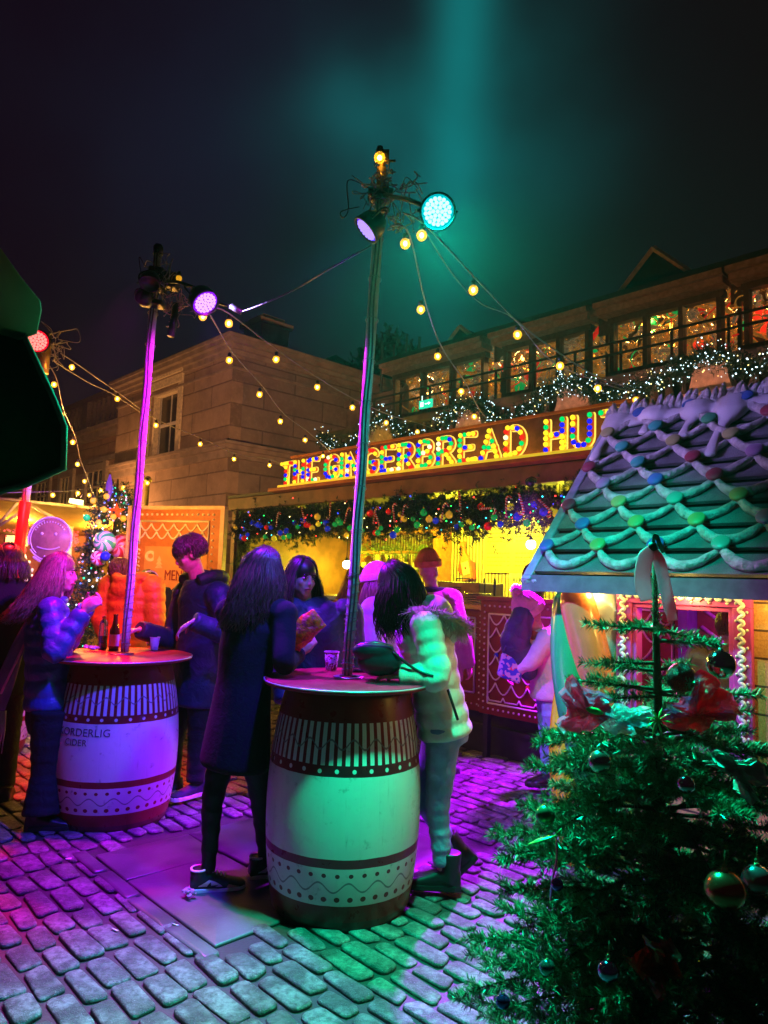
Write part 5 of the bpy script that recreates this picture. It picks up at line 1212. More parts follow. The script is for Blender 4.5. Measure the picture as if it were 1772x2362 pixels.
class Person:
    """local frame: person faces +Y, x to the person's right; J holds joints (local)"""
    def __init__(s, label, foot, heading, H=1.7, J=None, WJ=None, head=(0,0,0), group=None, fem=True):
        s.e = thing('person', label, 'person', foot, heading, group, world=False)
        s.foot = Vector(foot); s.R = Matrix.Rotation(heading, 3, 'Z'); s.Ri = s.R.transposed(); k = H/1.7; s.k = k
        sw = .172 if fem else .195
        d = dict(pelvis=(0,0,.94), chest=(0,0,1.24), neck=(0,0,1.43), head=(0,.02,1.575),
                 shR=(sw,0,1.37), elR=(sw+.05,-.02,1.10), wrR=(sw+.04,.10,.88), shL=(-sw,0,1.37), elL=(-sw-.05,-.02,1.10), wrL=(-sw-.04,.10,.88),
                 hipR=(.09,0,.90), knR=(.095,.02,.49), anR=(.10,-.02,.085), hipL=(-.09,0,.90), knL=(-.095,.02,.49), anL=(-.10,-.02,.085))
        s.J = {n_: Vector(p)*k for n_, p in d.items()}
        if J:
            for n_, p in J.items(): s.J[n_] = Vector(p)
        if WJ:
            for n_, p in WJ.items(): s.J[n_] = s.Ri @ (Vector(p)-s.foot)
        s.hr = yawpitch(*head); s.fem = fem
        s.toe = {}
    def frame(s):
        J = s.J; r = (J['shR']-J['shL']).normalized(); up = (J['neck']-J['pelvis']).normalized(); f = up.cross(r).normalized(); return r, f, up
    def torso_rings(s, mb, g, zs, n=20):
        """zs: list of (t along pelvis->neck, rx, ry)"""
        J = s.J; R = []
        rS = (J['shR']-J['shL']).normalized(); rH = (J['hipR']-J['hipL']).normalized()
        for t, rx, ry in zs:
            if t < .55: c = J['pelvis'].lerp(J['chest'], t/.55)
            else: c = J['chest'].lerp(J['neck'], (t-.55)/.45)
            r = rH.lerp(rS, min(1, max(0, t))).normalized(); ax = (J['chest']-J['pelvis'] if t < .55 else J['neck']-J['chest']).normalized(); f = ax.cross(r).normalized(); r = f.cross(ax)
            R.append([c+r*math.cos(a)*(rx+g)+f*math.sin(a)*(ry+g) for a in [2*PI*i/n for i in range(n)]])
        mb.rings(R)
    def body(s, hands=('relax','relax'), hand_dir=None, face=True, vox=.0075, legs=True):
        J = s.J; k = s.k; mb = MB()
        s.torso_rings(mb, 0, [(-.12,.12*k,.09*k),(0,.15*k,.105*k),(.3,.125*k,.09*k),(.55,.145*k,.10*k),(.8,.15*k,.09*k),(.93,.10*k,.07*k),(1.0,.055*k,.055*k)])
        mb.tube([J['neck']-Vector((0,0,.05)), J['neck'].lerp(J['head'], .5), J['head']], [.058*k,.050*k,.055*k], 14)
        for q in 'RL':
            mb.tube([J['sh'+q], J['sh'+q].lerp(J['el'+q], .4), J['el'+q], J['el'+q].lerp(J['wr'+q], .35), J['wr'+q]], [.05*k,.045*k,.036*k,.038*k,.024*k], 12)
            mb.ell(J['sh'+q], .052*k); mb.ell(J['el'+q], .036*k)
            if legs:
                mb.tube([J['hip'+q], J['hip'+q].lerp(J['kn'+q], .5), J['kn'+q], J['kn'+q].lerp(J['an'+q], .35), J['an'+q]], [.066*k,.055*k,.038*k,.040*k,.028*k], 14)
                mb.ell(J['kn'+q], .037*k)
        # head
        h = J['head']; R = s.hr; K = k*.97
        def hp(x, y, z): return h+R @ Vector((x*K, y*K, z*K))
        mb.ell(hp(0,-.012,.028), (.076*K,.094*K,.086*K), R, 20, 14); mb.ell(hp(0,.012,-.035), (.062*K,.072*K,.078*K), R, 18, 12)
        mb.ell(hp(0,.050,-.085), (.030*K,.030*K,.026*K), R)
        mb.tube([hp(0,.078,.020), hp(0,.092,-.008), hp(0,.099,-.030), hp(0,.088,-.042)], [.007*K,.0085*K,.0115*K,.009*K], 10)
        for x in (-.034,.034): mb.ell(hp(x,.058,-.024), (.024*K,.020*K,.026*K), R); (mb.ell(hp(x*.95,.076,.030), (.018*K,.010*K,.006*K), R) if not s.fem else None)
        mb.ell(hp(0,.080,-.062), (.022*K,.012*K,.011*K), R)
        for x in (-.078,.078): mb.ell(hp(x,-.005,-.010), (.010*K,.020*K,.031*K), R)
        for i, q in enumerate('RL'): s.hand(mb, q, hands[i], (hand_dir or {}).get(q))
        o = mb.build('body', M_skin, s.e); remesh(o, vox, 3 if s.fem else 2, .5); s.bodyo = o
        if face:
            for x in (-.031,.031):
                eo = MB().ell(hp(x,.0745,.004), (.0130*K,.009*K,.0058*K), R, 10, 7).build('eye', M_eyew, o); MB().ell(hp(x,.0825,.004), (.0055*K,.003*K,.0058*K), R, 8, 6).build('iris', M_iris, eo)
                MB().tube([hp(x-.017*(1 if x>0 else -1),.088,.022), hp(x,.089,.027), hp(x+.020*(1 if x>0 else -1),.078,.021)], [.0022,.0034,.0016], 6).build('eyebrow', M_iris, o)
                MB().tube([hp(x-.014,.081,.009), hp(x,.085,.0125), hp(x+.014,.081,.008)], [.001,.0018,.001], 5).build('eyelash', M_iris, o)
            MB().tube([hp(-.023,.083,-.061), hp(-.010,.093,-.057), hp(0,.094,-.060), hp(.010,.093,-.057), hp(.023,.083,-.061)], [.002,.0052,.0058,.0052,.002], 7).build('lips', M_lip, o)
        return o
    def hand(s, mb, q, mode, d=None):
        J = s.J; w = J['wr'+q]; k = s.k
        fw = (w-J['el'+q]).normalized() if d is None else (s.Ri @ Vector(d[0])).normalized() if len(d) > 2 and d[2] == 'W' else Vector(d[0]).normalized()
        pn = Vector(d[1]) if d is not None else Vector((-1 if q == 'R' else 1, 0, 0))   # palm normal
        if d is not None and len(d) > 2: pn = s.Ri @ pn
        pn = (pn-fw*pn.dot(fw)); pn = pn.normalized() if pn.length > 1e-4 else fw.orthogonal().normalized(); sd_ = fw.cross(pn)
        if (q == 'R'): pass
        else: sd_ = -sd_
        sd_ = sd_   # towards the thumb side
        pc = w+fw*.045*k; mb.tube([w-fw*.01, w+fw*.02, w+fw*.055*k, w+fw*.088*k], [.024*k,.030*k,.040*k,.036*k], 12, flat=.42, up=pn)
        cur = {'relax':.45, 'fist':1.35, 'hold':.95, 'flat':.1, 'point':.8}[mode]
        for i, (x, L_) in enumerate(((.028,.066),(.010,.074),(-.009,.069),(-.027,.054))):
            c_ = cur+(.08*i if mode == 'relax' else 0); p = w+fw*.084*k+sd_*x*k; P = [p-fw*.02, p]; a = c_*.45
            for j, f_ in enumerate((.42,.32,.26)):
                dr = fw*math.cos(a)+pn*math.sin(a)+sd_*x*1.6; dr.normalize(); p = p+dr*L_*f_*k*1.05; P.append(p); a += c_*.75
            mb.tube(P, [.0092*k,.0092*k,.0085*k,.0076*k,.006*k], 8)
        t0 = w+fw*.022*k+sd_*.024*k; t1 = t0+(fw*.55+sd_*.75+pn*.25).normalized()*.036*k; t2 = t1+(fw*.85+sd_*.25+pn*(.3+cur*.4)).normalized()*.032*k; t3 = t2+(fw*.8-sd_*.1+pn*(.3+cur*.6)).normalized()*.024*k
        mb.tube([t0-fw*.01, t1, t2, t3], [.013*k,.0115*k,.0098*k,.0072*k], 8)
    def jacket(s, m, g=.035, L_=-.22, puff=0.0, pitch=.085, flare=0.0, sleeve=1.0, collar='hood', name='jacket', vox=.011, taper=1.0, arm=.052, wr=.040, waist=1.0, bottom=None):
        J = s.J; k = s.k; mb = MB(); r, f, up = s.frame()
        zs = []; n_ = 46
        key = [(-.6,.155,.125),(-.35,.160,.125),(-.12,.160,.120),(0,.158,.115),(.3,.142*waist,.105*waist),(.55,.155,.112),(.78,.166,.105),(.92,.125,.085),(1.03,.070,.066)]
        def kk(t):
            for (t0, a0, b0), (t1, a1, b1) in zip(key, key[1:]):
                if t <= t1: u = max(0, (t-t0)/(t1-t0)); return lerp(a0,a1,u)*k, lerp(b0,b1,u)*k
            return key[-1][1]*k, key[-1][2]*k
        tl = (J['neck']-J['pelvis']).length
        for i in range(n_+1):
            t = lerp(L_, 1.03, i/n_); rx, ry = kk(t); pf = puff*abs(math.sin(t*tl/pitch*PI)) if t < .95 else 0; fl = flare*max(0, -t+.25); ed = .0 if i else -.012
            zs.append((t, rx+pf+fl+ed, ry+pf+fl*.8+ed))
        s.torso_rings(mb, g, zs, 28)
        for q in 'RL':
            a, b_, c_ = J['sh'+q], J['el'+q], J['wr'+q]; c2 = b_.lerp(c_, sleeve); P = catmull([a+(J['neck']-a)*.25, a, a.lerp(b_, .5), b_, b_.lerp(c2, .5), c2], 7); n2 = len(P); acc = 0; rr = []
            for i in range(n2):
                if i: acc += (P[i]-P[i-1]).length
                t = i/(n2-1); base = lerp(arm+.018, wr, t)*k+g*.45; rr.append(base+puff*abs(math.sin(acc/pitch*PI)))
            mb.tube(P, rr, 16); mb.ell(a, (arm+.022)*k+g*.45)
        if collar == 'hood':
            nb = J['neck']; P = [nb+r*x*k-f*y*k+up*z*k for x, y, z in ((.10,-.07,.0),(.125,.02,.035),(.085,.115,.03),(0,.15,.005),(-.085,.115,.03),(-.125,.02,.035),(-.10,-.07,.0))]
            mb.tube(catmull(P, 5), .042*k, 12); mb.ell(nb-f*.125*k-up*.06*k, (.13*k,.06*k,.10*k), Matrix((r,f,up)).transposed())
        elif collar == 'stand':
            nb = J['neck']; P = [nb+r*math.cos(a)*.082*k+f*math.sin(a)*.075*k+up*.02 for a in [2*PI*i/16 for i in range(16)]]; mb.tube(P, .026*k, 10, closed=True)
        o = mb.build(name, m, s.e); remesh(o, vox, 2, .4); return o
    def trousers(s, m, w=1.0, flare=0.0, top=.06, L_=1.0, name='trousers'):
        J = s.J; k = s.k; mb = MB(); s.torso_rings(mb, .012, [(-.16,.13*k,.10*k),(-.05,.165*k,.118*k),(.08,.16*k,.112*k),(.08+top,.150*k,.105*k)], 24)
        for q in 'RL':
            a, b_, c_ = J['hip'+q], J['kn'+q], J['an'+q]; c2 = b_.lerp(c_, L_)
            P = catmull([a+Vector((0,0,.03)), a.lerp(b_,.5), b_, b_.lerp(c2,.5), c2], 6); n2 = len(P); kn = n2//2
            rr = [lerp(lerp(.098,.066,min(1,i/kn)), lerp(.066,.050,1)+flare, max(0,(i-kn)/(n2-1-kn)))*k*w+ .0035*math.sin(i*2.3) for i in range(n2)]
            mb.tube(P, rr, 16)
        o = mb.build(name, m, s.e); remesh(o, .011, 2, .4); return o
    def shoe(s, q, m, msole=None, yaw=0, pitch=0, L_=.265, boot=0, tr=None, label=None):
        J = s.J; a = J['an'+q]; k = s.k; mb = MB(); R = Matrix.Rotation(yaw, 3, 'Z') @ rotx(pitch); z0 = -.085*k if tr is None else tr
        def sp(x, y, z): return a+R @ Vector((x, y, z))
        st = [(-.085,.030,.066),(-.06,.036,.085),(-.02,.037,.090),(.03,.040,.075),(.08,.046,.055),(.125,.048,.042),(.16,.042,.034),(.185,.022,.022)]; k2 = L_/.27
        R_ = []
        for y, w_, h in st:
            R_.append([sp(math.cos(t)*w_*k2, y*k2, z0+.018+(h*k2)*(.5+.5*math.sin(t)) if math.sin(t) > -.2 else z0+.014) for t in [2*PI*i/16 for i in range(16)]])
        mb.rings(R_); 
        if boot: mb.tube([sp(0,-.025,z0+.04), sp(0,-.035,z0+.09), sp(0,-.038,z0+.05+boot)], [.046*k2,.047*k2,.052*k2], 14)
        else: mb.tube([sp(0,-.04,z0+.07), sp(0,-.045,z0+.11)], [.040*k2,.044*k2], 14)
        o = mb.build('shoe', m, s.e); remesh(o, .007, 4 if boot else 2, .5)
        if label: o['label'] = label
        sb = MB(); pr = [(-.088,.026),(-.06,.038),(0,.038),(.05,.041),(.10,.048),(.15,.047),(.178,.032),(.188,.012)]
        top = [sp(w_*k2, y*k2, z0) for y, w_ in pr]+[sp(-w_*k2, y*k2, z0) for y, w_ in reversed(pr)]; n_ = len(top); hi = [p+R @ Vector((0,0,.030)) for p in top]
        sb.add(top+hi, [tuple(range(n_-1,-1,-1)), tuple(range(n_, 2*n_))]+[(i, (i+1)%n_, (i+1)%n_+n_, i+n_) for i in range(n_)]); bevel(sb.build('sole', msole or M_black, o, False), .006)
        return o, sp, z0, k2
    def hair(s, m, L_=.45, n_0=230, vol=1.0, seed=1, part=0.0, wave=.0, wind=(0,0,0), front=.62, thick=.0085, name='hair', short=False, back_only=False, lift=.0):
        n = int(n_0*1.7); thick *= .62
        R_ = random.Random(seed); h = s.J['head']; K = s.k*.97; R = s.hr; mb = MB(); up = R @ Vector((0,0,1)); wind = s.Ri @ Vector(wind)
        dn = Vector((0,0,-1)); W = vol
        def surf(th, ph, ex=1.0):   # th polar angle from crown, ph azimuth (0 = front)
            return h+R @ Vector((math.sin(th)*math.sin(ph)*.087*K*ex*W, (math.sin(th)*math.cos(ph)*.104*ex*W-.014)*K, (math.cos(th)*.100*ex*W+.026)*K))
        mb.ell(h+R @ Vector((0,(-.020 if short else -.011)*K,.040*K)), (.081*K*W,.093*K*W,.084*K*W), R, 20, 14)
        for i in range(n):
            ph = R_.uniform(front, 2*PI-front); ex = R_.uniform(1.0, 1.07)
            if short:
                th0 = R_.uniform(0, 1.75 if math.cos(ph) < 0 else 1.2); p = surf(th0, ph, 1.0); q = surf(min(th0+.35, 2.2), ph+R_.uniform(-.3,.3), 1.08); q2 = surf(min(th0+.65, 2.25), ph+R_.uniform(-.3,.3), 1.03+lift)
                mb.tube([p, q, q2], [thick, thick*.8, thick*.15], 5); continue
            P = []; nth = 6; thm = 1.45+R_.uniform(-.05,.1)
            for j in range(nth): P.append(surf(.05+(thm-.05)*j/(nth-1), ph*(.55+.45*j/(nth-1)) if ph < PI else 2*PI-(2*PI-ph)*(.55+.45*j/(nth-1)), ex))
            fly = i % 9 == 0
            if fly: P = [h+(q-h)*R_.uniform(1.03,1.09) for q in P]
            p = P[-1]; od = (p-h); od = Vector((od.x, od.y, 0)); od = od.normalized() if od.length > 1e-5 else Vector((0,-1,0)); LL_ = L_*R_.uniform(.8, 1.05); ns = 7; phs = R_.uniform(0, 6.3)
            for j in range(1, ns+1):
                t = j/ns; q = p+dn*LL_*t+od*(.030*math.sin(min(1, t*2.2)*PI/2)*W+.02*t)+wind*t*t*LL_*R_.uniform(.8,1.1)
                q += Vector((math.sin(phs+t*11), math.cos(phs+t*9), 0))*(wave+(.016 if fly else .004))*t
                fwd = (q-s.J['neck']); P.append(q)
            rr = [thick*.8]*nth+[lerp(thick*1.1, thick*.12, (j/ns)**1.5) for j in range(1, ns+1)]
            mb.tube(P, [q*.3 for q in rr] if fly else rr, 5)
        return mb.build(name, m, s.e)
    def beanie(s, m, pom=None, cover=1.25, rib=26, size=1.0, cuff=True, tall=0.0, name='beanie', mcuff=None):
        h = s.J['head']; K = s.k*.97*size; R = s.hr @ rotx(.12); R_ = []; n_ = rib*4
        for i in range(14):
            th = cover*1.15*(1-i/13)+.001; row = []
            for j in range(n_):
                ph = 2*PI*j/n_; e_ = 1.06+.012*math.sin(ph*rib)+.010*math.sin(th*50)
                row.append(h+R @ Vector((math.sin(th)*math.sin(ph)*.090*K*e_, (math.sin(th)*math.cos(ph)*.106*e_-.012)*K, (math.cos(th)*(.108+tall)*e_+.030)*K)))
            R_.append(row)
        mb = MB(); mb.rings(R_); o = mb.build(name, m, s.e)
        if cuff:
            cf_ = []
            for i in range(9):
                a = 2*PI*i/9; row = []
                for j in range(n_):
                    ph = 2*PI*j/n_; e_ = 1.10+.014*math.sin(ph*rib)+.03*math.cos(a); zz = math.cos(cover*1.12)*.108+.030+.026*math.sin(a)+.012
                    row.append(h+R @ Vector((math.sin(1.35)*math.sin(ph)*.090*K*e_, (math.sin(1.35)*math.cos(ph)*.106*e_-.012)*K, zz*K)))
                cf_.append(row)
            MB().rings(cf_, closed=True).build('cuff', mcuff or m, o)
        if pom:
            c_ = h+R @ Vector((0,-.01,(.155+tall)*K)); mb = MB(); rr = random.Random(3)
            mb.ell(c_, .035*K)
            for i in range(160):
                d = Vector((rr.gauss(0,1), rr.gauss(0,1), rr.gauss(0,1))).normalized(); mb.tube([c_+d*.02, c_+d*rr.uniform(.045,.06)], [.006,.002], 4)
            mb.build('pompom', pom, o)
        return o
H_ = lambda dx, dy: math.atan2(-dx, dy)      # heading whose +Y points to (dx,dy)
M_hdark = hairmat('dark_brown_hair', (.022,.012,.008)); M_hbrown = hairmat('brown_hair', (.075,.035,.018)); M_hmid = hairmat('mid_brown_hair', (.17,.10,.065)); M_hshort = hairmat('short_brown_hair', (.12,.055,.022))
M_denim = clothmat('blue_denim', (.24,.32,.52), .8, 200, .3, .25); M_blackc = clothmat('black_wool', (.004,.004,.005), .95, wr=.25); M_navy = clothmat('navy_shell', (.020,.022,.050), .55, 60, .3, .2)
M_bluep = clothmat('blue_puffer', (.05,.06,.22), .38, 60, .2, .2); M_btrous = clothmat('black_trousers', (.007,.007,.008), .85); M_tights = clothmat('black_tights', (.006,.006,.007), .7, 200, .1)
M_whitej = clothmat('cream_puffer', (.78,.74,.66), .5, 50, .2, .08, wr=.6); M_orangej = clothmat('orange_puffer', (.80,.24,.015), .5, 50, .25, .15); M_sole = mat('white_rubber', (.85,.85,.80), .5)
M_boot = mat('black_leather', (.012,.011,.012), .38, var=.2, bump=.3, bs=40)
# --- woman in black coat (back view, left of the nearest barrel)
g5 = G(535, 2040); Y5 = 3.72
def DD(px, py, Y): return D(px, py, Y)
P5 = Person('woman in long black coat and trainers, long brown hair, holding an orange crisp bag', (DD(535,2040,Y5).x, Y5, 0), H_(.75,.55), 1.70,
   WJ=dict(head=DD(612,1318,Y5), neck=DD(600,1392,Y5-.0), chest=DD(572,1490,Y5), pelvis=DD(555,1640,Y5), shL=DD(528,1412,Y5+.08), shR=DD(655,1418,Y5-.10), elR=DD(655,1530,Y5-.20), wrR=DD(688,1510,Y5+.02), elL=DD(560,1530,Y5+.25), wrL=DD(655,1505,Y5+.25),
   hipR=DD(575,1650,Y5-.07), hipL=DD(535,1650,Y5+.06), knR=DD(600,1830,Y5-.02), anR=DD(613,1985,Y5+.10), knL=DD(492,1840,Y5-.05), anL=DD(480,2015,Y5-.08)), head=(-.35,0,0))
P5.body(hands=('hold','hold'), hand_dir={'R':((.5,.2,.6),(0,1,0),'W'),'L':((.6,-.1,.5),(0,-1,0),'W')})
P5.jacket(M_blackc, .014, -.46, flare=.05, collar='stand', name='coat', waist=1.04, arm=.046, wr=.038, vox=.011)
P5.trousers(M_tights, .84, -.012, name='tights')
P5.hair(M_hbrown, .33, 330, 1.0, 4, wave=.012, front=.55, wind=(-.15,-.02,0))
M_sn1 = mat('dark_green_leather', (.02,.035,.03), .4, var=.1); M_sn2 = mat('grey_leather', (.78,.80,.76), .45, var=.1); M_sn3 = mat('pink_leather', (.85,.45,.38), .5, var=.1)
def sneaker(P, q, yaw, side):
    o, sp, z0, k2 = P.shoe(q, M_sn1, M_sole, yaw=yaw)
    mb = MB()
    def pp(y, z, o_=.0): 
        st = [(-.085,.030,.066),(-.06,.036,.085),(-.02,.037,.090),(.03,.040,.075),(.08,.046,.055),(.125,.048,.042),(.16,.042,.034),(.185,.022,.022)]
        for (y0,w0_,h0),(y1,w1_,h1) in zip(st, st[1:]):
            if y <= y1: t = (y-y0)/(y1-y0); w_ = lerp(w0_,w1_,t); h = lerp(h0,h1,t); break
        u = min(1, max(-1, ((z-.018)/h)*2-1)); return sp(side*(w_*math.sqrt(max(0, 1-u*u))*k2+.003+o_), y*k2, z0+z*k2)
    # pale side panel, swoosh-like curved mark, laces, pink toe
    def patch(poly, m, o_, nm):
        pb = MB(); n_ = len(poly); cy0 = sum(p[0] for p in poly)/n_; cz0 = sum(p[1] for p in poly)/n_
        V = [pp(cy0, cz0, o_)]+[pp(y, z, o_) for y, z in poly]+[pp(lerp(cy0,y,.5), lerp(cz0,z,.5), o_) for y, z in poly]
        pb.add(V, [(0, 1+n_+i, 1+n_+(i+1)%n_) for i in range(n_)]+[(1+n_+i, 1+i, 1+(i+1)%n_, 1+n_+(i+1)%n_) for i in range(n_)]); return pb.build(nm, m, o)
    patch([(-.045,.030),(.0,.026),(.045,.024),(.078,.030),(.060,.048),(.030,.064),(.005,.072),(-.015,.060),(-.045,.044)], M_sn2, .001, 'side_panel')
    patch([(.038,.058),(.028,.050),(.022,.040),(.024,.034),(.034,.032),(.060,.040),(.030,.025),(.012,.024),(.006,.032),(.012,.046),(.022,.056)][::-1] if False else [(.050,.046),(.030,.034),(.012,.029),(-.002,.032),(-.004,.042),(.006,.056),(.014,.062),(.008,.048),(.012,.040),(.024,.040)], M_sn1, .003, 'side_mark')
    patch([(.090,.030),(.125,.026),(.150,.026),(.150,.034),(.125,.042),(.10,.048)], M_sn3, .002, 'toe_panel')
    lb_ = MB()
    for i in range(5):
        y = .0+i*.020; zz = z0+(.018+lerp(.088,.058,i/4))*k2+.004; lb_.tube([sp(-.020,y,zz-.004), sp(0,y+.006,zz+.003), sp(.020,y,zz-.004)], .0038, 6)
    lb_.build('lace', M_sn2, o)
    mb.tube([sp(math.cos(a)*.040, -.045+math.sin(a)*.036, z0+.112) for a in [2*PI*i/14 for i in range(14)]], .006, 6, closed=True); mb.build('collar', M_sn2, o)
sneaker(P5, 'L', -.35, 1); sneaker(P5, 'R', -.25, 1)
# orange crisp bag held up
cbp = DD(668, 1462, Y5-.06); bg_ = thing('crisp_bag', 'shiny orange and pink crisp bag in the hands of the woman in black', 'snack bag', cbp)
mb = MB(); R_ = []; ax_ = (DD(728,1432,Y5-.1)-DD(640,1500,Y5-.02)); L_ = ax_.length*1.2; ax_.normalize(); sdv = ax_.cross(Vector((0,1,0))).normalized(); nv = ax_.cross(sdv)
for i in range(15):
    t = i/14; c_ = DD(632,1506,Y5-.04)+ax_*L_*t; hw = .082*(1-.35*t) ; tk = .045*math.sin(PI*min(1,max(0,t)))**.5*(1-.3*t)+.002
    R_.append([c_+sdv*math.cos(a)*hw*(1+rnd.uniform(-.08,.08))+nv*math.sin(a)*tk*(1+rnd.uniform(-.25,.25)) for a in [2*PI*j/18 for j in range(18)]])
mb.rings(R_); mb.build('bag', mat('orange_foil_wrap', rough=.2, fn=lambda b,p,o: b.mix(b.noise(o, 22, 2).sm(.45,.6), (.95,.26,.02), (.9,.08,.12)), coat=.6, bump=.9, bs=34, bd=.02), bg_)
# --- woman facing the camera between pole and black coat
Y6 = 4.15
P6 = Person('dark haired woman in a navy coat behind the nearest table looking to the right', (DD(720,1950,Y6).x, Y6, 0), H_(.25,-1), 1.66,
   WJ=dict(head=DD(697,1335,Y6), neck=DD(700,1400,Y6+.02)), head=(.45,-.02,-.08))
for q in ('shR','shL'): pass
P6.body(hands=('hold','relax')); P6.jacket(M_navy, .022, -.5, puff=.004, collar='hood', name='coat'); P6.trousers(M_btrous); P6.hair(M_hdark, .34, 300, 1.03, 9, front=.95, wave=.006)
P6.shoe('R', M_boot); P6.shoe('L', M_boot)
# --- woman in cream puffer leaning on the table
Y7 = 3.70
P7 = Person('woman in cream puffer jacket and blue jeans leaning on the nearest table', (DD(1020,2030,Y7).x, Y7, 0), H_(-1,.12), 1.66,
   WJ=dict(head=DD(912,1352,Y7), neck=DD(942,1425,Y7), chest=DD(990,1500,Y7), pelvis=DD(1022,1665,Y7), shR=DD(985,1440,Y7+.17), shL=DD(985,1450,Y7-.17), elL=DD(1010,1560,Y7-.24), wrL=DD(925,1560,Y7-.20), elR=DD(930,1540,Y7+.22), wrR=DD(880,1530,Y7+.12),
   hipR=DD(1018,1690,Y7+.09), hipL=DD(1024,1690,Y7-.09), knL=DD(1010,1860,Y7-.05), anL=DD(1022,2010,Y7-.03), knR=DD(975,1830,Y7+.06), anR=DD(1048,1975,Y7+.10)), head=(.10,-.25,0))
P7.body(hands=('relax','hold'), hand_dir={'L':((-1,0,0),(0,0,-1),'W')})
P7.jacket(M_whitej, .018, -.10, puff=.010, pitch=.070, collar='stand', arm=.050, wr=.042, vox=.0085)
P7.trousers(M_denim, .93, .0, L_=.9, name='jeans'); P7.hair(M_hdark, .30, 300, 1.05, 6, front=.75, wave=.02, wind=(.12,0,0), thick=.010)
P7.shoe('L', M_boot, yaw=0, boot=.13, L_=.28); P7.shoe('R', M_boot, yaw=.1, pitch=-.75, boot=.13, L_=.28)
# fur trim of the hood lying on her back
M_fur = mat('pale_fur', (.50,.36,.34), .8, var=.2); r_, f_, u_ = P7.frame(); fb = MB(); nb = P7.J['neck']
hoodc = [nb+r_*x-f_*y+u_*z for x, y, z in ((.13,.02,.03),(.15,.10,.0),(.12,.19,-.06),(.05,.25,-.13),(-.05,.25,-.13),(-.12,.19,-.06),(-.15,.10,.0),(-.13,.02,.03))]
HC = catmull(hoodc, 6); fb.tube(HC, .030, 8); rr_ = random.Random(2)
for i in range(1500):
    k_ = rr_.randrange(len(HC)-1); p = HC[k_].lerp(HC[k_+1], rr_.random()); d = Vector((rr_.gauss(0,1), rr_.gauss(0,1), rr_.gauss(-.2,1))).normalized(); l_ = rr_.uniform(.05,.085); fb.tube([p+d*.015, p+d*l_*.6+Vector((0,0,-.004)), p+d*l_+Vector((0,0,-.014))], [.0032,.0022,.0005], 4)
fb.build('fur_trim', M_fur, P7.e)
hd = MB(); hd.ell(nb-f_*.13-u_*.03, (.145,.10,.11), Matrix((r_,f_,u_)).transposed(), 20, 14); hd.ell(nb-f_*.17-u_*.10, (.10,.06,.10), Matrix((r_,f_,u_)).transposed(), 16, 10); remesh(hd.build('hood', M_whitej, P7.e), .011, 3)
zp = MB(); pa, pb_ = P7.Ri @ (DD(1033,1590,Y7-.235)-P7.foot), P7.Ri @ (DD(1056,1660,Y7-.225)-P7.foot); zp.tube([pa, pa.lerp(pb_,.5)+P7.Ri @ Vector((0,-.012,0)), pb_], .0075, 6); zp.build('pocket_zip', M_black, P7.e)
# blue clutch bag on her arm, with strap
cp_ = DD(862,1502,Y7-.22); hb2 = thing('handbag', 'blue-lit padded handbag under the arm of the woman in cream', 'handbag', cp_)
mb = MB(); mb.ell(cp_, (.105,.05,.05)); mb.ell(cp_+Vector((.03,.01,-.05)), (.11,.06,.07)); o_ = mb.build('bag', mat('black_padded_nylon', (.03,.03,.05), .35, bump=.3, bs=25), hb2); remesh(o_, .008, 2)
MB().tube(catmull([cp_+Vector((-.08,-.03,.03)), cp_+Vector((0,-.045,.045)), cp_+Vector((.09,-.03,.03))], 5), .004, 6).build('zip', M_steel, hb2)
MB().tube(catmull([cp_+Vector((.09,-.02,.0)), DD(960,1545,Y7-.27), DD(1000,1560,Y7-.30)], 6), .007, 6).build('strap', M_black, hb2)
# --- tall man in navy hooded jacket behind the second barrel
Y4_ = 5.1
P4 = Person('tall man in a dark navy hooded jacket bending his head behind the second barrel table', (DD(425,1830,Y4_).x, Y4_, 0), H_(-1,-.55), 1.85,
   WJ=dict(head=DD(438,1278,Y4_-.05), neck=DD(462,1340,Y4_), chest=DD(470,1420,Y4_), pelvis=DD(455,1560,Y4_), shR=DD(428,1372,Y4_+.18), shL=DD(508,1378,Y4_-.16), elR=DD(395,1475,Y4_+.10), wrR=DD(322,1452,Y4_-.15), elL=DD(540,1470,Y4_-.28), wrL=DD(446,1432,Y4_-.42),
   hipR=DD(430,1570,Y4_+.06), hipL=DD(470,1570,Y4_-.06), knL=DD(460,1700,Y4_-.05), anL=DD(450,1805,Y4_-.08), knR=DD(400,1700,Y4_+.10), anR=DD(395,1800,Y4_+.12)), head=(-.15,-.42,0), fem=False)
P4.body(hands=('hold','relax'), hand_dir={'L':((-.75,-.1,-.6),(-.2,0,-1),'W'),'R':((-1,0,-.2),(0,0,-1),'W')})
P4.jacket(M_navy, .032, -.25, puff=.004, pitch=.12, collar='hood', arm=.056, wr=.042, vox=.011); P4.trousers(M_btrous, 1.1)
P4.hair(hairmat('dark_short_hair', (.035,.018,.02)), 0, 420, 1.05, 12, front=.0, short=True, thick=.009, lift=.02)
P4.shoe('L', clothmat('navy_canvas', (.03,.03,.06)), M_sole, yaw=.35, label='dark canvas trainer with pale laces and sole'); P4.shoe('R', clothmat('navy_canvas2', (.03,.03,.06)), M_sole, yaw=.2)
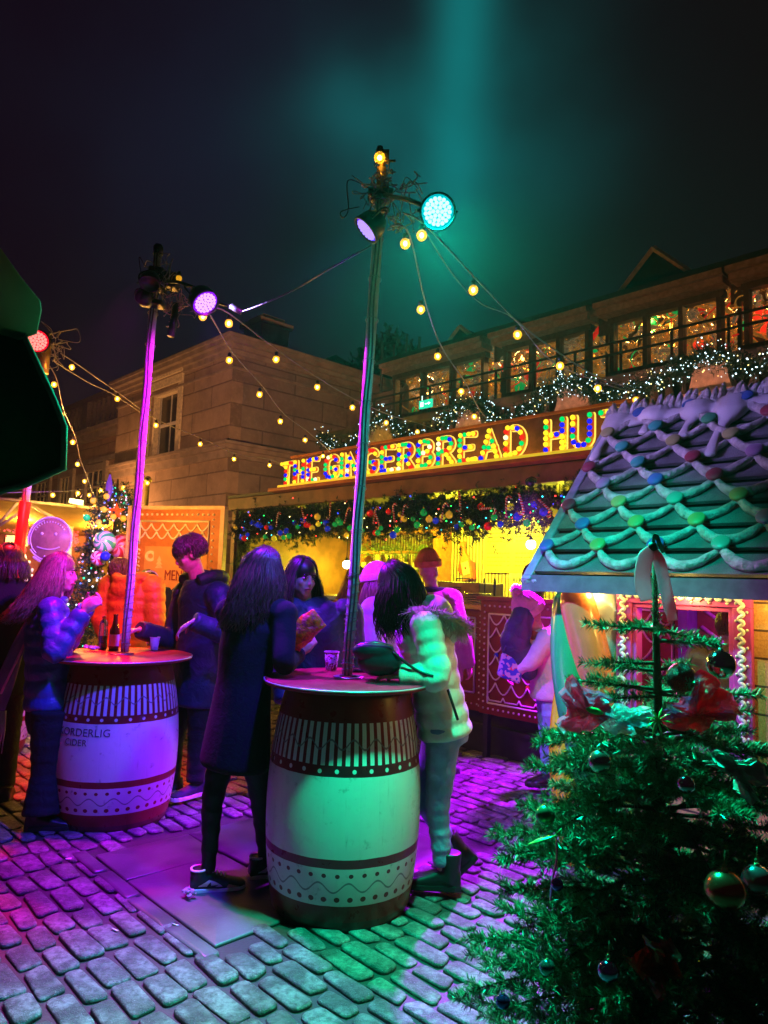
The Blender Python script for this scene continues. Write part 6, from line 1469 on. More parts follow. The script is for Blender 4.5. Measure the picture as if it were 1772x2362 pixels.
# --- woman in blue puffer at the left
Y1_ = 4.5
P1 = Person('woman in blue puffer jacket with long blowing hair left of the second table', (DD(100,1880,Y1_).x, Y1_, 0), H_(1,.25), 1.72,
   WJ=dict(head=DD(140,1322,Y1_), neck=DD(118,1392,Y1_), chest=DD(112,1480,Y1_), pelvis=DD(112,1640,Y1_), shR=DD(120,1412,Y1_-.17), shL=DD(105,1405,Y1_+.17), elR=DD(128,1505,Y1_-.26), wrR=DD(192,1412,Y1_-.16), elL=DD(150,1490,Y1_+.2), wrL=DD(200,1400,Y1_+.08),
   hipR=DD(118,1650,Y1_-.08), hipL=DD(110,1650,Y1_+.08), knR=DD(105,1780,Y1_-.10), anR=DD(95,1880,Y1_-.14), knL=DD(130,1770,Y1_+.10), anL=DD(130,1850,Y1_+.14)), head=(-.12,-.06,0))
P1.body(hands=('fist','hold'), hand_dir={'R':((.7,.1,.7),(.3,1,0),'W'),'L':((.7,-.1,.5),(0,-1,0),'W')})
P1.jacket(M_bluep, .020, .02, puff=.010, pitch=.085, collar='stand', arm=.050, wr=.040, vox=.009); P1.trousers(M_btrous, 1.2, .04)
P1.hair(M_hmid, .36, 330, 1.0, 21, front=.95, wave=.012, wind=(-.45,0,.05), thick=.010)
P1.shoe('R', M_boot); P1.shoe('L', M_boot)
# --- person at far left edge with fringed scarf
Y13 = 4.9
P13 = Person('dark figure cut off by the left edge of the picture', (DD(-22,1800,Y13).x, Y13, 0), H_(-.4,1), 1.70, head=(0,0,0))
P13.body(face=False); P13.jacket(M_blackc, .045, -.45, collar='stand', name='coat'); P13.trousers(M_btrous); P13.hair(M_hdark, .16, 160, 1.05, 31, front=.6); P13.shoe('R', M_boot); P13.shoe('L', M_boot)
sc3 = MB(); w3 = [DD(92,1420,4.62), DD(60,1500,4.60), DD(35,1590,4.58), DD(22,1640,4.58)]; sf = thing('fringed_scarf', 'blue and pink lit fringed scarf hanging in front of the figure at the left edge', 'scarf', w3[0])
R_ = []
for i, p in enumerate(catmull(w3, 6)):
    t = i/18; R_.append([p+Vector((lerp(-.03,-.11,t)+x*lerp(.03,.085,t), y*.012+.008*math.sin(x*9+i*.5), 0)) for x, y in [(math.cos(a), math.sin(a)) for a in [2*PI*j/20 for j in range(20)]]])
sc3.rings(R_); sc3.build('cloth', clothmat('striped_scarf_cloth', (.20,.16,.28)), sf)
fr_ = MB(); e_ = w3[-1]+Vector((-.11,0,0))
for i in range(14): x = lerp(-.085,.085,i/13); fr_.tube([e_+Vector((x,0,0)), e_+Vector((x+.004,0,-.12)), e_+Vector((x+rnd.uniform(-.01,.01),0,-.26))], [.007,.006,.002], 5)
fr_.build('fringe', clothmat('pale_fringe', (.5,.45,.5)), sf); MB().tube([DD(95,1405,4.58), DD(45,1510,4.55), DD(2,1600,4.52)], .008, 6).build('edging', mat('pink_edging', (.6,.25,.45), .5), sf)
# --- orange puffer man from behind
Y2_ = 6.4
P2 = Person('man in an orange puffer jacket seen from behind left of the menu board', (DD(280,1720,Y2_).x, Y2_, 0), H_(.15,1), 1.74, WJ=dict(head=DD(278,1320,Y2_)), fem=False)
P2.body(face=False); P2.jacket(M_orangej, .045, -.2, puff=.009, pitch=.10, collar='hood', arm=.068, wr=.05, vox=.013); P2.trousers(M_btrous); P2.hair(M_hshort, 0, 300, 1.02, 5, front=0, short=True, thick=.009); P2.shoe('R', M_boot); P2.shoe('L', M_boot)
# --- person with hairband looking down
Y3_ = 6.9
P3 = Person('person with dark tied hair and hairband looking down in front of the menu board', (DD(348,1700,Y3_).x, Y3_, 0), H_(.55,-.8), 1.62, WJ=dict(head=DD(340,1345,Y3_)), head=(0,-.45,0))
P3.body(); P3.jacket(M_blackc, .035, -.3, collar='stand'); P3.trousers(M_btrous); P3.hair(M_hdark, 0, 300, 1.03, 8, front=.0, short=True, thick=.008); P3.shoe('R', M_boot); P3.shoe('L', M_boot)
hh = P3.J['head']; MB().tube([hh+P3.hr @ Vector((math.sin(a)*.092, .02, math.cos(a)*.108+.03)) for a in [lerp(-1.5,1.5,i/12) for i in range(13)]], .006, 6).build('hairband', mat('pale_hairband', (.6,.55,.5), .3), P3.e)
# --- pink beanie person behind
Y8 = 4.85
P8 = Person('person in a pink ribbed beanie and violet-lit jacket behind the leaning woman', (DD(868,1800,Y8).x, Y8, 0), H_(-.9,.3), 1.66, WJ=dict(head=DD(868,1352,Y8), neck=DD(868,1412,Y8)), head=(0,-.25,0))
P8.body(); P8.jacket(clothmat('pale_lilac_shell', (.45,.38,.5), .6), .045, -.3, puff=.006, collar='hood'); P8.trousers(M_btrous); P8.beanie(mat('pink_wool', (.92,.45,.62), .85, bump=.5, bs=150), None, 1.28, 30, 1.08, tall=.02); P8.hair(M_hmid, .18, 120, .97, 33, front=.9); P8.shoe('R', M_boot); P8.shoe('L', M_boot)
# --- long auburn hair behind the tall pole
Y14 = 5.6
P14 = Person('person with long auburn hair behind the tall pole facing the bar', (DD(818,1750,Y14).x, Y14, 0), H_(.3,1), 1.62, WJ=dict(head=DD(825,1345,Y14)))
P14.body(face=False); P14.jacket(clothmat('rust_wool', (.25,.06,.03)), .035, -.3, collar='stand', name='coat'); P14.trousers(M_btrous); P14.hair(hairmat('auburn_hair', (.22,.075,.03)), .34, 260, 1.05, 41, wind=(-.2,0,0)); P14.shoe('R', M_boot); P14.shoe('L', M_boot)
# --- orange beanie customer in beige coat
Y9 = 5.9
P9 = Person('customer in an orange beanie and beige coat standing at the bar counter', (DD(1008,1740,Y9).x, Y9, 0), H_(.55,.8), 1.70, WJ=dict(head=DD(990,1318,Y9), neck=DD(1000,1370,Y9), shR=DD(1042,1385,Y9-.08), shL=DD(965,1385,Y9+.08)))
P9.body(face=False); P9.jacket(clothmat('beige_cord_coat', (.30,.24,.15)), .045, -.35, collar='stand', name='coat'); P9.trousers(M_btrous); P9.beanie(mat('orange_wool', (.55,.17,.04), .85, bump=.5, bs=150), None, 1.22, 26, 1.12, tall=.035); P9.shoe('R', M_boot); P9.shoe('L', M_boot)
mb = MB(); nb = P9.J['neck']; mb.tube([nb+Vector((math.cos(a)*.085, math.sin(a)*.08, .03)) for a in [2*PI*i/16 for i in range(16)]], .030, 10, closed=True); mb.build('collar', M_blackc, P9.e)
# --- bending person with pink bobble hat
Y10 = 5.45
P10 = Person('person in a pink bobble hat and pink jumper bowing forward beside the twisted column', (DD(1262,1800,Y10).x, Y10, 0), H_(-.9,-.35), 1.60,
   WJ=dict(head=DD(1226,1425,Y10-.05), neck=DD(1250,1462,Y10), chest=DD(1262,1500,Y10), pelvis=DD(1268,1590,Y10), shR=DD(1252,1475,Y10+.15), shL=DD(1262,1478,Y10-.15), elR=DD(1215,1510,Y10+.15), wrR=DD(1190,1550,Y10+.05), elL=DD(1228,1525,Y10-.18), wrL=DD(1192,1545,Y10-.12),
   hipR=DD(1262,1600,Y10+.07), hipL=DD(1272,1600,Y10-.07), knR=DD(1262,1700,Y10+.06), knL=DD(1275,1700,Y10-.08), anR=DD(1262,1785,Y10+.06), anL=DD(1278,1785,Y10-.08)), head=(0,-.75,0))
P10.body(); P10.jacket(clothmat('pink_knit', (.75,.45,.6), .85, 120), .035, -.12, collar='stand', name='jumper'); P10.trousers(M_denim, .95, name='jeans'); P10.shoe('R', M_boot); P10.shoe('L', M_boot)
P10.beanie(mat('pink_cable_wool', (.85,.30,.55), .85, bump=.9, bs=80, bd=.015), mat('pink_pompom', (.8,.35,.55), .9), 1.3, 18, 1.25, tall=.05)
mb = MB(); nb = P10.J['neck']; mb.tube([nb+Vector((math.cos(a)*.10, math.sin(a)*.09, .0+.02*math.sin(a*2))) for a in [2*PI*i/16 for i in range(16)]], .038, 10, closed=True); mb.build('scarf', clothmat('red_scarf', (.7,.05,.06)), P10.e)
cl_ = thing('held_jacket', 'dark navy jacket bundled in the arms of the bowing person in pink', 'jacket', DD(1192,1480,Y10-.1)); mb = MB()
for px_, py_, r_ in ((1205,1425,.10),(1195,1455,.12),(1190,1490,.125),(1205,1515,.12),(1178,1475,.09),(1218,1545,.08)): mb.ell(DD(px_,py_,Y10-.12), (r_*.9,.08,r_))
remesh(mb.build('cloth', M_navy, cl_), .013, 3)
tb_ = thing('tote_bag', 'patterned blue and red tote bag hanging from the bowing person arms', 'bag', DD(1180,1540,Y10-.15)); mb = MB()
P = [DD(1160,1505,Y10-.18), DD(1212,1528,Y10-.18), DD(1200,1580,Y10-.18), DD(1148,1560,Y10-.18)]; Q = [p+Vector((0,.07,0)) for p in P]; mb.add(P+Q, [(0,3,2,1),(4,5,6,7),(0,1,5,4),(1,2,6,5),(2,3,7,6),(3,0,4,7)])
bevel(mb.build('bag', mat('patterned_cloth', rough=.6, fn=lambda b,p,o: b.mix(b.noise(o, 26, 1).sm(.5,.52), b.mix(b.noise(o, 19, 1).sm(.55,.57), (.02,.04,.4), (.6,.05,.08)), (.5,.35,.5))), tb_, False), .02)
MB().tube(catmull([P[0], DD(1180,1478,Y10-.16), P[1]], 5), .007, 6).build('handle', M_navy, tb_)
# --- head and shoulders seen through the shed window
Y11 = 3.95
cm_ = DD(1690, 1450, Y11)
P11 = Person('brown haired man seen from behind through the pink shed window', (cm_.x, Y11, cm_.z-1.575*.86), H_(.5,1), 1.46, WJ=dict(head=cm_), head=(0,-.05,0), fem=False)
P11.body(face=False, vox=.009); P11.jacket(clothmat('grey_brown_coat', (.10,.08,.07)), .04, -.3, collar='stand', name='coat'); P11.hair(M_hshort, 0, 700, 1.10, 15, front=0, short=True, thick=.007, lift=.05)
st_ = thing('stool', 'low stool under the seated man inside the shed', 'stool', (cm_.x, Y11, 0)); zf_ = max(.1, cm_.z-1.575*.86-.01)
MB().lathe([(.0,zf_-.03),(.15,zf_-.03),(.15,zf_),(.0,zf_)], 18, (cm_.x, Y11, 0), caps=False).build('seat', M_wood, st_)
for i in range(3):
    a = 2.1*i; MB().tube([(cm_.x+.12*math.cos(a), Y11+.12*math.sin(a), 0), (cm_.x+.08*math.cos(a), Y11+.08*math.sin(a), zf_-.03)], .015, 6).build('leg', M_wood, st_)
# --- bar staff
s_, z_ = fs(667, 1275, 1.0); c12 = F(s_, 1.0, z_)
P12 = Person('grey haired bar worker at the back of the bar near the dark screen', (c12.x, c12.y, c12.z-1.60), H_(-.3,-1), 1.72, WJ=dict(head=c12), fem=False)
P12.body(vox=.009); P12.jacket(clothmat('black_shirt', (.02,.02,.02)), .02, -.1, collar='none', name='shirt'); P12.trousers(M_btrous); P12.hair(hairmat('grey_hair', (.35,.28,.2)), 0, 250, 1.02, 17, front=0, short=True)
s_, z_ = fs(1243, 1345, .75); c15 = F(s_, .75, z_)
P15 = Person('bar worker in a red and white hat under the gingerbread roof edge', (c15.x, c15.y, c15.z-1.58), H_(-.5,-.9), 1.66, WJ=dict(head=c15+Vector((0,0,-.05))))
P15.body(vox=.009); P15.jacket(clothmat('yellow_top', (.6,.45,.15)), .02, -.1, collar='none', name='shirt'); P15.trousers(M_btrous); P15.beanie(mat('red_felt_hat', (.7,.02,.03), .8), mat('white_bobble', (.8,.75,.7), .9), 1.2, 14, 1.08, mcuff=mat('white_hat_trim', (.8,.75,.7), .9), tall=.03, name='hat')
# ------------------------------------------------------------------ things on the tables
def cup(p, r_, h, lab, pat=True):
    e = thing('paper_cup', lab, 'cup', p, world=False)
    fn = (lambda b, pp, o: b.mix(b.noise(o, 62, 1, .4, 1.5).sm(.50,.52), (.62,.55,.55), (.16,.03,.03))) if pat else (lambda b, pp, o: b.mix(b.noise(o, 20, 1).sm(.55,.6), (.5,.5,.55), (.3,.28,.4)))
    MB().lathe([(r_*.72,0),(r_*.74,.002),(r_*.98,h-.004),(r_*.95,h-.004),(r_*.70,.004),(.001,.004)], 28, caps=False).build('cup', mat('printed_paper_%d' % int(p.x*999), fn=fn, rough=.5), e)
    MB().tube([(math.cos(a)*r_*.99, math.sin(a)*r_*.99, h-.002) for a in [2*PI*i/28 for i in range(28)]], .0028, 6, closed=True).build('lip', mat('cup_lip', (.7,.65,.65), .4, var=0), e); return e
def on_table(px, py, zt): return G(px, py, zt)
cup(on_table(764, 1546, z1t), .039, .098, 'paper cup printed with gingerbread shapes beside the tall pole on the nearest table')
p_ = on_table(834, 1549, z1t); ph = thing('smartphone', 'black phone lying beside the pole on the nearest table', 'phone', p_, .1, world=False)
mb = MB(); mb.box((0,0,.007), (.145,.072,.009)); bevel(mb.build('body', M_black, ph, False), .003); mb = MB(); mb.box((0,0,.0125), (.138,.066,.0015)); mb.build('screen', M_glassd, ph, False)
cup(on_table(356, 1499, z2t), .034, .088, 'plain paper cup near the magenta pole on the second table', False)
cup(on_table(345, 1492, z2t)+Vector((-.03,.10,0)), .030, .07, 'small cup behind the plain paper cup on the second table', False)
p_ = on_table(262, 1500, z2t); e = thing('beer_bottle', 'brown beer bottle with a blue-lit label on the second table', 'bottle', p_, world=False)
MB().lathe([(.030,0),(.0325,.004),(.0325,.125),(.030,.142),(.018,.172),(.0145,.20),(.0135,.228),(.0155,.229),(.0155,.240),(.001,.241)], 24).build('glass', M_bot[3], e); MB().lathe([(.0328,.03),(.0332,.031),(.0332,.105),(.0328,.106)], 24, caps=False).build('label', mat('blue_white_label', (.5,.5,.6), .5), e)
p_ = on_table(236, 1498, z2t); e = thing('plastic_bottle', 'clear plastic bottle half full of cola on the second table', 'bottle', p_, world=False)
MB().lathe([(.026,0),(.030,.006),(.029,.05),(.027,.06),(.030,.075),(.030,.12),(.027,.14),(.030,.155),(.024,.185),(.012,.205),(.0115,.222),(.001,.223)], 20).build('shell', mat('clear_plastic', (.9,.85,.9), .08, var=0, trans=.9, ior=1.3), e)
MB().lathe([(.001,.004),(.026,.005),(.0265,.09),(.001,.091)], 18).build('cola', mat('cola', (.02,.006,.004), .1, var=0), e); MB().lathe([(.0135,.205),(.0135,.226),(.001,.227)], 16).build('cap', mat('pink_cap', (.5,.1,.2), .4), e)
p_ = on_table(208, 1500, z2t); e = thing('crumpled_wrapper', 'crumpled clear wrapper on the second table left of the bottles', 'wrapper', p_, world=False); mb = MB()
for i in range(9): mb.ell((rnd.uniform(-.04,.04), rnd.uniform(-.03,.03), .012+rnd.uniform(0,.012)), (rnd.uniform(.012,.03), rnd.uniform(.01,.02), rnd.uniform(.006,.012)), Matrix.Rotation(rnd.uniform(0,3), 3, 'X'), 7, 5)
mb.build('film', mat('crinkled_film', (.7,.6,.75), .12, var=.1, trans=.5, coat=.5), e, False)
# ------------------------------------------------------------------ left background: tent, biscuit sign, Christmas tree, menu board
YT = 10.0
tent = thing('market_tent', 'orange-lit canvas market tent with pale roof braces at the far left', 'tent', D(120, 1400, YT))
def TP(px, py, Y=YT): return D(px, py, Y)
M_canvas = mat('amber_canvas', (.55,.30,.08), .8, var=.15, vs=3)
mb = MB(); P = [TP(-120,1080,9.2), TP(0,1150,9.4), TP(180,1172,10.2), TP(330,1190,11), TP(330,1270,13), TP(-120,1270,12.5)]; 
mb.add([TP(-160,1140,9.3), TP(335,1185,10.6), TP(335,1255,12.6), TP(-160,1240,12.6)]+[p+Vector((0,0,.03)) for p in (TP(-160,1140,9.3), TP(335,1185,10.6), TP(335,1255,12.6), TP(-160,1240,12.6))], [(0,3,2,1),(4,5,6,7),(0,1,5,4),(1,2,6,5),(2,3,7,6),(3,0,4,7)]); mb.build('canopy', M_canvas, tent, False)
mb = MB(); a, c_ = TP(-160,1150,13.2), TP(340,1185,13.2)
mb.hexa([Vector((a.x,13.2,0)), Vector((c_.x,13.2,0)), Vector((c_.x,13.3,0)), Vector((a.x,13.3,0)), a, c_, c_+Vector((0,.1,0)), a+Vector((0,.1,0))]); mb.build('back_wall', M_canvas, tent, False)
M_pole2 = mat('cream_tent_pole', (.7,.55,.35), .4)
for p0, p1 in ((TP(0,1205,9.8), TP(50,1150,9.8)), (TP(0,1212,9.9), TP(75,1165,9.9)), (TP(45,1150,9.9), TP(160,1215,9.9)), (TP(-20,1148,9.6), TP(175,1168,9.9))): MB().tube([p0, p1], .022, 8).build('brace', M_pole2, tent)
a = TP(165,1215,9.9); MB().tube([a, Vector((a.x, 9.9, 0))], .03, 8).build('tent_leg', M_pole2, tent); a = TP(-60,1215,9.9); MB().tube([a, Vector((a.x, 9.9, 0))], .03, 8).build('tent_leg', M_pole2, tent)
point('tent_light', TP(60,1200,10.8), (1,.50,.06), 260, .1); point('tent_light', TP(230,1215,11.2), (1,.50,.06), 200, .1)
fl = thing('floodlight', 'bright rectangular floodlight glowing under the tent edge by the distant Christmas tree', 'lamp', TP(175,1157,9.3)); c0 = TP(176,1157,9.3)
mb = MB(); mb.box(c0, (.17,.03,.055), Matrix.Rotation(.12,3,'Y')); mb.build('panel', glow('flood_glow', (1,.80,.22), 12), fl, False); mb = MB(); mb.box(c0+Vector((0,.035,0)), (.19,.03,.075), Matrix.Rotation(.12,3,'Y')); mb.build('case', M_black, fl, False)
mb = MB(); mb.tube([c0+Vector((0,.04,0)), c0+Vector((0,.2,.12))], .01, 6); mb.build('mount', M_black, fl)
point('flood_light', c0+Vector((0,-.12,-.05)), (1,.60,.12), 90, .06); spot('flood_up', c0+Vector((0,0,.12)), Vector((-4.6, 19, 7)), (1,.44,.24), 2100, 75, .8)
point('terrace_fill', Vector((D(215, 1120, 22).x, 22, 3.2)), (1,.44,.16), 380, .15)  # added amber fill for the terrace building, hidden behind the tent
# stall with red fairy lights
stl = thing('candy_stall', 'distant stall edged with red lights and pale loops behind the poles', 'stall', TP(30,1400,11.5))
mb = MB(); 
def pbox(mb, x0, y0, x1, y1, Y, d=.08): 
    a, c_ = D(x0, y1, Y), D(x1, y0, Y); mb.box(((a.x+c_.x)/2, Y+d/2, (a.z+c_.z)/2), (abs(c_.x-a.x), d, abs(c_.z-a.z)))
pbox(mb, -60, 1215, 200, 1400, 12, .1); mb.build('wall', mat('maroon_stall', (.18,.05,.05), .6), stl, False)
mb = MB(); pbox(mb, 12, 1236, 60, 1258, 11.9); mb.build('lit_panel', mat('cream_lit_panel', (.8,.7,.4), .5, emit=(1,.8,.35), es=1.2), stl, False)
mb = MB()
for i in range(260):
    x, y = rnd.choice([(rnd.uniform(-20,170), rnd.gauss(1222,5)), (rnd.gauss(170,5), rnd.uniform(1205,1260)), (rnd.uniform(0,60), rnd.gauss(1268,4))]); mb.ell(D(x, y, 11.6), .014, seg=5, rg=4)
tag(mb.build('fairy_light', glow('red_fairy', (1,.06,.05), 3.5), stl), kind='stuff')
mb = MB()
for i in range(4): mb.tube([D(18+i*11+9*math.cos(a), 1290-0*9+13*math.sin(a), 11.5) for a in [PI+PI*j/8 for j in range(9)]], .02, 6)
for i in range(130): mb.ell(D(rnd.uniform(-10,75), rnd.gauss(1330,26), 11.5), rnd.uniform(.01,.025), seg=5, rg=4, m=0)
mb.build('decoration', mat('lit_icing', (.8,.75,.8), .5, emit=(.6,.45,1), es=.25), stl)
# round gingerbread biscuit face sign
Y9b = 8.2; c0 = D(117,1243,Y9b); bs = thing('biscuit_sign', 'round blue-lit gingerbread biscuit face sign with icing dots and a curl', 'sign', Vector((c0.x,c0.y,0)))
Rb = Matrix.Rotation(PI/2, 3, 'X'); r_ = 50/1650*Y9b
MB().lathe([(.001,-.02),(r_*.97,-.02),(r_,0),(r_*.97,.02),(.001,.03)], 44, c0, Rb, caps=False).build('biscuit', mat('gingerbread_board', (.40,.20,.14), .45), bs)
mb = MB(); mb.tube([c0+Vector((math.cos(a)*r_*.99, -.02, math.sin(a)*r_*.99)) for a in [math.radians(q) for q in range(-150, 200, 6)]], .010, 6); mb.tube([c0+Vector((math.cos(a)*r_*.88, -.025, math.sin(a)*r_*.88)) for a in [math.radians(q) for q in range(110, 235, 6)]], .007, 6)
for i in range(13): a = math.radians(35+i*9.5); mb.tube([c0+Vector((math.cos(a)*r_*.74, -.032, math.sin(a)*r_*.74)), c0+Vector((math.cos(a)*r_*.82, -.032, math.sin(a)*r_*.82))], .007, 6)
mb.tube(catmull([c0+Vector((-r_*.55,-.03,-r_*.38)), c0+Vector((-r_*.2,-.035,-r_*.48)), c0+Vector((r_*.2,-.035,-r_*.48)), c0+Vector((r_*.5,-.03,-r_*.36))], 6), .008, 6)
for x in (-.35,.28): mb.ell(c0+Vector((x*r_, -.035, r_*.22)), (.018,.012,.018))
mb.tube(catmull([c0+Vector((-r_*.7,-.02,-r_*.85)), c0+Vector((-r_*.35,-.02,-r_*1.05)), c0+Vector((-r_*.1,-.02,-r_*.95)), c0+Vector((-r_*.2,-.02,-r_*.8))], 6), .014, 8)
mb.build('icing', M_icing, bs); MB().tube([Vector((c0.x,c0.y+.06,0)), c0+Vector((0,.06,-r_*.5))], .03, 8).build('post', M_blackm, bs)
# distant Christmas tree with lights, star, swirl lollies
YX = 8.6; cb_ = D(245,1500,YX); top_ = D(250,1105,YX); g0 = Vector((cb_.x, YX, 0)); xt = thing('christmas_tree', 'distant decorated Christmas tree with coloured baubles and a paper star beside the menu board', 'tree', g0)
MB().tube([g0, g0+Vector((0,0,top_.z))], [.06,.012], 8).build('trunk', mat('bark', (.06,.035,.02), .9), xt)
tw = []; r6 = random.Random(6); Ht = top_.z
for i in range(1500):
    t = r6.random()**.7; z = Ht*(1-t*.85)-.02; rad = .05+.62*t**.9; a = r6.uniform(0, 6.3); rr = rad*r6.uniform(.35,1); p = g0+Vector((math.cos(a)*rr, math.sin(a)*rr, z-.06*rr)); tw.append((p, p+Vector((math.cos(a), math.sin(a), r6.uniform(-.5,.2)))*r6.uniform(.10,.2)))
needle_mesh('crown', needles(tw, 120, .045, .008, 7), M_fir, xt)
mb = MB()
for i in range(420):
    t = r6.random()**.8; z = Ht*(1-t*.75); rad = .06+.62*t; a = r6.uniform(0, 6.3); p = g0+Vector((math.cos(a)*rad, math.sin(a)*rad, z-.05)); mb.ell(p, r6.uniform(.008,.014), seg=5, rg=4, m=r6.choices(range(4), (3,2,1.2,1))[0])
tag(mb.build('fairy_light', [glow('tree_white', (.8,.85,1), 3), glow('tree_pink', (1,.3,.5), 2), glow('tree_blue', (.1,.2,1), 3), glow('tree_green', (.05,.9,.4), 2.5)], xt), kind='stuff')
def orn(px, py, r_, nm, lab, m, Y=YX-.55, grp=None, fnb=None):
    p = D(px, py, Y); e = thing(nm, lab, 'ornament', p, world=False); 
    if fnb: fnb(e, r_)
    else: MB().ell((0,0,0), r_, seg=16, rg=10).build('ball', m, e); MB().lathe([(.2*r_,r_*.97),(.2*r_,r_*1.2),(.001,r_*1.22)], 8).build('cap', M_gold, e)
    return e
def m_swirl(c1, c2):
    def fn(b, p, o):
        x, y, z = b.xyz(o); an = b.node('ShaderNodeMath', operation='ARCTAN2'); b.L.new(z.k, an.inputs[0]); b.L.new(x.k, an.inputs[1]); r_ = (x*x+z*z).pow(.5)
        return b.mix((S(b.nt, an.outputs[0])*(3/PI)+r_*9).frac().gt(.5), c1, c2)
    return fn
orn(242,1250,.125,'swirl_lolly','green, white and red swirl lolly ball in the distant Christmas tree',mat('swirl_green', fn=m_swirl((.75,.7,.7),(.05,.55,.15)), rough=.3, coat=.4))
orn(282,1262,.15,'swirl_lolly','large red and pink swirl ball right of the green one',mat('swirl_red', fn=m_swirl((.75,.3,.5),(.55,.02,.05)), rough=.3, coat=.4), Y=YX-.3)
orn(228,1288,.09,'swirl_lolly','white and red swirl ball below the green one in the distant tree',mat('swirl_white', fn=m_swirl((.7,.65,.7),(.5,.02,.08)), rough=.3, coat=.4))
orn(243,1283,.055,'bauble','shiny blue bauble in the middle of the distant Christmas tree',mat('shiny_blue', (.02,.04,.7), .12, .3, var=0, coat=.5), Y=YX-.65)
orn(200,1194,.04,'bauble','green bauble high on the left of the distant Christmas tree',mat('shiny_green', (.02,.6,.15), .15, .2, var=0, emit=(0,.8,.2), es=.4), Y=YX-.5)
def star(e, r_):
    pr = [(r_*(1 if i % 2 == 0 else .42)*math.sin(2*PI*i/10), r_*(1 if i % 2 == 0 else .42)*math.cos(2*PI*i/10)) for i in range(10)]
    MB().add([(0,-.03,0)]+[(x,0,z) for x, z in pr]+[(0,.03,0)], [(0,1+(i+1)%10,1+i) for i in range(10)]+[(11,1+i,1+(i+1)%10) for i in range(10)]).build('star', mat('orange_paper_star', (.75,.12,.02), .5, emit=(1,.08,.0), es=.35), e, False); MB().tube([(0,0,r_), (0,0,r_+.12)], .004, 5).build('string', M_black, e)
orn(268,1180,.11,'paper_star','orange paper star hanging on the right of the distant Christmas tree',None,Y=YX-.5,fnb=star)
def blue_orn(e, r_): MB().tube([(0,0,-.16),(0,0,-.05),(0,0,.05),(0,0,.16)], [.01,.04,.035,.008], 10).build('icicle', mat('violet_icicle', (.15,.05,.6), .3, emit=(.2,.05,1), es=.5), e)
orn(252,1125,.04,'icicle_ornament','violet icicle ornament at the tip of the distant Christmas tree',None,Y=YX-.2,fnb=blue_orn)
for k, (px, py) in enumerate([(215,1155),(240,1175),(262,1192),(285,1196),(228,1205),(246,1145)]):
    p = D(px, py, YX-.6); e = thing('tree_lamp', ['yellow bulb left of the paper star','yellow bulb under the distant tree tip','yellow bulb just below the paper star','yellow bulb right of the paper star','yellow bulb above the green bauble','yellow bulb nearest the distant tree tip'][k], 'bulb', p, group='yellow bulbs in the distant tree', world=False)
    MB().ell((0,0,0), .035, seg=10, rg=7).build('bulb', M_bulbg, e); MB().lathe([(.015,.033),(.018,.06),(.002,.065)], 8).build('socket', M_sock, e)
# thin gold post
a = D(341,1112,9.5); gpst = thing('gold_post', 'thin gold post with a ball finial above the menu board', 'post', Vector((a.x,9.5,0))); mb = MB(); mb.tube([Vector((a.x,9.5,0)), a], .03, 8); mb.ell(a+Vector((0,0,.03)), .05); mb.build('post', mat('gold_post_paint', (.6,.42,.12), .4, .5), gpst)
mb = MB(); mb.ell(a+Vector((-.05,-.06,-.05)), .035); mb.build('bulb', M_bulbg, gpst)
# gingerbread menu board
YM = 8.0; bl, tr_ = D(305,1440,YM), D(508,1172,YM-.3)
mbd = thing('gingerbread_menu', 'tall orange gingerbread menu board with icing loops, hearts and MENU heading', 'menu', Vector((bl.x,YM,0)))
m0 = Vector((D(300,1300,YM+.1).x, YM+.1, 0)); m1 = Vector((D(509,1300,YM-.25).x, YM-.25, 0)); mu = (m1-m0).normalized(); mw = (m1-m0).length; mv = Vector((-mu.y, mu.x, 0)); ztop = D(420,1176,YM).z
def MP(x, z, d=0): return m0+mu*x-mv*d+Vector((0,0,z))
def mbx(mb, x0, x1, z0, z1, d0, d1, m=0): mb.hexa([MP(x, z, d) for z in (z0, z1) for x, d in ((x0,d1),(x1,d1),(x1,d0),(x0,d0))], m)
mb = MB(); mbx(mb, 0, mw, .3, ztop, 0, .04); bevel(mb.build('board', mat('gingerbread_orange', (.38,.12,.03), .55, var=.15), mbd, False), .004)
mb = MB(); mbx(mb, .22, mw-.14, .5, ztop-.42, .041, .046); mb.build('menu_sheet', mat('orange_menu_sheet', (.55,.24,.07), .6, var=.05), mbd, False)
mb = MB(); 
for x0, x1, z0, z1 in ((0,mw,ztop-.01,ztop+.03),(-.03,0,.3,ztop+.03),(mw,mw+.05,.3,ztop+.03)): mbx(mb, x0, x1, z0, z1, -.02, .06)
mb.build('frame', mat('cream_frame', (.62,.42,.30), .5), mbd, False)
mb = MB(); zt2 = ztop-.14
for i in range(16): mb.ell(MP(.09+i*(mw-.18)/15, ztop-.065, .045), .014, seg=8, rg=6)
for i in range(14): mb.ell(MP(mw-.09, ztop-.12-i*.075, .045), .012, seg=8, rg=6)
mb.tube([MP(.14,zt2,.05), MP(mw-.14,zt2,.05), MP(mw-.14,zt2-.26,.05)], .012, 6); mb.tube([MP(.14,zt2,.05), MP(.14,zt2-.26,.05)], .012, 6)
nl = 6; lw = (mw-.28)/nl
for rw in range(2):
    for i in range(nl+(1 if rw else 0)):
        x0 = .14+i*lw-(lw/2 if rw else 0); pts = [MP(x0+lw*j/8, zt2-.03-rw*.09-.075*math.sin(PI*j/8), .05) for j in range(9) if .14 <= x0+lw*j/8 <= mw-.14]
        if len(pts) > 1: mb.tube(pts, .009, 6)
for i in range(30): mb.tube([MP(.13+.02*(i%2), ztop-.45-i*.045, .045), MP(.16-.02*(i%2), ztop-.47-i*.045, .045)], .009, 5)
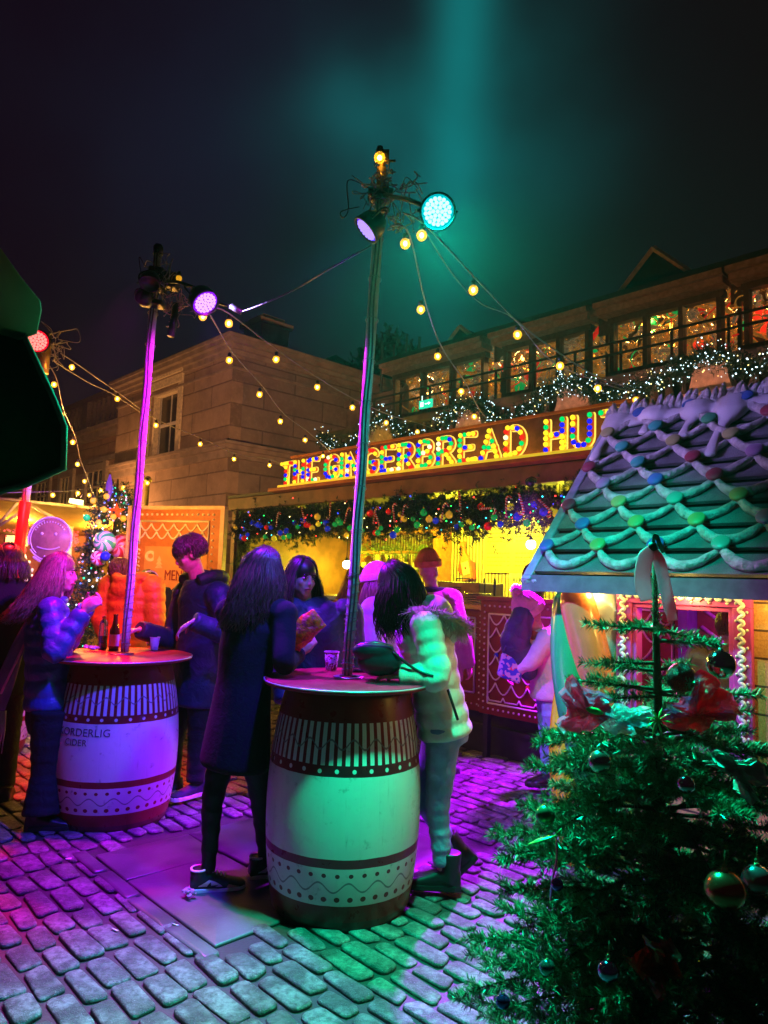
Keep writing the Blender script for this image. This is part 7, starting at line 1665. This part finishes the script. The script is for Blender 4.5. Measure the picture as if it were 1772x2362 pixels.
# heart outline, tree, moon and gingerbread shapes
hx, hz = mw*.60, ztop-.56
mb.tube([MP(hx+.055*16*math.sin(t)**3/16, hz+.055*(13*math.cos(t)-5*math.cos(2*t)-2*math.cos(3*t)-math.cos(4*t))/16, .055) for t in [2*PI*i/24 for i in range(24)]], .006, 6, closed=True)
mb.build('icing', M_icing, mbd)
mb = MB(); 
for i in range(3): mb.add([MP(mw*.36-.05+i*.01, ztop-.66+i*.04, .05), MP(mw*.36+.05-i*.01, ztop-.66+i*.04, .05), MP(mw*.36, ztop-.60+i*.04, .05)], [(0,1,2)])
mb.lathe([(.03,0),(.06,0),(.06,.012),(.03,.012)], 20, MP(mw*.26, ztop-.53, .046), Matrix.Rotation(PI/2,3,'X'), caps=False)
mb.add([MP(mw*.22+.045*math.sin(2*PI*i/10)*(1 if i%2==0 else .45), ztop-.72+.045*math.cos(2*PI*i/10)*(1 if i%2==0 else .45), .05) for i in range(10)], [tuple(range(10))])
mb.build('biscuit_shape', mat('biscuit_tan', (.66,.42,.22), .5), mbd, False)
tv, tf = text_mesh('MENU', .14, .003); mb = MB(); mb.add([MP(mw*.56+v_.x*.8, ztop-.74+v_.y*1.15, .052+v_.z) for v_ in tv], tf); mb.build('heading', mat('maroon_letter', (.22,.02,.02), .6), mbd, False)
mb = MB(); R_ = random.Random(9)
for c_ in range(2):
    for k in range(24):
        x_ = .26+c_*(mw*.42); z_ = ztop-.86-k*.042
        if z_ < .55 or k == 1: continue
        xe = x_+R_.uniform(.16,.25)
        while x_ < xe: l_ = R_.uniform(.02,.05); mbx(mb, x_, x_+l_, z_, z_+.012, .047, .049); x_ += l_+.012
mb.build('printed_text', mat('brown_print', (.20,.06,.02), .7), mbd, False)
point('menu_light', MP(mw*.5, ztop-.2, .9), (1,.40,.05), 70, .1)
# ------------------------------------------------------------------ near parasol edge at the left
pr_ = thing('green_parasol', 'close dark green parasol edge cutting into the left side of the picture', 'parasol', D(-260, 1400, 1.35))
Yp = 1.30; M_par = clothmat('dark_green_canvas', (.05,.16,.10), .8, 200, .2, .2)
def translucent(m, col, f):
    nt = m.node_tree; p = nt.nodes['Principled BSDF']; o = [n for n in nt.nodes if n.type == 'OUTPUT_MATERIAL'][0]; t = nt.nodes.new('ShaderNodeBsdfTranslucent'); t.inputs[0].default_value = (*col, 1)
    mx = nt.nodes.new('ShaderNodeMixShader'); mx.inputs[0].default_value = f; nt.links.new(p.outputs[0], mx.inputs[1]); nt.links.new(t.outputs[0], mx.inputs[2]); nt.links.new(mx.outputs[0], o.inputs[0])
translucent(M_par, (.05,.14,.09), .35)
def PP(px, py, Y=Yp): return D(px, py, Y)
mb = MB(); f1 = [PP(-90,700,1.3), PP(0,760,1.27), PP(56,774,1.26), PP(94,856,1.26), PP(125,922,1.25), PP(149,985,1.25), PP(146,1080,1.25), PP(60,1118,1.25), PP(-60,1150,1.25)]
b1_ = [p+Vector((-.35,.25,.04)) for p in f1]; c_ = PP(-60,850,1.28); n_ = len(f1)
mb.add([c_]+f1+b1_, [(0, 1+i+1, 1+i) for i in range(n_-1)]+[(1+i, 2+i, 2+i+n_, 1+i+n_) for i in range(n_-1)]+[(0, 1, n_)]); par = mb.build('canopy', M_par, pr_)
sd_m = par.modifiers.new('so', 'SOLIDIFY'); sd_m.thickness = .006; 
mb = MB(); mb.tube(f1, .006, 6); mb.build('hem', mat('teal_hem', (.12,.35,.28), .7), pr_)
mb = MB(); vl_ = []
for i in range(9):
    t = i/8; a = PP(lerp(-60,88,t), lerp(1100,1112,t), 1.22); vl_.append(a)
vp = [PP(-90,480,1.36), PP(0,572,1.3), PP(43,633,1.28), PP(90,692,1.27), PP(93,712,1.265), PP(82,768,1.26), PP(40,782,1.25), PP(-90,740,1.26)]; q_ = [p+Vector((0,.006,0)) for p in vp]; nn = len(vp); mb.add(vp+q_, [tuple(range(nn)), tuple(range(2*nn-1,nn-1,-1))]+[(i,i+nn,(i+1)%nn+nn,(i+1)%nn) for i in range(nn)]); M_pgc = mat('pale_green_canvas', (.28,.42,.34), .8); translucent(M_pgc, (.3,.45,.35), .5); mb.build('folded_vent', M_pgc, pr_)
mb = MB(); a = PP(-260,1400,1.6); mb.tube([Vector((a.x,1.6,0)), Vector((a.x,1.6,2.5))], .025, 12); mb.build('pole', M_wood, pr_)
# ------------------------------------------------------------------ big decorated fir in the right foreground
YF = 1.9; tip = D(1508,1236,YF); mid_ = D(1513,1440,YF); base_ = Vector((D(1525,2300,YF).x, YF, 0))
ft = thing('christmas_tree', 'large fir tree with baubles and crinkled sweets in the right foreground', 'tree', base_)
r7 = random.Random(77)
MB().tube([base_, base_.lerp(mid_, .5), D(1518,1640,YF), mid_, tip], [.035,.024,.0125,.0085,.004], 10).build('trunk', mat('fir_bark', (.06,.045,.03), .9, bump=.8, bs=60), ft)
tw = []; wood = MB()
def axis_at(z): 
    P = [base_, D(1518,1640,YF), mid_, tip]
    for a, c_ in zip(P, P[1:]):
        if z <= c_.z: return a.lerp(c_, (z-a.z)/(c_.z-a.z))
    return tip
def branch(z, az, L_, rise=.15, twl=.10, dens=1.0, sag=.0):
    p0 = axis_at(z); d = Vector((math.cos(az), math.sin(az), 0)); n_ = max(4, int(L_/.03)); P = []
    for i in range(n_+1): t = i/n_; P.append(p0+d*L_*t+Vector((0,0,L_*(rise*t-sag*t*t))))
    wood.tube(P, [lerp(.006, .002, i/n_) for i in range(n_+1)], 5); tw.append((P[max(0,n_//3)], P[-1])); 
    for i in range(1, n_+1):
        t = i/n_; l_ = twl*(1.25-t*.75)
        if L_ > .08 and i > n_*.22 and i % 2 == 0:
            for sgn in (-1, 1):
                if r7.random() > dens: continue
                sd2 = Vector((-d.y, d.x, 0))*sgn; v_ = (d*.75+sd2*.7+Vector((0,0,r7.uniform(-.15,.18)))).normalized(); e_ = P[i]+v_*l_*r7.uniform(.7,1.15); tw.append((P[i], e_)); wood.tube([P[i], e_], [.002,.001], 3)
                if l_ > .115:
                    for k2 in (-1, 1): v2 = (v_*.7+v_.cross(Vector((0,0,1)))*k2*.6+Vector((0,0,r7.uniform(-.2,.2)))).normalized(); m2 = P[i].lerp(e_, .5); tw.append((m2, m2+v2*l_*.55))
    tw.append((P[-1], P[-1]+(P[-1]-P[-2]).normalized()*.03))
tw.append((mid_, mid_.lerp(tip, .5)))
def zz_(py): return D(1510, py, YF).z
for (py, az, L_, rise) in [(1452,3.1,.155,.05),(1450,.06,.145,-.22),(1455,1.7,.10,.1),(1456,-1.8,.07,.1), (1478,-.2,.12,.0),(1530,3.4,.13,.02),(1548,2.8,.16,.05),(1545,.5,.10,.1),(1560,1.6,.14,.1),(1560,-1.3,.10,.0),
                           (1590,3.0,.20,.06),(1595,.15,.27,-.02),(1600,-.6,.16,.0),(1600,2.2,.18,.1),(1605,3.7,.17,.02),(1620,1.2,.2,.1)]: branch(zz_(py), az, L_, rise, .055, .75)
z = zz_(1690); kk_ = 0
while z > .12:
    py_eq = 0; hfrac = (zz_(1690)-z)/(zz_(1690)-.1); rad = .25+.27*min(1, hfrac*1.25)**.75
    if z < .35: rad *= .95
    nb_ = 12
    for i in range(nb_):
        az = 2*PI*i/nb_+kk_*1.1+r7.uniform(-.2,.2)
        branch(z+r7.uniform(-.025,.025), az, rad*r7.uniform(.82,1.1), r7.uniform(.05,.32), .105, .9, r7.uniform(.1,.35))
    z -= .068; kk_ += 1
V = needles(tw, 1400, .0225, .0023, 88, 1.0)
def m_needle(b, p, o):
    n = b.noise(o, 9, 3); n2 = b.noise(o, 90, 2); return b.mix(n2.sm(.3,.75), b.mix(n.sm(.3,.7), (.022,.085,.042), (.05,.15,.075)), (.16,.27,.16))
needle_mesh('crown', V, mat('fir_needle', fn=m_needle, rough=.38), ft); wood.build('branches', mat('twig_bark', (.07,.045,.025), .9), ft)
print('needles', len(V)//5, 'twigs', len(tw))
# ornaments
def bauble(px, py, r_, Y, lab, m, cap=None):
    r_ *= (.8 if py > 1700 else .95)
    cap = cap or M_cap
    p = D(px, py, Y); e = thing('bauble', lab, 'bauble', p, group='baubles on the foreground fir', world=False)
    MB().ell((0,0,0), r_, seg=28, rg=18).build('ball', m, e); MB().lathe([(r_*.17,r_*.97),(r_*.17,r_*1.09),(r_*.14,r_*1.12),(.001,r_*1.13)], 12).build('cap', cap, e); MB().tube([(math.cos(a)*.003, 0, r_*1.13+.003+math.sin(a)*.004) for a in [2*PI*i/10 for i in range(10)]]+[], .001, 4, closed=True).build('hook', cap, e)
    MB().tube([(0,0,r_*1.16),(0.002,0.002,r_*1.16+.03)], .0006, 4).build('thread', cap, e); return e
M_mir = mat('mirror_silver', (.75,.72,.72), .03, 1, var=0)
M_cap = mat('dull_cap', (.30,.22,.12), .45, .6)
bauble(1663,1533,.037,YF-.10,'mirror-bright silver bauble in front of the shed window','M' and M_mir, M_steel)
bauble(1572,1563,.0385,YF-.08,'dark red glitter bauble hanging beside the fir stem',mat('red_glitter', fn=lambda b,p,o: (b.L.new(b.bump(b.noise(o, 420, 2), 1.0, .004), p.inputs['Normal']), b.mix(b.noise(o, 500, 1).sm(.55,.7), (.16,.006,.012), (.6,.03,.05)))[1], rough=.3, metal=.6))
bauble(1672,2054,.045,YF-.50,'blurry copper-red bauble low on the right of the fir',mat('copper_satin', (.55,.14,.08), .22, .9, var=.05))
bauble(1384,1757,.028,YF-.44,'small silver-green bauble left of the fir stem',mat('silver_green', (.45,.6,.55), .18, .9, var=0))
bauble(1403,2240,.024,YF-.50,'violet and silver bauble near the bottom of the fir',mat('violet_chrome', (.4,.35,.7), .08, 1, var=0))
bauble(1583,1810,.022,YF-.40,'little pink mirrored bauble in the dark middle of the fir',mat('pink_chrome', (.7,.35,.5), .08, 1, var=0))
bauble(1258,1880,.026,YF-.32,'green bauble at the left edge of the fir',mat('green_satin', (.05,.35,.20), .2, .6, var=0))
bauble(1262,2232,.020,YF-.36,'small teal bauble low on the left of the fir',mat('teal_chrome', (.1,.5,.5), .1, .9, var=0))
bauble(1160,2310,.018,YF-.36,'tiny blue bauble at the bottom left of the fir',mat('blue_chrome', (.1,.12,.6), .1, .9, var=0))
bauble(1746,2030,.036,YF-.42,'rose bauble at the right edge of the fir',mat('rose_satin', (.5,.12,.16), .25, .7, var=0))
bauble(1285,2040,.016,YF-.38,'tiny purple bauble on the left side of the fir',mat('purple_chrome', (.3,.08,.6), .1, .9, var=0))
def m_cello(c1, c2, name):
    m_ = mat(name, fn=lambda b,p,o: (b.L.new(b.bump(b.noise(o, 26, 4, .6, 1.5), 1.0, .02), p.inputs['Normal']), b.mix(b.noise(o, 14, 2).sm(.35,.65), c1, c2))[1], rough=.12, coat=.7, alpha=.9); translucent(m_, c1, .5); return m_
def cello(lab, ctr, pts, m, Y, seed, clip=None, dep=.03):
    """crinkled cellophane sweet: a faceted crumpled fan between the pixel outline points"""
    R_ = random.Random(seed); C0_ = D(*ctr, Y); e = thing('wrapped_sweet', lab, 'ornament', C0_, group='cellophane sweets on the fir'); n_ = len(pts); mb = MB()
    O = [D(x, y, Y+R_.uniform(-dep,dep)) for x, y in pts]; rings_ = []
    O = catmull(O, 3, True); n_ = len(O); rj = [R_.uniform(-dep,dep) for _ in O]
    for t in (.0,.15,.32,.5,.68,.85,1.0):
        rings_.append([C0_.lerp(o_, t)+Vector((R_.uniform(-.003,.003), (rj[i]*t+R_.uniform(-dep,dep)*.35)*(1 if .1 < t else .3), R_.uniform(-.005,.005)*t)) for i, o_ in enumerate(O)])
    vs = [p for rg in rings_ for p in rg]; fs_ = []
    for k in range(6):
        for i in range(n_): a, b_, c_, d_ = k*n_+i, k*n_+(i+1)%n_, (k+1)*n_+(i+1)%n_, (k+1)*n_+i; fs_ += [(a,b_,c_),(a,c_,d_)]
    mb.add(vs, fs_); mb.add([v_+Vector((0,.018,.003)) for v_ in vs], [f_[::-1] for f_ in fs_]); mb.build('wrapper', m, e, False)
    if clip:
        cm = MB(); q = D(*clip[0], Y-.02); cm.ell(q, (.022,.009,.008), Matrix.Rotation(clip[1], 3, 'Y'), 12, 8); cm.build('clip', clip[2], e)
    return e
M_grclip = mat('green_ribbon', (.05,.45,.12), .3)
def fan(cx, cy_, lst): return lst
cello('pink cellophane wrapped sweet left of the fir stem', (1360,1645), [(1300,1610),(1322,1560),(1345,1585),(1392,1600),(1408,1618),(1412,1650),(1390,1672),(1350,1690),(1296,1690),(1305,1650)], m_cello((.98,.10,.30), (.95,.30,.42), 'pink_cellophane'), YF-.16, 3, ((1372,1640), .25, M_grclip))
cello('iridescent clear cellophane bow in the middle of the fir', (1440,1665), [(1388,1668),(1400,1640),(1440,1632),(1480,1640),(1498,1630),(1500,1660),(1470,1680),(1440,1692),(1405,1690)], m_cello((.65,.85,.9), (.7,.5,.9), 'iridescent_film'), YF-.18, 5)
cello('large red-pink cellophane wrapped sweet right of the fir stem', (1610,1650), [(1534,1648),(1560,1620),(1600,1590),(1628,1552),(1668,1585),(1705,1632),(1705,1650),(1660,1668),(1610,1682),(1570,1685),(1540,1672)], m_cello((.98,.03,.16), (.98,.16,.14), 'red_cellophane'), YF-.15, 8)
gr = thing('green_ribbon_bow', 'small bright green ribbon bow on the fir stem', 'bow', D(1518,1662,YF-.2)); mb = MB()
for a in range(9): d_ = Vector((math.cos(a*.7), -.3, math.sin(a*.7))); q = D(1518,1662,YF-.2); mb.tube([q, q+d_*.02, q+d_*.034+Vector((0,0,-.004))], [.004,.006,.001], 5, flat=.3)
mb.build('ribbon', M_grclip, gr)
cello('crumpled red cellophane flower low on the fir', (1520,2235), [(1440,2220),(1490,2205),(1498,2170),(1530,2190),(1570,2195),(1560,2240),(1540,2275),(1520,2300),(1495,2265)], m_cello((.45,.05,.03), (.3,.02,.02), 'dark_red_film'), YF-.42, 9)
cello('white crumpled cloth bow on the right side of the fir', (1700,1775), [(1635,1765),(1660,1738),(1695,1750),(1705,1765),(1768,1765),(1770,1805),(1728,1808),(1752,1838),(1738,1852),(1712,1835),(1700,1800),(1660,1775)], mat('white_cloth', (.55,.60,.55), .7, bump=.5), YF-.38, 10, dep=.02)
lf = thing('green_leaf_ornament', 'long bright green leaf ornament at the left edge of the fir', 'ornament', D(1250,1940,YF-.36)); mb = MB(); a, c_ = D(1218,1948,YF-.36), D(1284,1926,YF-.36); mb.tube([a, a.lerp(c_,.4), a.lerp(c_,.8), c_], [.002,.010,.008,.003], 8, flat=.35); mb.build('leaf', M_grclip, lf); mb = MB(); mb.tube([c_, D(1296,1912,YF-.36)], [.003,.002], 5); mb.build('stalk', M_grclip, lf)
pkr = thing('pink_ribbon_streamer', 'magenta ribbon streamer hanging on the left side of the fir', 'ribbon', D(1278,1990,YF-.36)); MB().tube(catmull([D(1284,1935,YF-.36), D(1284,1985,YF-.37), D(1274,2030,YF-.36), D(1270,2080,YF-.37)], 5), [.007]*15+[.002], 6, flat=.2).build('ribbon', mat('magenta_ribbon', (.5,.05,.35), .3), pkr)
# ribbon bow at the tip
tr2 = thing('tip_ribbon', 'satin ribbon tied round the tip of the foreground fir', 'ribbon', tip); M_sat = mat('mauve_satin', (.62,.36,.48), .3, var=.2, coat=.3, bump=.3, bs=20); translucent(M_sat, (.75,.35,.5), .5)
def rib(pts, w_, Y):
    P = catmull([D(x, y, Y+dy) for x, y, dy in pts], 6); n_ = len(P); mb = MB(); mb.tube(P, [w_*(.35+.65*min(1, i/(n_*.25)))*(1 if i < n_-3 else .8) for i in range(n_)], 12, flat=.16, up=(.2,1,0)); return mb
rib([(1505,1262,0),(1488,1290,-.02),(1482,1340,-.03),(1492,1385,-.02)], .020, YF-.02).build('tail', M_sat, tr2); rib([(1506,1262,0),(1522,1300,-.02),(1538,1370,-.03),(1552,1432,-.02)], .016, YF-.02).build('tail', M_sat, tr2)
MB().ell(D(1506,1262,YF-.02), (.014,.012,.014)).build('knot', mat('dark_knot', (.05,.03,.05), .5), tr2); rib([(1505,1258,0),(1512,1235,-.01),(1522,1255,-.015),(1530,1275,0)], .006, YF-.02).build('loop', mat('teal_ribbon', (.05,.25,.22), .4), tr2)
# ------------------------------------------------------------------ litter on the setts
for k, (px, py, sz, lab) in enumerate([(430,2068,.04,'crumpled clear plastic wrapper on the path in front of the trainers'),(404,2135,.018,'scrap of white paper on the setts below the wrapper'),(158,1983,.016,'tiny white scrap on the setts at left'),(575,2003,.016,'small white scrap on the path between the trainers'),(265,2147,.018,'pale scrap of paper left of the larger scrap')]):
    p = G(px, py, .02); e = thing('litter', lab, 'litter', p, rnd.uniform(0,3), world=False); mb = MB()
    if k == 0:
        for i in range(10): mb.ell((rnd.uniform(-sz,sz), rnd.uniform(-sz,sz)*.6, .012+rnd.uniform(0,.02)), (rnd.uniform(.01,.022), rnd.uniform(.008,.016), rnd.uniform(.004,.010)), Matrix.Rotation(rnd.uniform(0,3), 3, 'X'), 7, 5)
        mb.build('film', bpy.data.materials['crinkled_film'], e, False)
    else: mb.add([(-sz,-.004,.004),(sz,-.006,.005),(sz*.9,.004,.010),(-sz*.9,.006,.006)], [(0,1,2,3)]); so = mb.build('scrap', mat('white_scrap_%d' % k, (.7,.7,.68), .6), e, False); so.modifiers.new('s', 'SOLIDIFY').thickness = .001

point('amber_fill', D(330, 1060, 5.8), (1,.45,.07), 30, .03); point('amber_fill', D(150, 1010, 6.6), (1,.50,.10), 30, .03)  # added amber fills near the festoon strings, away from any bulb

# ------------------------------------------------------------------ damp night air between the lamps
hz = MB(); hz.box((0, 20, 11), (70, 60, 24)); ho = hz.build('haze', [], smooth=False); tag(ho, kind='stuff')
hm = bpy.data.materials.new('haze_air'); hm.use_nodes = True; nt = hm.node_tree; nt.nodes.clear()
pv = nt.nodes.new('ShaderNodeVolumePrincipled'); pv.inputs['Color'].default_value = (.8,.85,.9,1); pv.inputs['Density'].default_value = .0008; pv.inputs['Anisotropy'].default_value = .72
mo = nt.nodes.new('ShaderNodeOutputMaterial'); nt.links.new(pv.outputs[0], mo.inputs['Volume']); ho.data.materials.append(hm)
